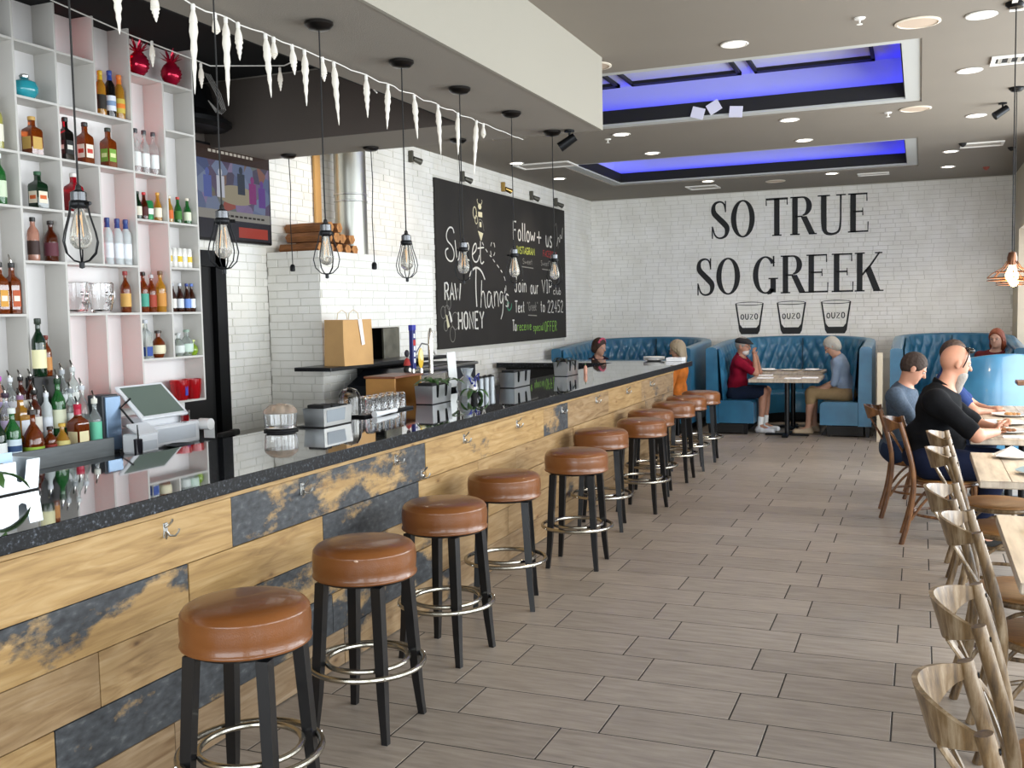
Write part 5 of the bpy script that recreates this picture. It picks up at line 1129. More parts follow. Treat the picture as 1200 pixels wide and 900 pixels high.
# glass rack and dishes
t = thing('glass_tray', 'black tray of upturned tumblers on the bar by the taps', 'tray', (-3.27, 5.72, BT))
MB().bbox(-.10, .10, -.36, .28, 0, .014, .004).build('tray', blackmetal, t)
tumb = MB().lathe([(.034, 0), (.036, .002), (.030, .095), (.026, .1), (0, .1), (0, .088), (.026, .088), (.033, .0)], 14).mesh('tumbler', glass_m)
n = 0
for j in range(2):
    for k in range(6):
        q = thing('tumbler', 'x', 'glass', (-3.22-.085*j, 5.50+.082*k, BT+.0145), 0, 'upturned tumblers on the black tray'); o = link('glass_body', tumb, q)
        q['label'] = ['first', 'second', 'third', 'fourth', 'fifth', 'sixth'][k]+' tumbler from the left in the '+('front' if j == 0 else 'rear')+' row of the tray'
t = thing('plastic_dome', 'clear plastic domed cover at the left end of the tumbler tray', 'dome', (-3.31, 5.41, BT+.0145)); MB().lathe([(.075, 0), (.076, .09), (.072, .12), (.05, .155), (0, .17)], 24, sx=.9).build('dome', glass_m, t)
t = thing('rolled_napkin', 'rolled white napkin lying in front of the tumbler tray', 'napkin', (-3.13, 5.52, BT)); MB().tube([(0, -.12, .018), (.01, -.03, .018), (0, .08, .018), (-.01, .17, .018)], [.022, .015, .013, .016], 10).build('cloth', lab('#e3e5e6'), t)
t = thing('cake_dome', 'clear plastic lidded bowl left of the plain steel caddy', 'bowl', (-3.30, 4.66, BT)); MB().lathe([(0, 0), (.06, 0), (.085, .02), (.09, .10), (.092, .10), (.088, .02), (.05, .004), (0, .004)], 28).build('bowl', glass_m, t); MB().lathe([(.095, .10), (.09, .118), (.06, .145), (.0, .155)], 28).build('lid', mat('cloudy_lid', '#d8c6b4', .1, trans=.7), t); MB().lathe([(.082, .0), (.095, .002), (.095, .008)], 28).build('foot_ring', black_m, t)
# wooden crate with glasses behind the tray
t = thing('wooden_crate', 'gold-brown wooden crate of glasses behind the tumbler tray', 'crate', (-3.62, 6.48, .901))
wc = mat('honey_wood', '#a8793f', .5, noise=.2, nscale=5)
for a in ((-.12, .12, -.14, -.12, 0, .33), (-.12, .12, .26, .28, 0, .33), (-.12, -.10, -.12, .26, 0, .33)): MB().bbox(*a, .003).build('side', wc, t)
MB().bbox(-.13, .13, -.15, .29, .33, .345, .003).build('lid', mat('reddish_wood', '#7a4a32', .4, noise=.2), t); MB().bbox(-.12, .12, -.14, .28, .0, .02, .003).build('bottom', wc, t)
# taps
def tap(x, y, z, lb, kind):
    t = thing('beer_tap', lb, 'tap', (x, y, z), 0, 'beer tap handles behind the bar')
    if kind == 'blue':
        MB().bbox(-.018, .018, -.026, .026, .05, .40, .004).build('handle', mat('navy_enamel', '#2a2f6e', .3), t)
        for k in range(5): MB().box(.0182, .0192, -.012, .012, .10+.05*k, .135+.05*k).build('white_letter', lab('#e8e8ec'), t, smooth=False)
        MB().box(.0184, .0194, -.02, .02, .24, .285).build('red_band', lab('#b03030'), t, smooth=False); MB().bbox(-.02, .02, -.03, .03, .36, .405, .004).build('cap', mat('bright_navy', '#32389a', .3), t)
    elif kind == 'yellow':
        MB().ell((0, 0, .13), (.012, .045, .085), 16, 12).build('paddle', mat('yellow_enamel', '#d9b33a', .3), t); MB().ell((.004, 0, .15), (.010, .034, .06), 16, 10).build('badge', lab('#e9d9a0'), t)
    elif kind == 'silver':
        MB().lathe([(0, 0), (.022, 0), (.020, .10), (.026, .20), (.022, .33), (.010, .37), (0, .375)], 16).build('handle', chrome, t)
    else:
        MB().ell((0, 0, .05), (.03, .03, .035), 14, 10).build('ball', lab('#1c1a1a'), t); MB().ell((.02, 0, .05), (.014, .02, .02), 10, 8).build('white_eye', lab('#e6e2dc'), t); MB().lathe([(0, .08), (.03, .085), (.02, .13), (0, .15)], 14).build('red_cap', lab('#9a2a26'), t); MB().ell((0, 0, .18), (.02, .02, .03), 10, 8).build('dark_top', lab('#2a2630'), t)
    MB().lathe([(0, 0), (.016, 0), (.013, .05), (0, .05)], 12).build('ferrule', chrome, t)
t = thing('tap_tower', 'steel beer tap tower behind the tumbler tray', 'tap tower', (-3.78, 7.28, .901))
MB().bbox(-.05, .05, -.42, .42, .20, .30, .012).build('rail', chrome, t)
for y in (-.3, .3): MB().lathe([(.03, 0), (.03, .20)], 16, c=(0, y, 0)).build('post', chrome, t)
tap(-3.78, 7.06, 1.2, 'black and white ball tap handle with red cap', 'ball'); tap(-3.78, 7.16, 1.2, 'tall navy tap handle with white lettering', 'blue'); tap(-3.78, 7.30, 1.2, 'oval yellow tap handle', 'yellow'); tap(-3.78, 7.48, 1.2, 'tall polished silver tap handle', 'silver')
MB().tube([(0, -.1, .30), (0, -.09, .46), (0, .04, .55), (0, .2, .53), (0, .28, .45)], .006, 6).build('hoop', chrome, t)
t = thing('white_menu_card', 'white menu card leaning in front of the chalkboard corner', 'card', (-3.72, 7.75, 1.06), .1); MB().poly([(0, -.06, 0), (0, .14, 0), (0, .08, .30), (0, -.12, .30)], (1, 0, 0), .006).build('card', lab('#e9ece9'), t, smooth=False)
MB().bbox(-.05, .05, -.03, .03, -1.06, 0, .005).build('card_stand', blackmetal, t)
# gift wrap, tumblers and cutlery jars beyond the middle caddy
t = thing('wrapped_gift', 'clear wrapped gift basket with a blue ribbon on the bar', 'gift', (-3.22, 6.98, BT))
MB().lathe([(0, 0), (.07, 0), (.088, .05), (.075, .11), (.03, .15), (.05, .21), (0, .17)], 11).build('clear_wrap', mat('crinkled_film', '#dfe6ea', .08, trans=.7), t, angle=10)
rb2 = MB()
for k in range(7): a = k*.9; rb2.tube([(.05, 0, .12), (.05+.05*math.cos(a), .05*math.sin(a), .12+.05*math.sin(a*2)), (.06+.02*math.cos(a+.6), .07*math.sin(a+.6), .10+.04*math.cos(a)), (.05, 0, .12)], .010, 6, flat=(1, .2, (0, 0, 1)))
rb2.build('blue_ribbon', mat('blue_ribbon', '#2a3590', .35), t); MB().bbox(.02, .05, -.03, .03, .0, .10, .004).build('photo_card', lab('#d8b8a0'), t)
for x_, y_ in ((-4.45, 9.0), (-4.45, 7.6)):
    l = bpy.data.lights.new('downlight_beam', 'SPOT'); l.energy = 17; l.spot_size = 2.2; l.spot_blend = .8; l.color = (1, .74, .48); l.shadow_soft_size = .07
    q = bpy.data.objects.new('downlight_beam', l); COL.objects.link(q); q.location = (x_, y_, CZ-.03); o = dup(dl); o.location = (x_, y_, CZ-.001); o['label'] = 'round lit downlight '+('above the flue duct' if y_ < 8 else 'above the near edge of the chalkboard')
for k in range(3):
    t = thing('steel_jar', ['left', 'middle', 'right'][k]+' one of three small steel jars left of the black napkin caddy', 'jar', (-3.25, 7.28+.11*k, BT), 0, 'small steel jars'); MB().lathe([(0, 0), (.035, 0), (.038, .11), (.034, .11), (.03, .005), (0, .005)], 18).build('jar', mat('dull_pewter', '#6f7274', .35, .9), t)
    MB().lathe([(0, .09), (.034, .09), (.03, .12), (0, .13)], 14).build('filling', black_m, t)
t = thing('red_plastic_cup', 'small pinkish sauce bottle right of the far caddy', 'bottle', (-3.09, 9.52, BT)); MB().lathe([(0, 0), (.018, 0), (.02, .05), (.014, .075), (.006, .085), (0, .09)], 14).build('body', mat('salmon_plastic', '#c08a72', .4), t); MB().lathe([(.0, .085), (.007, .085), (.004, .105), (0, .105)], 10).build('nozzle', leafm, t)
# plates at the far end of the bar
pl_m = mat('white_china', '#eceae6', .2, coat=.3)
pl_me = MB().lathe([(0, 0), (.07, 0), (.13, .016), (.132, .020), (.07, .006), (0, .006)], 36).mesh('dish', pl_m)
def plate(x, y, z, lb, g, s=1.0):
    t = thing('plate', lb, 'plate', (x, y, z), 0, g); o = link('dish', pl_me, t); o.scale = (s, s, 1); return t
nap_m = mat('white_napkin', '#eeeef0', .8)
def napkin(x, y, z, lb, g, L=.2, W_=.09, rz=0, m_=None):
    t = thing('napkin', lb, 'napkin', (x, y, z), rz, g); MB().bbox(-L/2, L/2, -W_/2, W_/2, 0, .014, .005).build('folded_cloth', m_ or nap_m, t); return t
for k in range(5): plate(-3.0, 11.95, BT+.008*k, ['lowest plate of the stack', 'second plate of the stack from the bottom', 'middle plate of the stack', 'fourth plate of the stack', 'top plate of the stack'][k]+' at the far end of the bar', 'plates stacked at the end of the bar')
for k in range(3): napkin(-2.72, 11.9, BT+.0145*k, ['bottom', 'middle', 'top'][k]+' folded napkin of the pile at the far end of the bar', 'napkins piled at the end of the bar', .2, .2)
# ================================================================== MURAL
mural = thing('wall_lettering', 'black painted words SO TRUE SO GREEK with three ouzo glasses', 'lettering', (-1.87, YB-.0115, 2.3))
blk_paint = mat('black_sign_paint', '#1b1b1b', .6); YP = 0.0
def mrel(pts): return [(x+1.87, -.0, z-2.3) for x, z in pts]
def ribbon(mb, pts, W_, H_, x0, z0, n=3):
    # pts: (x, y, width) in the letter's unit box
    P = [(x0+a*W_, z0+b*H_, w) for a, b, w in pts]
    for _ in range(n):
        q = [P[0]]
        for a, b in zip(P, P[1:]): q += [tuple(a[i]*.75+b[i]*.25 for i in range(3)), tuple(a[i]*.25+b[i]*.75 for i in range(3))]
        q.append(P[-1]); P = q
    A, B_ = [], []; k = len(P)
    for i in range(k):
        a, b = P[max(i-1, 0)], P[min(i+1, k-1)]; dx, dz = b[0]-a[0], b[1]-a[1]; l = math.hypot(dx, dz) or 1
        nx, nz = -dz/l*P[i][2]/2, dx/l*P[i][2]/2; A.append((P[i][0]+nx, P[i][1]+nz)); B_.append((P[i][0]-nx, P[i][1]-nz))
    vs = [(x+1.87, 0, z-2.3) for x, z in A+B_]+[(x+1.87, .012, z-2.3) for x, z in A+B_]
    fs = [(i, i+1, k+i+1, k+i) for i in range(k-1)]; o = 2*k
    fs += [(i, o+i, o+i+1, i+1) for i in range(k-1)]+[(k+i, k+i+1, o+k+i+1, o+k+i) for i in range(k-1)]
    mb.add(vs, fs)
def rect(mb, x0, x1, z0, z1): mb.box(x0+1.87, x1+1.87, 0, .012, z0-2.3, z1-2.3)
def glyph(c, x0, x1, z0, z1):
    mb = MB(); W_ = x1-x0; H_ = z1-z0; T = .080; t = .024; s = .030
    def stem(u, a=0.0, b=1.0, serif=(1, 1)):
        xc = x0+u*W_; rect(mb, xc-T/2, xc+T/2, z0+a*H_, z0+b*H_)
        if serif[0]: rect(mb, xc-T/2-s, xc+T/2+s, z0+a*H_, z0+a*H_+t*.8)
        if serif[1]: rect(mb, xc-T/2-s, xc+T/2+s, z0+b*H_-t*.8, z0+b*H_)
    def vserif(xc, za, zb): mb.poly([(xc-.006+1.87, 0, za-2.3), (xc+.010+1.87, 0, za-2.3), (xc+.004+1.87, 0, zb-2.3), (xc-.006+1.87, 0, zb-2.3)], (0, 1, 0), .012)
    def ring(a0, a1, n=40, cx=.5, cy=.5, rx=.5, ry=.5, close=True):
        vs = []; fs = []
        for i in range(n+1):
            a = a0+(a1-a0)*i/n; ca, sa = math.cos(a), math.sin(a)
            vs.append((x0+(cx+rx*ca)*W_+1.87, 0, z0+(cy+ry*sa)*H_-2.3)); vs.append((x0+cx*W_+(rx*W_-T)*ca+1.87, 0, z0+cy*H_+(ry*H_-t)*sa-2.3))
        m_ = len(vs); vs += [(v[0], .012, v[2]) for v in vs]
        for i in range(n): fs += [(2*i, 2*i+2, 2*i+3, 2*i+1), (2*i, m_+2*i, m_+2*i+2, 2*i+2), (2*i+1, 2*i+3, m_+2*i+3, m_+2*i+1)]
        mb.add(vs, fs)
    if c == 'O': ring(0, 2*PI)
    elif c == 'S':
        ribbon(mb, [(.86, .74, t*.6), (.80, .93, t), (.52, 1.0, t*1.1), (.14, .93, T*.55), (.10, .70, T*1.0), (.40, .56, T*1.05), (.72, .42, T*1.1), (1.0, .28, T*1.0), (.90, .05, T*.5), (.50, -.01, t*1.1), (.20, .07, t), (.08, .30, t*.6)], W_, H_, x0, z0)
        rect(mb, x0+.83*W_, x0+.90*W_, z0+.70*H_, z0+1.0*H_); rect(mb, x0+.02*W_, x0+.09*W_, z0, z0+.33*H_)
    elif c == 'T':
        stem(.5, serif=(1, 0)); rect(mb, x0, x1, z1-t*1.3, z1); vserif(x0+.006, z1-.11, z1); vserif(x1-.012, z1-.11, z1)
    elif c == 'R':
        stem(.2); rect(mb, x0+.2*W_, x0+.5*W_, z1-t, z1); rect(mb, x0+.2*W_, x0+.5*W_, z0+.46*H_, z0+.46*H_+t)
        x_ = x0; vs = []
        n = 16; m_ = []
        for i in range(n+1):
            a = PI/2-PI*i/n; m_.append((x0+.5*W_+.36*W_*math.cos(a), z0+.745*H_+.255*H_*math.sin(a), x0+.5*W_+max(0, .36*W_-T)*math.cos(a), z0+.745*H_+(.255*H_-t)*math.sin(a)))
        vs = [(p[0]+1.87, 0, p[1]-2.3) for p in m_]+[(p[2]+1.87, 0, p[3]-2.3) for p in m_]; k = n+1
        vs += [(v[0], .012, v[2]) for v in vs]; mb.add(vs, [(i, i+1, k+i+1, k+i) for i in range(n)]+[(i, 2*k+i, 2*k+i+1, i+1) for i in range(n)]+[(k+i, k+i+1, 3*k+i+1, 3*k+i) for i in range(n)])
        mb.poly([(x0+.42*W_+1.87, 0, z0+.48*H_-2.3), (x0+.42*W_+T*1.1+1.87, 0, z0+.48*H_-2.3), (x1+1.87, 0, z0-2.3), (x1-T*1.15+1.87, 0, z0-2.3)], (0, 1, 0), .012); rect(mb, x1-T*1.15, x1+s*.6, z0, z0+t*.8)
    elif c == 'U':
        ribbon(mb, [(.22, 1, T), (.22, .60, T), (.22, .25, T), (.26, .02, T*.7), (.52, -.03, t*1.4), (.78, .04, t*1.3), (.82, .30, t), (.82, .6, t), (.82, 1, t)], W_, H_, x0, z0, 3)
        rect(mb, x0, x0+.44*W_, z1-t*.8, z1); rect(mb, x0+.66*W_, x1, z1-t*.8, z1)
    elif c == 'E':
        stem(.22); rect(mb, x0+.2*W_, x0+.93*W_, z1-t, z1); rect(mb, x0+.2*W_, x0+.98*W_, z0, z0+t); rect(mb, x0+.2*W_, x0+.72*W_, z0+.51*H_, z0+.51*H_+t)
        vserif(x0+.90*W_, z1-.12, z1); vserif(x0+.96*W_, z0+.15, z0); vserif(x0+.70*W_, z0+.43*H_, z0+.62*H_)
    elif c == 'G':
        ring(PI*.22, PI*1.72, cx=.52, rx=.52); stem(.84, 0.03, .42, (0, 1)); rect(mb, x0+.83*W_, x0+.89*W_, z0+.72*H_, z1)
        ribbon(mb, [(.60, .0, t), (.75, .02, t*1.5), (.86, .12, t*1.5)], W_, H_, x0, z0, 1)
    elif c == 'K':
        stem(.18); ribbon(mb, [(.86, 1, t), (.55, .67, t*1.1), (.26, .42, t*1.1)], W_, H_, x0, z0, 0)
        mb.poly([(x0+.36*W_+1.87, 0, z0+.56*H_-2.3), (x0+.36*W_+T+1.87, 0, z0+.64*H_-2.3), (x1-.04+1.87, 0, z0-2.3), (x1-.04-T*1.2+1.87, 0, z0-2.3)], (0, 1, 0), .012)
        rect(mb, x0+.70*W_, x1-.02, z1-t*.8, z1); rect(mb, x1-.04-T*1.3, x1, z0, z0+t*.8)
    o = mb.build('letter_'+c.lower(), blk_paint, mural, smooth=False)
for c, a, b in (('S', -3.01, -2.76), ('O', -2.71, -2.35), ('T', -2.185, -1.86), ('R', -1.83, -1.46), ('U', -1.43, -1.03), ('E', -.99, -.71)): glyph(c, a, b, 2.755, 3.325)
for c, a, b in (('S', -3.24, -2.995), ('O', -2.94, -2.575), ('G', -2.38, -2.02), ('R', -1.97, -1.60), ('E', -1.59, -1.27), ('E', -1.225, -.915), ('K', -.905, -.50)): glyph(c, a, b, 1.885, 2.455)
for k, (xc) in enumerate((-2.435, -1.81, -1.165)):
    mb = MB(); wt, wb, z0, z1 = .215, .155, 1.27, 1.74; th_ = .022
    out = [(xc-wt, z1), (xc-wb, z0+.05), (xc-wb+.03, z0), (xc+wb-.03, z0), (xc+wb, z0+.05), (xc+wt, z1)]
    inn = [(xc-wt+th_, z1), (xc-wb+.012, z0+.15), (xc-wb+.05, z0+.10), (xc+wb-.05, z0+.10), (xc+wb-.012, z0+.15), (xc+wt-th_, z1)]
    vs = [(x+1.87, 0, z-2.3) for x, z in out+inn]+[(x+1.87, .012, z-2.3) for x, z in out+inn]
    mb.add(vs, [(i, i+1, 7+i, 6+i) for i in range(5)]+[(i, 12+i, 13+i, i+1) for i in range(5)])
    n = 30; vs = []
    for i in range(n):
        a = 2*PI*i/n; vs += [(xc+wt*math.cos(a)+1.87, 0, z1+.030*math.sin(a)-2.3), (xc+(wt-.014)*math.cos(a)+1.87, 0, z1+.019*math.sin(a)-2.3)]
    mb.add(vs, [(2*i, (2*i+2) % (2*n), (2*i+3) % (2*n), 2*i+1) for i in range(n)])
    mb.build('painted_glass', blk_paint, mural, smooth=False)
    for j, c in enumerate('OUZO'):
        mb = MB()
        for st in SF[c]:
            P = sub([(xc-.135+j*.07+px*.055, 1.50+py*.075*(1.12 if j % 2 else 1)) for px, py in st], 2 if c in 'OU' else 0); k_ = len(P); A = []; B_ = []
            for i in range(k_):
                a, b = P[max(i-1, 0)], P[min(i+1, k_-1)]; dx, dz = b[0]-a[0], b[1]-a[1]; l = math.hypot(dx, dz) or 1
                A.append((P[i][0]-dz/l*.007+1.87, 0, P[i][1]+dx/l*.007-2.3)); B_.append((P[i][0]+dz/l*.007+1.87, 0, P[i][1]-dx/l*.007-2.3))
            mb.add(A+B_, [(i, i+1, k_+i+1, k_+i) for i in range(k_-1)])
        mb.build('letter_'+c.lower(), blk_paint, mural, smooth=False)

# ================================================================== BOOTHS
def leather_blue():
    m, nt, b, N, L = nodes_of('teal_blue_leather')
    tc = N('ShaderNodeTexCoord'); n = N('ShaderNodeTexNoise'); n.inputs['Scale'].default_value = 4; L(tc.outputs['Object'], n.inputs['Vector'])
    r = ramp(nt, [(.3, '#245a78'), (.7, '#2f6d8e')]); L(n.outputs['Fac'], r.inputs[0]); L(r.outputs[0], b.inputs['Base Color']); b.inputs['Roughness'].default_value = .34; b.inputs['Coat Weight'].default_value = .2
    n2 = N('ShaderNodeTexNoise'); n2.inputs['Scale'].default_value = 160; L(tc.outputs['Object'], n2.inputs['Vector']); bp = N('ShaderNodeBump'); bp.inputs['Strength'].default_value = .1; L(n2.outputs['Fac'], bp.inputs['Height']); L(bp.outputs[0], b.inputs['Normal'])
    return m
blue = leather_blue(); seam_m = mat('dark_seam', '#143648', .6)
def booth(cx, y0, HW, D, lb, zarm=1.16, zap=1.25):
    t = thing('booth_sofa', lb, 'booth', (cx, y0, 0), 0, 'teal tufted booths along the back wall')
    Rr = HW; st = max(0.0, D-Rr*.95); pts = []
    ns = 8; na = 40
    for i in range(ns): pts.append((-HW, st*i/ns, 1, 0))
    for i in range(na+1):
        a = PI-PI*i/na; pts.append((HW*math.cos(a), st+(D-st)*math.sin(a), -math.cos(a), -math.sin(a)))
    for i in range(ns-1, -1, -1): pts.append((HW, st*i/ns, -1, 0))
    K = len(pts); arc = [0]
    for a, b in zip(pts, pts[1:]): arc.append(arc[-1]+math.hypot(b[0]-a[0], b[1]-a[1]))
    Lt = arc[-1]
    def zt(s): return zarm+(zap-zarm)*max(0.0, math.sin(PI*s/Lt))**1.2
    def sweep(sec, close=True):
        mb = MB(); vs = []; n = len(sec(0.0))
        for p, s in zip(pts, arc):
            for off, z in sec(s): vs.append((p[0]+p[2]*off, p[1]+p[3]*off, z))
        fs = [(i*n+j, i*n+(j+1) % n, (i+1)*n+(j+1) % n, (i+1)*n+j) for i in range(K-1) for j in range(n if close else n-1)]
        if close: fs += [tuple(range(n-1, -1, -1)), tuple(range((K-1)*n, K*n))]
        return mb.add(vs, fs)
    sweep(lambda s: [(0, .14), (0, zt(s)-.03), (.015, zt(s)-.008), (.05, zt(s)), (.10, zt(s)), (.135, zt(s)-.012), (.15, zt(s)-.04), (.165, .46), (.165, .14)]).build('back_shell', blue, t, angle=50)
    # tufted inner back
    nv = 22; nu = int(Lt/.022); mb = MB(); vs = []
    for i in range(nu+1):
        s = Lt*i/nu; k = 0
        while k < K-2 and arc[k+1] < s: k += 1
        f = (s-arc[k])/max(1e-6, arc[k+1]-arc[k]); p = [pts[k][q]*(1-f)+pts[k+1][q]*f for q in range(4)]; l = math.hypot(p[2], p[3]); nx, ny = p[2]/l, p[3]/l
        for j in range(nv+1):
            v = j/nv; z = .45+v*(zt(s)-.02-.45); fr = min(1, v*6, (1-v)*7)
            A_ = abs(math.sin(PI*(s/.20+v*2.2))); B_ = abs(math.sin(PI*(s/.20-v*2.2))); puff = (A_*B_)**.5
            off = .168+.055*(1-v)+.040*puff*max(0, fr)
            if min(s, Lt-s) < .05: off = .168+.055*(1-v)
            vs.append((p[0]+nx*off, p[1]+ny*off, z))
    mb.add(vs, [(i*(nv+1)+j, (i+1)*(nv+1)+j, (i+1)*(nv+1)+j+1, i*(nv+1)+j+1) for i in range(nu) for j in range(nv)]); o = mb.build('tufted_back', blue, t, angle=70)
    sweep(lambda s: [(.16, .15), (.16, .45), (.58, .45), (.615, .435), (.63, .41), (.63, .15)]).build('seat', blue, t, angle=50)
    sweep(lambda s: [(.10, .02), (.10, .14), (.50, .14), (.50, .02)]).build('plinth', black_m, t)
    for (x, y) in ((-HW+.05, .05), (-HW+.52, .05), (HW-.05, .05), (HW-.52, .05)): MB().lathe([(.028, 0), (.045, .15)], 4, c=(x, y, 0), M=Matrix.Rotation(PI/4, 3, 'Z')).build('leg', dark_wood, t, smooth=False)
    # centre seam
    MB().box(-.006, .006, D-.245, D-.19, .47, zap-.03).build('seam', seam_m, t, smooth=False)
    return t
booth(-1.61, 13.42, 1.05, 2.20, 'teal tufted booth in the middle, under the painted glasses')
booth(-3.83, 13.30, .99, 2.32, 'teal tufted booth on the left in the corner beyond the bar')
booth(.42, 13.15, .76, 2.48, 'teal tufted booth on the right by the pier', zarm=1.15, zap=1.27)
# end bench whose back faces the camera
t = thing('high_back_bench', 'bright blue smooth bench back facing the aisle behind the bearded man', 'bench', (.68, 10.9, 0), .05)
mb = MB(); n = 16; vs = []
for i in range(n+1):
    f = i/n; x = -.26+.62*f; yb = .10*(f*2-1)**2+.10*f; ztp = 1.13+.05*math.sin(PI*f*.8)
    for (o_, z) in ((0, .06), (-.02, .5), (0, ztp-.03), (.02, ztp), (.09, ztp), (.11, ztp-.03), (.11, .06)): vs.append((x, yb+o_, z))
fs = [(i*7+j, i*7+(j+1) % 7, (i+1)*7+(j+1) % 7, (i+1)*7+j) for i in range(n) for j in range(7)]+[tuple(range(6, -1, -1)), tuple(range(n*7, n*7+7))]
mb.add(vs, fs).build('back', blue, t, angle=50)
MB().bbox(-.24, .34, .18, .62, .16, .46, .03).build('seat', blue, t)
for x in (-.2, .3):
    for y in (.12, .56): MB().lathe([(.02, 0), (.028, .16)], 4, c=(x, y, 0), M=Matrix.Rotation(PI/4, 3, 'Z')).build('leg', dark_wood, t, smooth=False)
t = thing('booth_divider', 'narrow pale wooden divider standing between two booths', 'divider', (-.45, 13.06, 0)); MB().bbox(-.035, .03, -.02, .03, 0, 1.10, .004).build('panel', mat('pale_wood', '#d5c8b0', .5), t)

# ================================================================== TABLES
def top_mat():
    m, nt, b, N, L = nodes_of('weathered_table_wood')
    tc = N('ShaderNodeTexCoord'); mp = N('ShaderNodeMapping'); mp.inputs['Scale'].default_value = (14, 1.5, 4); L(tc.outputs['Object'], mp.inputs[0]); n = N('ShaderNodeTexNoise'); n.inputs['Scale'].default_value = 2; n.inputs['Detail'].default_value = 7; L(mp.outputs[0], n.inputs['Vector'])
    r = ramp(nt, [(.3, '#97897a'), (.55, '#b8aa98'), (.8, '#c9bba6')]); L(n.outputs['Fac'], r.inputs[0]); L(r.outputs[0], b.inputs['Base Color']); b.inputs['Roughness'].default_value = .42
    return m
top_m = top_mat()
def table(x0, x1, y0, y1, lb, z=.75, g='dining tables', boards=5, nb_x=True):
    cx, cy = (x0+x1)/2, (y0+y1)/2; t = thing('dining_table', lb, 'table', (cx, cy, 0), 0, g); hx, hy = (x1-x0)/2, (y1-y0)/2
    MB().bbox(-hx, hx, -hy, hy, z-.042, z-.004, .006).build('tabletop', top_m, t)
    w = 2*hx/boards
    for k in range(boards): MB().bbox(-hx+.001+k*w+.0008, -hx+(k+1)*w-.0018, -hy+.001, hy-.001, z-.0045, z, .0012).build('top_board', top_m, t, smooth=False)
    MB().lathe([(.032, .02), (.032, z-.05)], 20).build('pedestal', dark_wood, t)
    MB().bbox(-.20, .20, -.20, .20, z-.055, z-.043, .003).build('mount_plate', blackmetal, t)
    MB().bbox(-.28, .28, -.04, .04, 0, .028, .008).build('foot_bar', blackmetal, t); MB().bbox(-.04, .04, -.28, .28, 0.001, .029, .008).build('foot_bar', blackmetal, t)
    return t
table(-2.04, -1.17, 13.02, 13.90, 'square pedestal table between the man in red and grey-haired woman', .765)
table(-2.05, -1.20, 14.0, 14.62, 'second pedestal table at the back of the middle booth', .80)
table(.33, 1.10, 7.62, 8.84, 'wooden table of the bearded man with food plates on it'); table(.33, 1.10, 8.88, 10.1, 'wooden table behind the bearded man\'s table')
table(.30, 1.08, 5.83, 6.92, 'wooden table with blue napkins in front of the bearded man\'s table'); table(.32, 1.10, 3.72, 4.90, 'wooden table at the right edge with one plate'); table(.42, 1.2, 1.6, 2.78, 'wooden table nearest the camera, out at the right')
table(-4.25, -3.45, 13.2, 14.0, 'pedestal table in the left corner booth', .75); table(.2, 1.0, 13.6, 14.4, 'pedestal table in the right booth')

# ---- bistro chairs
def chair_mat(nm, a, b_, c_):
    m, nt, b, N, L = nodes_of(nm); tc = N('ShaderNodeTexCoord'); mp = N('ShaderNodeMapping'); mp.inputs['Scale'].default_value = (8, 8, 1.6); L(tc.outputs['Object'], mp.inputs[0]); n = N('ShaderNodeTexNoise'); n.inputs['Scale'].default_value = 3.5; n.inputs['Detail'].default_value = 8; n.inputs['Roughness'].default_value = .65; L(mp.outputs[0], n.inputs['Vector'])
    r = ramp(nt, [(.32, a), (.5, b_), (.68, c_)]); L(n.outputs['Fac'], r.inputs[0]); L(r.outputs[0], b.inputs['Base Color']); b.inputs['Roughness'].default_value = .42; b.inputs['Coat Weight'].default_value = .15
    bp = N('ShaderNodeBump'); bp.inputs['Strength'].default_value = .2; bp.inputs['Distance'].default_value = .003; L(n.outputs['Fac'], bp.inputs['Height']); L(bp.outputs[0], b.inputs['Normal']); return m
cw = chair_mat('driftwood_chair', '#332415', '#6a5335', '#95836a'); cw2 = chair_mat('brown_chair_wood', '#3d2615', '#6b4526', '#8a6038')
seat_m = mat('chair_seat_wood', '#80592f', .45, noise=.25, nscale=6, stretch=(2, 10, 1))
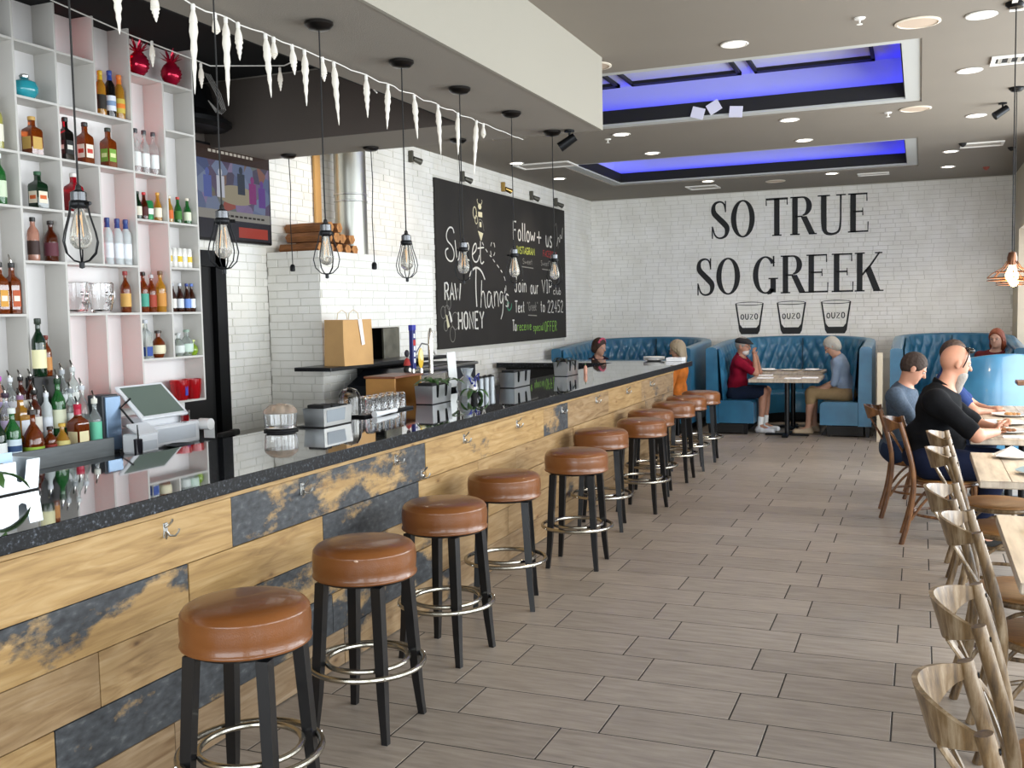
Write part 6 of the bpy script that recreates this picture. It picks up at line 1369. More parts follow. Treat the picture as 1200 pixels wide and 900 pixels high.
def make_chair(w_, sm_):
    t = thing('bistro_chair', 'x', 'chair')
    for s in (-1, 1):
        P = sub([(-.235, s*.19, 0), (-.18, s*.195, .20), (-.152, s*.20, .42), (-.165, s*.205, .58), (-.248, s*.212, .868)], 2)
        MB().tube(P, .0185, 12).build('rear_post', w_, t)
        MB().tube([(.25, s*.185, 0), (.245, s*.185, .25), (.235, s*.185, .44)], [.013, .016, .018], 10).build('front_leg', w_, t)
        MB().cyl((-.2225, s*.212, .835), (-.217, s*.212, .835), .007, n=8).build('screw', blackmetal, t)
        MB().tube(sub3([(.238, s*.185, .18), (.17, s*.17, .34), (.05, s*.165, .415), (-.07, s*.17, .34), (-.172, s*.195, .18)]), .0095, 8).build('bracing_hoop', w_, t)
    # bent top rail bulging backwards
    n = 24; vs = []
    for i in range(n+1):
        f = i/n; y = -.208+.416*f; b = max(0.0, math.sin(PI*f)); x = -.243-.105*b**.62; tilt = .30*b
        h = .014+.042*b**.8; zc = .845-.012*b; tk = .0065
        for dx, dz in ((-tk, -h), (tk, -h), (tk, h), (-tk, h)): vs.append((x+dx-dz*tilt, y, zc+dz))
    mb = MB().add(vs, [(i*4+j, i*4+(j+1) % 4, (i+1)*4+(j+1) % 4, (i+1)*4+j) for i in range(n) for j in range(4)]+[(3, 2, 1, 0), (n*4, n*4+1, n*4+2, n*4+3)])
    mb.build('top_rail', w_, t, angle=50)
    # crossed back slats
    for s in (-1, 1):
        P = sub3([(-.325, s*.12, .80), (-.27, s*.06, .70), (-.215, -s*.02, .60), (-.175, -s*.12, .52), (-.155, -s*.185, .46)])
        MB().tube([(p[0]-.004*s, p[1], p[2]) for p in P], 1, 8, flat=(.014, .006, (1, 0, 0))).build('cross_slat', w_, t)
    MB().lathe([(0, .43), (.205, .43), (.213, .438), (.213, .455), (.200, .462), (0, .458)], 36, c=(.055, 0, 0)).build('seat', sm_, t, angle=40)
    MB().tube([(.04+.20*math.cos(2*PI*i/24), .19*math.sin(2*PI*i/24), .20) for i in range(24)], .010, 8, closed=True).build('ring_stretcher', w_, t)
    MB().tube([(.055+.213*math.cos(2*PI*i/30), .213*math.sin(2*PI*i/30), .432) for i in range(30)], .014, 8, closed=True).build('seat_rim', w_, t)
    return t
def sub3(P, n=2):
    P = [Vector(p) for p in P]
    for _ in range(n):
        q = [P[0]]
        for a, b in zip(P, P[1:]): q += [a*.75+b*.25, a*.25+b*.75]
        q.append(P[-1]); P = q
    return P
_s = sub
def sub(poly, n=2):
    return [tuple(p) for p in sub3(poly, n)] if len(poly[0]) == 3 else _s(poly, n)
ch = make_chair(cw, seat_m)
g = 'bistro chairs along the aisle side of the tables'
CH = [(.36, 2.30, 'nearest bistro chair at the bottom right corner'), (.40, 2.99, 'second bistro chair from the camera, tucked in behind the nearest'), (.44, 4.15, 'third bistro chair, at the table with one plate'), (.39, 4.77, 'fourth bistro chair, just behind the third'),
      (.40, 6.08, 'fifth bistro chair, at the table with blue napkins'), (.41, 6.84, 'sixth bistro chair, right behind the bearded man\'s elbow')]
for k, (x, y, lb) in enumerate(CH):
    o = ch if k == 0 else dup(ch); o.location = (x, y, 0); o.rotation_euler = (0, 0, (.04, -.03, .02, -.05, .06, 0)[k]); o['label'] = lb+', weathered driftwood finish'; o['group'] = g
ch2 = make_chair(cw2, seat_m)
for k, (x, y, rz, lb) in enumerate(((.125, 7.68, 0, 'brown bentwood chair the bearded man in black sits on'), (-.05, 8.58, .05, 'brown bentwood chair the man in the blue t-shirt sits on'), (.12, 9.45, 0, 'brown bentwood chair behind the man in the blue t-shirt'))):
    o = ch2 if k == 0 else dup(ch2); o.location = (x, y, 0); o.rotation_euler = (0, 0, rz); o['label'] = lb; o['group'] = 'brown bentwood chairs of the seated men'

# ---- things on the tables
bn = mat('pale_blue_napkin', '#bcd9e6', .8)
def setting(x, y, z, lb, blue_=False, rz=0):
    plate(x, y, z, 'small white plate '+lb, 'side plates on the tables', .8)
    t = thing('napkin', 'folded '+('pale blue' if blue_ else 'white')+' napkin '+lb, 'napkin', (x+.0, y, z+.014), rz, 'folded napkins on the side plates')
    MB().add([(-.09, -.07, .004), (.09, -.07, .004), (.09, .07, .004), (-.09, .07, .004), (0, 0, .06)], [(3, 2, 1, 0), (0, 1, 4), (1, 2, 4), (2, 3, 4), (3, 0, 4)]).build('folded_cloth', bn if blue_ else nap_m, t, smooth=False)
setting(.52, 6.72, .75, 'at the far side of the table in front of the bearded man'); setting(.60, 6.12, .75, 'at the near side of that table', True, .4); setting(.52, 4.55, .75, 'at the table on the right edge')
for k, (x, y, s_, lb) in enumerate(((.58, 8.05, 1.15, 'large white food plate nearest the bearded man\'s elbow'), (.62, 8.6, 1.25, 'large white food plate in the middle of the table'), (.70, 9.2, 1.1, 'white food plate on the table farther back'))):
    plate(x, y, .75, lb, 'food plates on the table', s_); t = thing('food', ['grilled meat and fries on the plate by the elbow', 'rice and salad on the plate in the middle', 'food on the farther plate'][k], 'food', (x, y, .76), 0, 'plated food')
    mb = MB(); rf = random.Random(k)
    for j in range(9): a = rf.uniform(0, 6.3); r_ = rf.uniform(0, .06); mb.ell((r_*math.cos(a), r_*math.sin(a), .01), (.022, .016, .012), 8, 6)
    o = mb.build('serving', mat('food%d' % k, ('#8a5a38', '#c9b48a', '#a87848')[k], .6, noise=.4, nscale=30), t); o['kind'] = 'stuff'; o.name = 'serving'
t = thing('red_drink', 'glass of red drink with a dark straw on the food table', 'drink', (.80, 8.35, .75)); MB().lathe([(0, 0), (.03, 0), (.038, .15), (.035, .15), (.028, .006), (0, .006)], 20).build('glass_body', glass_m, t); MB().lathe([(0, .007), (.027, .007), (.033, .115), (0, .115)], 18).build('drink', mat('red_orange_drink', '#d8402a', .2), t); MB().cyl((-.01, 0, .02), (-.03, 0, .24), .004, n=6).build('straw', black_m, t)
t = thing('plate_stand', 'tall steel table stand with a round tray at the right edge', 'stand', (.86, 7.95, .75)); MB().lathe([(0, 0), (.07, 0), (.07, .006), (0, .006)], 24).build('base', chrome, t); MB().cyl((0, 0, 0), (0, 0, .24), .010, n=10).build('post', chrome, t); MB().lathe([(0, .235), (.11, .235), (.115, .25), (.11, .25), (0, .242)], 28).build('tray', blackmetal, t)
t = thing('glass_dish', 'clear glass dish with lemons on the steel table stand', 'dish', (.86, 7.95, 1.002)); MB().lathe([(0, 0), (.04, 0), (.075, .05), (.07, .05), (.036, .004), (0, .004)], 22).build('bowl', glass_m, t); MB().ell((.01, 0, .035), (.025, .035, .02), 12, 8).build('lemon', mat('lemon', '#c9d23a', .5), t)
t = thing('serving_board', 'dark wooden serving board raised on a post at the right edge', 'board', (.98, 9.35, .75)); MB().cyl((.05, 0, 0), (.05, 0, .25), .02, n=12).build('post', cw2, t); MB().bbox(-.23, .25, -.12, .12, .25, .285, .006).build('board', cw2, t)
napkin(.66, 7.72, .75, 'rolled white napkin at the near edge of the food table', 'white napkins on the food table', .24, .05)
for k, (x, y, lb) in enumerate(((-1.85, 13.2, 'by the hands of the man in red'), (-1.50, 13.15, 'in the middle of the front booth table'), (-1.30, 13.3, 'on the grey-haired woman\'s side'), (-1.92, 13.7, 'behind the hands of the man in red'))):
    napkin(x, y, .766, 'white folded napkin '+lb, 'white napkins on the front booth table', .2, .12)
for k, (x, y, lb) in enumerate(((-1.95, 14.2, 'left'), (-1.66, 14.25, 'middle'), (-1.36, 14.2, 'right'))): plate(x, y, .801, 'white plate on the rear booth table, '+lb+' one', 'plates on the rear booth table')
for k, (x, y, lb) in enumerate(((-1.95, 14.2, 'left'), (-1.36, 14.2, 'right'))): napkin(x, y, .82, 'white napkin on the '+lb+' plate of the rear booth table', 'napkins on the rear booth plates', .18, .1)
# ================================================================== PEOPLE
class SDF:
    def __init__(s, lo, hi, res):
        s.res = res; s.lo = np.array(lo, float)-3*res; n = np.ceil((np.array(hi)-s.lo)/res).astype(int)+4; s.n = n
        s.F = np.full(n, 1.0, np.float32)
        s.ax = [(s.lo[i]+np.arange(n[i])*res).astype(np.float32) for i in range(3)]
    def _box(s, lo, hi, m):
        i0 = np.clip(((np.array(lo)-m-s.lo)/s.res).astype(int), 0, s.n-1); i1 = np.clip(((np.array(hi)+m-s.lo)/s.res).astype(int)+2, 1, s.n)
        sl = tuple(slice(a, b) for a, b in zip(i0, i1))
        X, Y, Z = np.meshgrid(s.ax[0][sl[0]], s.ax[1][sl[1]], s.ax[2][sl[2]], indexing='ij'); return sl, X, Y, Z
    def _mix(s, sl, d, k):
        f = s.F[sl]
        if k <= 0: s.F[sl] = np.minimum(f, d); return
        h = np.clip(.5+.5*(f-d)/k, 0, 1); s.F[sl] = f*(1-h)+d*h-k*h*(1-h)
    def cap(s, a, b, ra, rb, k=.02):
        a = np.array(a, float); b = np.array(b, float); r = max(ra, rb)
        sl, X, Y, Z = s._box(np.minimum(a, b)-r, np.maximum(a, b)+r, .06+k)
        d = b-a; L = float(d@d) or 1e-9
        t = np.clip(((X-a[0])*d[0]+(Y-a[1])*d[1]+(Z-a[2])*d[2])/L, 0, 1)
        q = np.sqrt((X-a[0]-t*d[0])**2+(Y-a[1]-t*d[1])**2+(Z-a[2]-t*d[2])**2)-(ra+(rb-ra)*t); s._mix(sl, q, k); return s
    def _ell(s, c, rad, Mx, m=.08):
        c = np.array(c, float); r = max(rad); sl, X, Y, Z = s._box(c-r, c+r, m)
        x, y, z = X-c[0], Y-c[1], Z-c[2]; A = np.array(Mx)  # columns are the axes
        u = (x*A[0, 0]+y*A[1, 0]+z*A[2, 0])/rad[0]; v = (x*A[0, 1]+y*A[1, 1]+z*A[2, 1])/rad[1]; w = (x*A[0, 2]+y*A[1, 2]+z*A[2, 2])/rad[2]
        q = np.sqrt(u*u+v*v+w*w)+1e-6; g = np.sqrt((u/rad[0])**2+(v/rad[1])**2+(w/rad[2])**2)+1e-6
        return sl, (q-1)*q/g
    def ell(s, c, rad, Mx=np.eye(3), k=.02):
        sl, d = s._ell(c, rad, Mx); s._mix(sl, d.astype(np.float32), k); return s
    def sub(s, c, rad, Mx=np.eye(3), k=.006):
        sl, d = s._ell(c, rad, Mx, .02); f = s.F[sl]; h = np.clip(.5-.5*(f+d)/k, 0, 1); s.F[sl] = f*(1-h)-d*h+k*h*(1-h); return s
    def cut(s, p, n):
        # keep the side the normal points away from
        p = np.array(p, float); n = np.array(n, float); n /= np.linalg.norm(n)
        d = (s.ax[0][:, None, None]-p[0])*n[0]+(s.ax[1][None, :, None]-p[1])*n[1]+(s.ax[2][None, None, :]-p[2])*n[2]
        s.F = np.maximum(s.F, d.astype(np.float32)); return s
    def mesh(s, name, m):
        F = s.F; n = F.shape; ins = F < 0
        c = [slice(0, -1), slice(1, None)]; cnt = np.zeros(tuple(x-1 for x in n), np.int32); acc = np.zeros(cnt.shape+(3,), np.float32)
        corners = {}
        for i in (0, 1):
            for j in (0, 1):
                for k in (0, 1): corners[(i, j, k)] = F[c[i], c[j], c[k]]
        tot = sum((v < 0).astype(np.int8) for v in corners.values()); act = (tot > 0) & (tot < 8); idx = np.argwhere(act)
        if len(idx) == 0: return None
        V = {q: v[act] for q, v in corners.items()}; P = np.zeros((len(idx), 3)); N = np.zeros(len(idx))
        for q in V:
            for a in range(3):
                if q[a] == 0:
                    r = list(q); r[a] = 1; r = tuple(r); f0, f1 = V[q], V[r]; m_ = (f0 < 0) != (f1 < 0); t = np.where(m_, f0/(f0-f1+1e-12), 0)
                    p = np.array(q, float)[None, :]+np.zeros((len(idx), 3)); p[:, a] += t; P += p*m_[:, None]; N += m_
        P = (idx+P/N[:, None])*s.res+s.lo; vid = -np.ones(act.shape, int); vid[act] = np.arange(len(idx)); faces = []
        for a in range(3):
            b, c_ = (a+1) % 3, (a+2) % 3
            A = [slice(None)]*3; B_ = [slice(None)]*3; A[a] = slice(0, -1); B_[a] = slice(1, None)
            f0, f1 = ins[tuple(A)], ins[tuple(B_)]; e = np.argwhere(f0 != f1)
            e = e[(e[:, b] > 0) & (e[:, c_] > 0) & (e[:, b] < n[b]-1) & (e[:, c_] < n[c_]-1)]
            if len(e) == 0: continue
            q = []
            for db, dc in ((-1, -1), (0, -1), (0, 0), (-1, 0)):
                w = e.copy(); w[:, b] += db; w[:, c_] += dc; q.append(vid[w[:, 0], w[:, 1], w[:, 2]])
            q = np.stack(q, 1); fl = f0[e[:, 0], e[:, 1], e[:, 2]]; q[~fl] = q[~fl][:, ::-1]; faces.append(q)
        fc = np.concatenate(faces); fc = fc[(fc >= 0).all(1)]
        me = bpy.data.meshes.new(name); me.from_pydata(P.tolist(), [], fc.tolist()); me.materials.append(m); me.polygons.foreach_set('use_smooth', [True]*len(me.polygons)); me.update(); return me
def nrm(v): v = np.array(v, float); return v/np.linalg.norm(v)
skin_a = mat('skin_light', '#b98e78', .55, noise=.05, nscale=20); skin_b = mat('skin_ruddy', '#ad7d66', .55, noise=.06, nscale=20)
eye_w = mat('eye_white', '#a89c94', .4); eye_d = mat('eye_iris', '#2a2018', .2); lip_m = mat('lips', '#a05a50', .5)
def person(label, J, cloth, hair, skin=skin_a, res=.010, bulk=1.0, group=None, extra=None, head_s=1.0, lower=True):
    J = {k: np.array(v, float) for k, v in J.items()}
    root = J['pelvis'].copy(); root[2] = 0
    t = thing('person', label, 'person', tuple(root), 0, group)
    up = nrm(J['neck']-J['pelvis']); rt = J['shR']-J['shL']; rt = nrm(rt-up*(rt@up)); fwd = nrm(np.cross(up, rt))
    T = np.stack([rt, fwd, up], 1)
    hf = nrm(J['look']); hu = nrm(J['hup']); hr = nrm(np.cross(hf, hu)); hu = np.cross(hr, hf); Hm = np.stack([hr, hf, hu], 1); hc = J['head']; hs = head_s
    b = bulk
    def torso(s, g=0.0, pel=True):
        if pel: s.ell(J['pelvis'], (.165*b+g, .115*b+g, .11+g), T, .04)
        mid = J['pelvis']*.55+J['neck']*.45
        s.ell(J['pelvis']*.72+J['neck']*.28+fwd*.015*b, (.155*b+g, .115*b*b+g, .13+g), T, .05)
        s.ell(J['pelvis']*.30+J['neck']*.70, (.165*b+g, .105*b+g, .165+g), T, .05)
        for q in ('shL', 'shR'): s.cap(J['neck']-up*.05, J[q], .055*b+g, .052*b+g, .05)
        s.cap(J['neck']-up*.06, J[q if False else 'neck']-up*.0, .07*b+g, .052+g, .03)
    def arm(s, sd, g=0.0, frac=1.0, fore=False):
        a, e, w = J['sh'+sd], J['el'+sd], J['wr'+sd]
        s.cap(a, a+(e-a)*frac, .050*b+g, (.050*b+(.038*b-.050*b)*frac)+g, .03)
        if fore: s.cap(e, w, .038*b+g, .025+g, .02)
    def leg(s, sd, g=0.0, thigh=1.0, shin=0.0):
        h, k, a = J['hip'+sd], J['kn'+sd], J['an'+sd]
        s.cap(h, h+(k-h)*thigh, .085*b+g, (.085+(.056-.085)*thigh)*b+g, .05)
        if shin: s.cap(k, k+(a-k)*shin, .055*b+g, .055*b+(.034-.055*b)*shin+g, .03); 
        if shin == 1.0: s.cap(k*.72+a*.28-nrm(np.array([hf[0], hf[1], 0]))*.012, k*.45+a*.55, .050+g, .038+g, .03)
    keys = [k for k in J if k not in ('look', 'hup')]
    pts = np.array([J[k] for k in keys]); lo, hi = pts.min(0)-.17*b, pts.max(0)+.17*b
    if not lower: lo[2] = J['pelvis'][2]-.14
    S_ = SDF(lo, hi, res); torso(S_)
    # neck and head
    S_.cap(J['neck']-up*.03, hc-hu*.05*hs-hf*.012, .055*(.6+.4*b), .052, .02)
    S_.ell(hc+hu*.02*hs-hf*.008*hs, (.076*hs, .095*hs, .098*hs), Hm, .015)
    S_.ell(hc-hu*.045*hs+hf*.028*hs, (.056*hs, .062*hs, .068*hs), Hm, .025)
    S_.ell(hc-hu*.092*hs+hf*.062*hs, (.026*hs, .022*hs, .020*hs), Hm, .02)
    S_.cap(hc+hf*.088*hs+hu*.012*hs, hc+hf*.108*hs-hu*.026*hs, .009, .013, .012)
    for sg in (-1, 1):
        S_.ell(hc+hr*sg*.079*hs-hf*.008-hu*.008, (.010, .020, .032), Hm, .008)
        S_.sub(hc+hr*sg*.032*hs+hf*.093*hs+hu*.004, (.017, .012, .011), Hm, .01)
        S_.cap(hc+hr*sg*.015+hf*.090*hs+hu*.022, hc+hr*sg*.048+hf*.074*hs+hu*.022, .007, .006, .012)
    S_.sub(hc+hf*.094*hs-hu*.058*hs, (.024, .008, .004), Hm, .006)
    for sd in 'LR':
        arm(S_, sd, 0, 1, True); w = J['wr'+sd]; d = nrm(J['ha'+sd]-w); 
        pn = np.cross(d, rt if abs(d@rt) < .8 else up); pn = nrm(pn); side = np.cross(d, pn)
        S_.ell(w+d*.045, (.040, .018, .048), np.stack([side, pn, d], 1), .012)
        for f in range(4):
            o = side*(-.030+.020*f); L = (.066, .078, .072, .056)[f]; p0 = w+d*.078+o; p1 = p0+(d*.75+pn*.45)*L*.5; p2 = p1+(d*.35+pn*.85)*L*.45
            S_.cap(p0-d*.02, p1, .0095, .0088, .004); S_.cap(p1, p2, .0088, .0072, .004)
        th0 = w+d*.025-side*.036; S_.cap(th0, th0+(d*.5-side*.5+pn*.5)*.045, .012, .010, .006); S_.cap(th0+(d*.5-side*.5+pn*.5)*.045, th0+(d*.9-side*.3+pn*.7)*.065, .010, .008, .005)
        if lower:
            leg(S_, sd, 0, 1, 1.0); a = J['an'+sd]; to = J['to'+sd]; S_.cap(a-np.array([0, 0, .03]), to, .034, .028, .02); S_.cap(a-nrm(to-a)*.03-np.array([0, 0, .04]), a, .030, .034, .02)
    me = S_.mesh('body', skin); o = link('body', me, t); o.location = tuple(-root)
    def part(name, s, m):
        me = s.mesh(name, m)
        if me: q = link(name, me, t); q.location = tuple(-root); return q
    # eyes
    for sg in (-1, 1):
        c = hc+hr*sg*.032*hs+hf*.082*hs+hu*.004; mb = MB().ell(tuple(c-hf*.005-root), (.0115,)*3, 10, 8); e_ = mb.build('eye', eye_w, t)
        MB().ell(tuple(c+hf*.0035-root), (.0055,)*3, 8, 6).build('iris', eye_d, e_)
    # clothing
    s = SDF(lo, hi, res); torso(s, .014)
    for sd in 'LR': arm(s, sd, .013 if cloth['sleeve'] < .9 else .010, cloth['sleeve'], cloth.get('long', False))
    X, Y, Z = np.meshgrid(*s.ax, indexing='ij'); s.F = s.F+(.0026*np.sin(34*X+21*Z+3*np.sin(13*Y))+.0024*np.sin(29*Y-33*Z+2.5*np.sin(17*X+1))).astype(np.float32)
    s.cut(J['neck']+up*cloth.get('collar', .012)-fwd*.0, up+fwd*.35)
    s.cut(J['pelvis']-up*cloth.get('hem', .06), -up)
    part(cloth.get('top', 'shirt'), s, cloth['mat'])
    if cloth.get('collar_mat'):
        s = SDF(J['neck']-.14, J['neck']+.14, min(res, .008)); s.cap(J['neck']-up*.04, J['neck']+up*.03-fwd*.008, .078*b**.5, .066*b**.5, 0); s.cut(J['neck']+up*.03, up+fwd*.4); s.cut(J['neck']-up*.02, -up-fwd*.2); part('collar', s, cloth['collar_mat'])
    if lower and 'pants' in cloth:
        s = SDF(lo, hi, res); s.ell(J['pelvis']-up*.01, (.168*b+.012, .118*b+.012, .115), T, .04)
        for sd in 'LR': leg(s, sd, .016, cloth.get('thigh', 1.0), cloth.get('shin', 0))
        part(cloth.get('bottom', 'trousers'), s, cloth['pants'])
    if lower:
        for sd in 'LR':
            a, to = J['an'+sd], J['to'+sd]
            s = SDF(np.minimum(a, to)-.14, np.maximum(a, to)+.14, min(res, .008)); d = nrm(to-a*[1, 1, 0]-[0, 0, to[2]]) if False else nrm(np.array([to[0]-a[0], to[1]-a[1], 0]))
            g0 = np.array([a[0], a[1], to[2]]); s.cap(g0-d*.035, g0+d*.03+np.array([0, 0, .01]), .042, .044, .02); s.cap(g0+d*.03, to+d*.02, .044, .038, .02); s.cap(g0-d*.02+np.array([0, 0, .02]), a-np.array([0, 0, .0]), .040, .038, .02); s.cut((0, 0, to[2]-.030), (0, 0, -1)); s.cut(a, (0, 0, 1)); part('shoe', s, cloth['shoe'])
            if cloth.get('sock') is not None: s = SDF(a-.2, a+.25, min(res, .008)); k_ = J['kn'+sd]; u_ = nrm(k_-a); s.cap(a-u_*.02, a+u_*.13, .039, .043, 0); s.cut(a+u_*.11, u_); part('sock', s, cloth['sock'])
    # hair
    if hair:
        s = SDF(hc-.22, hc+.22, min(res, .008)); hg = hair.get('g', .012); kind = hair['kind']
        s.ell(hc+hu*.024*hs-hf*.012*hs, (.076*hs+hg, .095*hs+hg, .098*hs+hg), Hm, 0)
        if kind == 'short': s.cut(hc+hf*.062*hs+hu*.035, hf*.9-hu*.55); s.cut(hc-hu*.055-hf*.05, -hu*.85+hf*.5)
        elif kind == 'bob':
            s.ell(hc-hf*.045-hu*.03, (.088*hs+hg, .06, .075), Hm, .03); s.cut(hc+hf*.058*hs+hu*.03, hf*.85-hu*.5); s.cut(hc-hu*.10, -hu)
            s.cut(hc-hu*.03+hf*.03, hf*.8-hu*.6)
        elif kind == 'long':
            s.ell(hc-hf*.05-hu*.07, (.088*hs+hg, .05, .12), Hm, .04); s.cut(hc+hf*.058*hs+hu*.04, hf*.85-hu*.5); s.cut(hc-hu*.02+hf*.045, hf*.9-hu*.4)
        X, Y, Z = np.meshgrid(*s.ax, indexing='ij'); s.F = s.F+(.0022*np.sin(150*X+90*Z)*np.sin(140*Y+60*Z)+.0016*np.sin(230*Y-120*X)).astype(np.float32); part('hair', s, hair['mat'])
    if extra: extra(t, J, hc, Hm, root, hs, part, up, fwd, rt)
    return t
def cloth_mat(n_, c_, ns=.06, stripes=None): return mat(n_, c_, .9, spec=.15, noise=ns, nscale=25, bump=.25, bscale=12)
# --- man in red polo and black cap, sitting left in the middle booth, elbows on the table, facing right (+x)
def ex_cap(t, J, hc, Hm, root, hs, part, up, fwd, rt):
    hr, hf, hu = Hm[:, 0], Hm[:, 1], Hm[:, 2]; s = SDF(hc-.2, hc+.25, .008); s.ell(hc+hu*.055-hf*.006, (.094, .115, .062), Hm, 0); s.ell(hc+hu*.045+hf*.09, (.07, .05, .016), Hm, .02); s.cut(hc+hu*.035, -hu); part('flat_cap', s, mat('black_cap', '#1c1c20', .8))
    s = SDF(hc-.2, hc+.2, .008); s.ell(hc-hu*.078+hf*.045, (.055, .05, .045), Hm, 0); s.ell(hc-hu*.05+hf*.088, (.028, .014, .010), Hm, .01); s.cut(hc-hu*.048, hu); part('beard', s, mat('white_beard', '#cfc9c2', .9, bump=.5, bscale=90))
    glasses(t, hc, Hm, root)
def glasses(t, hc, Hm, root, m_=None):
    hr, hf, hu = Hm[:, 0], Hm[:, 1], Hm[:, 2]; mb = MB()
    for sg in (-1, 1):
        c = hc+hr*sg*.033+hf*.098+hu*.004-root
        mb.tube([tuple(c+hr*.024*math.cos(a)+hu*.018*math.sin(a)) for a in np.linspace(0, 2*PI, 15)[:-1]], .0018, 5, closed=True)
        mb.tube([tuple(hc+hr*sg*.057+hf*.096+hu*.006-root), tuple(hc+hr*sg*.082+hf*.01+hu*.004-root)], .0018, 5)
    mb.build('spectacles', m_ or mat('thin_wire', '#3a3634', .3, .8), t)
redp = cloth_mat('crimson_polo', '#7d1028'); navy = cloth_mat('navy_shorts', '#1c2436'); white_shoe = mat('white_trainer', '#e3e4e6', .5); sock_m = mat('white_sock', '#e9e9e6', .8)
person('elderly man in a crimson polo shirt and black flat cap, hands clasped at his mouth',
 dict(pelvis=(-2.34, 13.80, .54), neck=(-2.25, 13.78, 1.02), head=(-2.22, 13.75, 1.165), look=(.96, -.25, -.12), hup=(.1, 0, 1), shL=(-2.25, 13.96, .955), shR=(-2.25, 13.60, .955), elL=(-2.03, 13.93, .80), elR=(-2.03, 13.62, .80),
      wrL=(-2.05, 13.80, 1.02), wrR=(-2.06, 13.70, 1.02), haL=(-2.08, 13.77, 1.11), haR=(-2.09, 13.73, 1.11), hipL=(-2.32, 13.90, .53), hipR=(-2.32, 13.70, .53), knL=(-1.93, 13.92, .55), knR=(-1.93, 13.68, .55), anL=(-1.95, 13.90, .11), anR=(-1.98, 13.66, .11), toL=(-1.80, 13.86, .035), toR=(-1.83, 13.60, .035)),
 dict(mat=redp, sleeve=.75, collar_mat=redp, pants=navy, thigh=.92, shoe=white_shoe, sock=sock_m, top='polo_shirt', bottom='shorts'), dict(kind='short', mat=mat('grey_hair', '#8f8a84', .8, bump=.4, bscale=90), g=.006), skin_b, .010, extra=ex_cap, bulk=1.02)
# --- grey-haired woman facing left
capri = cloth_mat('tan_capris', '#8f7858'); greyt = cloth_mat('grey_blue_top', '#7f8ea2')
person('woman with short grey hair in a grey-blue top and tan capris looking down',
 dict(pelvis=(-.88, 13.80, .54), neck=(-1.0, 13.78, 1.02), head=(-1.07, 13.77, 1.155), look=(-.80, -.12, -.58), hup=(-.55, 0, .83), shL=(-.99, 13.62, .95), shR=(-.99, 13.95, .95), elL=(-1.03, 13.62, .68), elR=(-1.03, 13.97, .68),
      wrL=(-1.22, 13.70, .60), wrR=(-1.22, 13.88, .60), haL=(-1.30, 13.74, .60), haR=(-1.30, 13.84, .60), hipL=(-.90, 13.70, .53), hipR=(-.90, 13.90, .53), knL=(-1.33, 13.70, .54), knR=(-1.33, 13.92, .54), anL=(-1.36, 13.66, .10), anR=(-1.30, 13.90, .10), toL=(-1.50, 13.60, .035), toR=(-1.46, 13.86, .035)),
 dict(mat=greyt, sleeve=1.0, pants=capri, thigh=1.0, shin=.25, shoe=mat('tan_shoe', '#a8947a', .6), top='top', bottom='capris', hem=.09), dict(kind='bob', mat=mat('silver_hair', '#a8a398', .7, bump=.5, bscale=80), g=.012), skin_a, .010, extra=lambda t, J, hc, Hm, root, hs, part, up, fwd, rt: glasses(t, hc, Hm, root))
# --- woman with flower headband at the left booth
def ex_fl(t, J, hc, Hm, root, hs, part, up, fwd, rt):
    hr, hf, hu = Hm[:, 0], Hm[:, 1], Hm[:, 2]; mb = MB(); rn = random.Random(2)
    for k in range(7):
        a = -1.0+k*.33; c = hc+hr*.088*math.sin(a)+hu*(.11*math.cos(a)+.018)+hf*.03-root; mb.ell(tuple(c), (.018, .018, .018), 8, 6)
    o = mb.build('flower_band', mat('pink_flower', '#c2506a', .6), t)
person('woman with brown hair and a pink flower headband beyond the bar',
 dict(pelvis=(-4.30, 13.72, .54), neck=(-4.24, 13.66, 1.02), head=(-4.21, 13.62, 1.165), look=(.9, -.3, -.2), hup=(.1, 0, 1), shL=(-4.20, 13.82, .95), shR=(-4.28, 13.48, .95), elL=(-4.02, 13.84, .76), elR=(-4.08, 13.44, .76), wrL=(-3.86, 13.72, .80), wrR=(-3.88, 13.56, .80), haL=(-3.78, 13.68, .80), haR=(-3.80, 13.60, .80),
      hipL=(-4.28, 13.82, .53), hipR=(-4.28, 13.62, .53), knL=(-3.90, 13.82, .54), knR=(-3.90, 13.60, .54), anL=(-3.9, 13.82, .1), anR=(-3.9, 13.6, .1), toL=(-3.76, 13.8, .035), toR=(-3.76, 13.58, .035)),
 dict(mat=cloth_mat('dark_plum_top', '#2c2230'), sleeve=.5, pants=navy, shin=.9, shoe=mat('tan_shoe', '#a8947a', .6), top='top'), dict(kind='bob', mat=mat('dark_brown_hair', '#3a261c', .6, bump=.5, bscale=80), g=.014), skin_a, .012, extra=ex_fl)
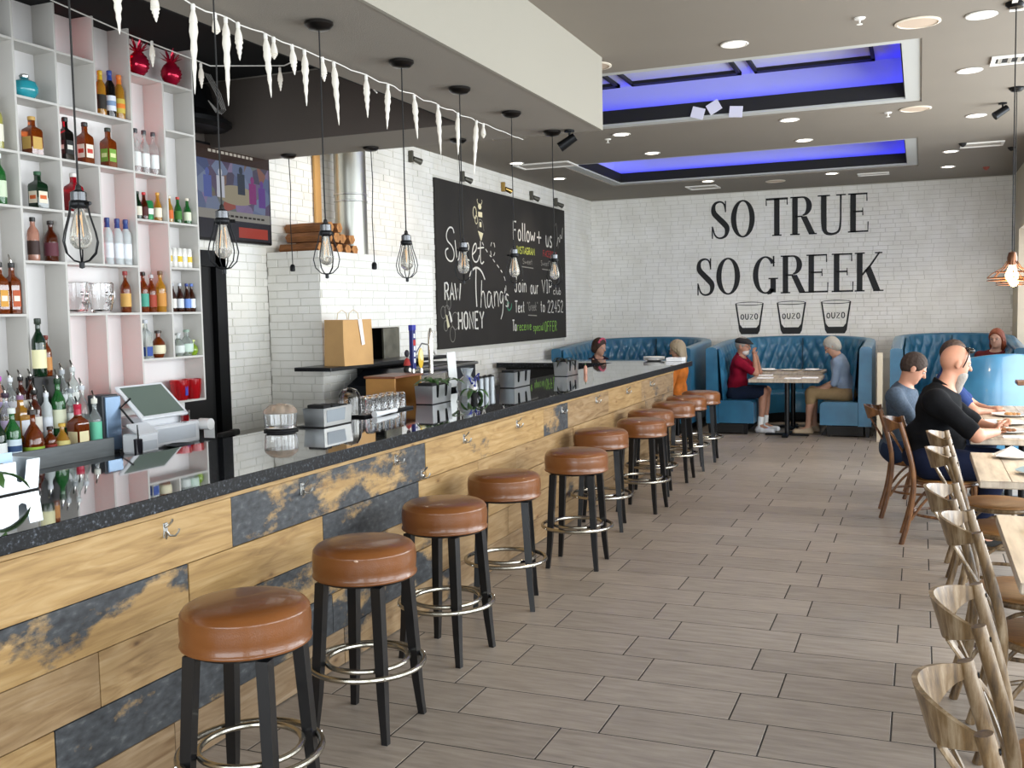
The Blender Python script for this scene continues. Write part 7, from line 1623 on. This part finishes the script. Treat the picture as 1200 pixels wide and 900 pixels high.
# --- woman in orange at the end of the bar
def ex_bag(t, J, hc, Hm, root, hs, part, up, fwd, rt): glasses(t, hc, Hm, root)
person('woman with grey-blonde hair in an orange top beside the end of the bar',
 dict(pelvis=(-2.98, 13.15, .50), neck=(-2.93, 13.02, 1.0), head=(-2.95, 12.99, 1.15), look=(-.9, .1, -.25), hup=(-.15, 0, 1), shL=(-2.94, 12.84, .93), shR=(-2.94, 13.20, .93), elL=(-3.0, 12.78, .68), elR=(-3.0, 13.24, .68), wrL=(-3.18, 12.88, .62), wrR=(-3.18, 13.12, .62), haL=(-3.26, 12.9, .62), haR=(-3.26, 13.1, .62),
      hipL=(-3.0, 13.05, .49), hipR=(-3.0, 13.25, .49), knL=(-3.40, 13.0, .52), knR=(-3.40, 13.2, .52), anL=(-3.4, 13.0, .1), anR=(-3.4, 13.2, .1), toL=(-3.53, 13.0, .035), toR=(-3.53, 13.2, .035)),
 dict(mat=mat('orange_patterned_top', '#b8651c', .8, noise=.3, nscale=12, bump=.2, bscale=15), sleeve=1.0, long=True, pants=navy, shin=.9, shoe=mat('tan_shoe', '#a8947a', .6), top='top', hem=.1), dict(kind='long', mat=mat('ash_blonde_hair', '#9a8a72', .6, bump=.5, bscale=70), g=.016), skin_a, .011, extra=ex_bag)
t = thing('orange_seat', 'small dark stool under the woman in orange', 'stool', (-2.98, 13.12, 0)); MB().lathe([(0, .36), (.16, .36), (.17, .385), (0, .39)], 24).build('seat', blue, t); MB().lathe([(.03, 0), (.03, .36)], 16).build('post', blackmetal, t)
# --- younger man in the blue-grey t-shirt
person('young man with short dark hair in a slate blue t-shirt leaning over his plate',
 dict(pelvis=(-0.170, 8.60, 0.540), neck=(-0.110, 8.58, 1.040), head=(-0.045, 8.56, 1.185), look=(.86, .12, -.50), hup=(.45, 0, .9), shL=(-0.160, 8.78, 0.970), shR=(-0.180, 8.38, 0.970), elL=(0.090, 8.88, 0.770), elR=(0.000, 8.30, 0.730), wrL=(0.290, 8.78, 0.770), wrR=(0.250, 8.42, 0.770), haL=(0.370, 8.72, 0.770), haR=(0.330, 8.48, 0.770),
      hipL=(-0.150, 8.71, 0.520), hipR=(-0.150, 8.49, 0.520), knL=(0.250, 8.74, 0.540), knR=(0.250, 8.46, 0.540), anL=(0.230, 8.74, 0.100), anR=(0.230, 8.46, 0.100), toL=(0.370, 8.74, 0.035), toR=(0.370, 8.46, 0.035)),
 dict(mat=mat('slate_tshirt', '#3b4857', .85, noise=.25, nscale=60, bump=.25, bscale=12), sleeve=.68, pants=cloth_mat('dark_jeans', '#1f2a3f'), shin=.95, shoe=black_m, top='t_shirt'), dict(kind='short', mat=mat('cropped_dark_hair', '#2e2018', .8, bump=.5, bscale=110), g=.007), skin_b, .009, bulk=1.02)
# --- bearded bald man
def ex_bald(t, J, hc, Hm, root, hs, part, up, fwd, rt):
    hr, hf, hu = Hm[:, 0], Hm[:, 1], Hm[:, 2]; s = SDF(hc-.28, hc+.22, .008)
    s.ell(hc-hu*.075+hf*.045, (.060, .058, .055), Hm, 0); s.ell(hc-hu*.15+hf*.055, (.042, .035, .075), Hm, .04); s.cut(hc-hu*.046, hu+hf*.1); part('beard', s, mat('grey_beard', '#8d8780', .9, bump=.6, bscale=70))
    mb = MB(); P = []
    for a in np.linspace(-PI*.62, PI*.62, 25): P.append(tuple(hc+hr*math.sin(a)*.089+hu*(.118*math.cos(a)*.85+.018)+hf*(.035+.02*math.cos(a))-root))
    mb.tube(P, 1, 8, flat=(.007, .004, tuple(hf))); mb.build('sunglasses_arm', black_m, t)
    for sg in (-1, 1): MB().ell(tuple(hc+hr*sg*.036+hu*.104+hf*.066-root), (.030, .014, .020), 14, 8).build('sunglass_lens', mat('smoked_lens', '#181410', .08), t)
blackpolo = cloth_mat('black_polo', '#0b0c0f')
person('large bald man with a long grey beard, black polo shirt and sunglasses on his head',
 dict(pelvis=(.05, 7.70, .60), neck=(.16, 7.72, 1.10), head=(.235, 7.76, 1.27), look=(.93, .30, -.22), hup=(.15, 0, 1), shL=(.10, 7.97, 1.02), shR=(.10, 7.47, 1.02), elL=(.40, 8.02, .80), elR=(.36, 7.40, .80), wrL=(.52, 7.86, .80), wrR=(.50, 7.62, .80), haL=(.55, 7.78, .86), haR=(.50, 7.70, .84),
      hipL=(.08, 7.83, .58), hipR=(.08, 7.57, .58), knL=(.50, 7.86, .56), knR=(.50, 7.52, .56), anL=(.44, 7.86, .11), anR=(.36, 7.5, .11), toL=(.60, 7.86, .035), toR=(.52, 7.5, .035)),
 dict(mat=blackpolo, sleeve=.86, collar_mat=blackpolo, pants=cloth_mat('indigo_jeans', '#11172b'), shin=.95, shoe=black_m, top='polo_shirt', hem=.10), None, skin_b, .009, bulk=1.30, head_s=1.06, extra=ex_bald)
# --- dark haired diner behind him
person('diner with thick dark brown hair half hidden behind the bald man',
 dict(pelvis=(0.150, 9.45, 0.545), neck=(0.240, 9.47, 1.085), head=(0.275, 9.50, 1.240), look=(.9, .3, -.15), hup=(.1, 0, 1), shL=(0.220, 9.65, 1.015), shR=(0.220, 9.27, 1.015), elL=(0.450, 9.72, 0.785), elR=(0.430, 9.22, 0.785), wrL=(0.570, 9.60, 0.765), wrR=(0.570, 9.36, 0.765), haL=(0.630, 9.55, 0.785), haR=(0.630, 9.42, 0.785),
      hipL=(0.170, 9.56, 0.525), hipR=(0.170, 9.34, 0.525), knL=(0.550, 9.58, 0.550), knR=(0.550, 9.32, 0.550), anL=(0.490, 9.58, 0.100), anR=(0.490, 9.32, 0.100), toL=(0.630, 9.58, 0.035), toR=(0.630, 9.32, 0.035)),
 dict(mat=cloth_mat('blue_collared_shirt', '#2a3a66'), sleeve=.7, collar_mat=cloth_mat('blue_collared_shirt', '#2a3a66'), pants=navy, shin=.95, shoe=black_m), dict(kind='short', mat=mat('thick_brown_hair', '#2f2019', .7, bump=.5, bscale=90), g=.016), skin_b, .011)
# --- red-haired woman at the far right
person('red-haired woman facing the room at the far right',
 {k: (tuple(np.array(v)+np.array((.01, 1.62, -.052 if k[:2] not in ('kn', 'an', 'to') else 0))) if k not in ('look', 'hup') else v) for k, v in dict(pelvis=(.86, 12.3, .58), neck=(.87, 12.28, 1.13), head=(.875, 12.25, 1.285), look=(-.35, -.93, -.05), hup=(0, 0, 1), shL=(1.04, 12.22, 1.06), shR=(.70, 12.32, 1.06), elL=(1.08, 12.1, .80), elR=(.62, 12.2, .80), wrL=(1.0, 11.95, .80), wrR=(.74, 12.0, .80), haL=(.94, 11.9, .80), haR=(.8, 11.93, .80),
      hipL=(.96, 12.27, .56), hipR=(.76, 12.3, .56), knL=(.96, 11.9, .56), knR=(.76, 11.9, .56), anL=(.96, 11.88, .1), anR=(.76, 11.88, .1), toL=(.96, 11.75, .035), toR=(.76, 11.75, .035)).items()},
 dict(mat=cloth_mat('dark_red_top', '#5a2426'), sleeve=.6, pants=navy, shin=.95, shoe=black_m, top='top'), dict(kind='long', mat=mat('auburn_hair', '#7a3a1e', .6, bump=.5, bscale=80), g=.014), skin_a, .011)
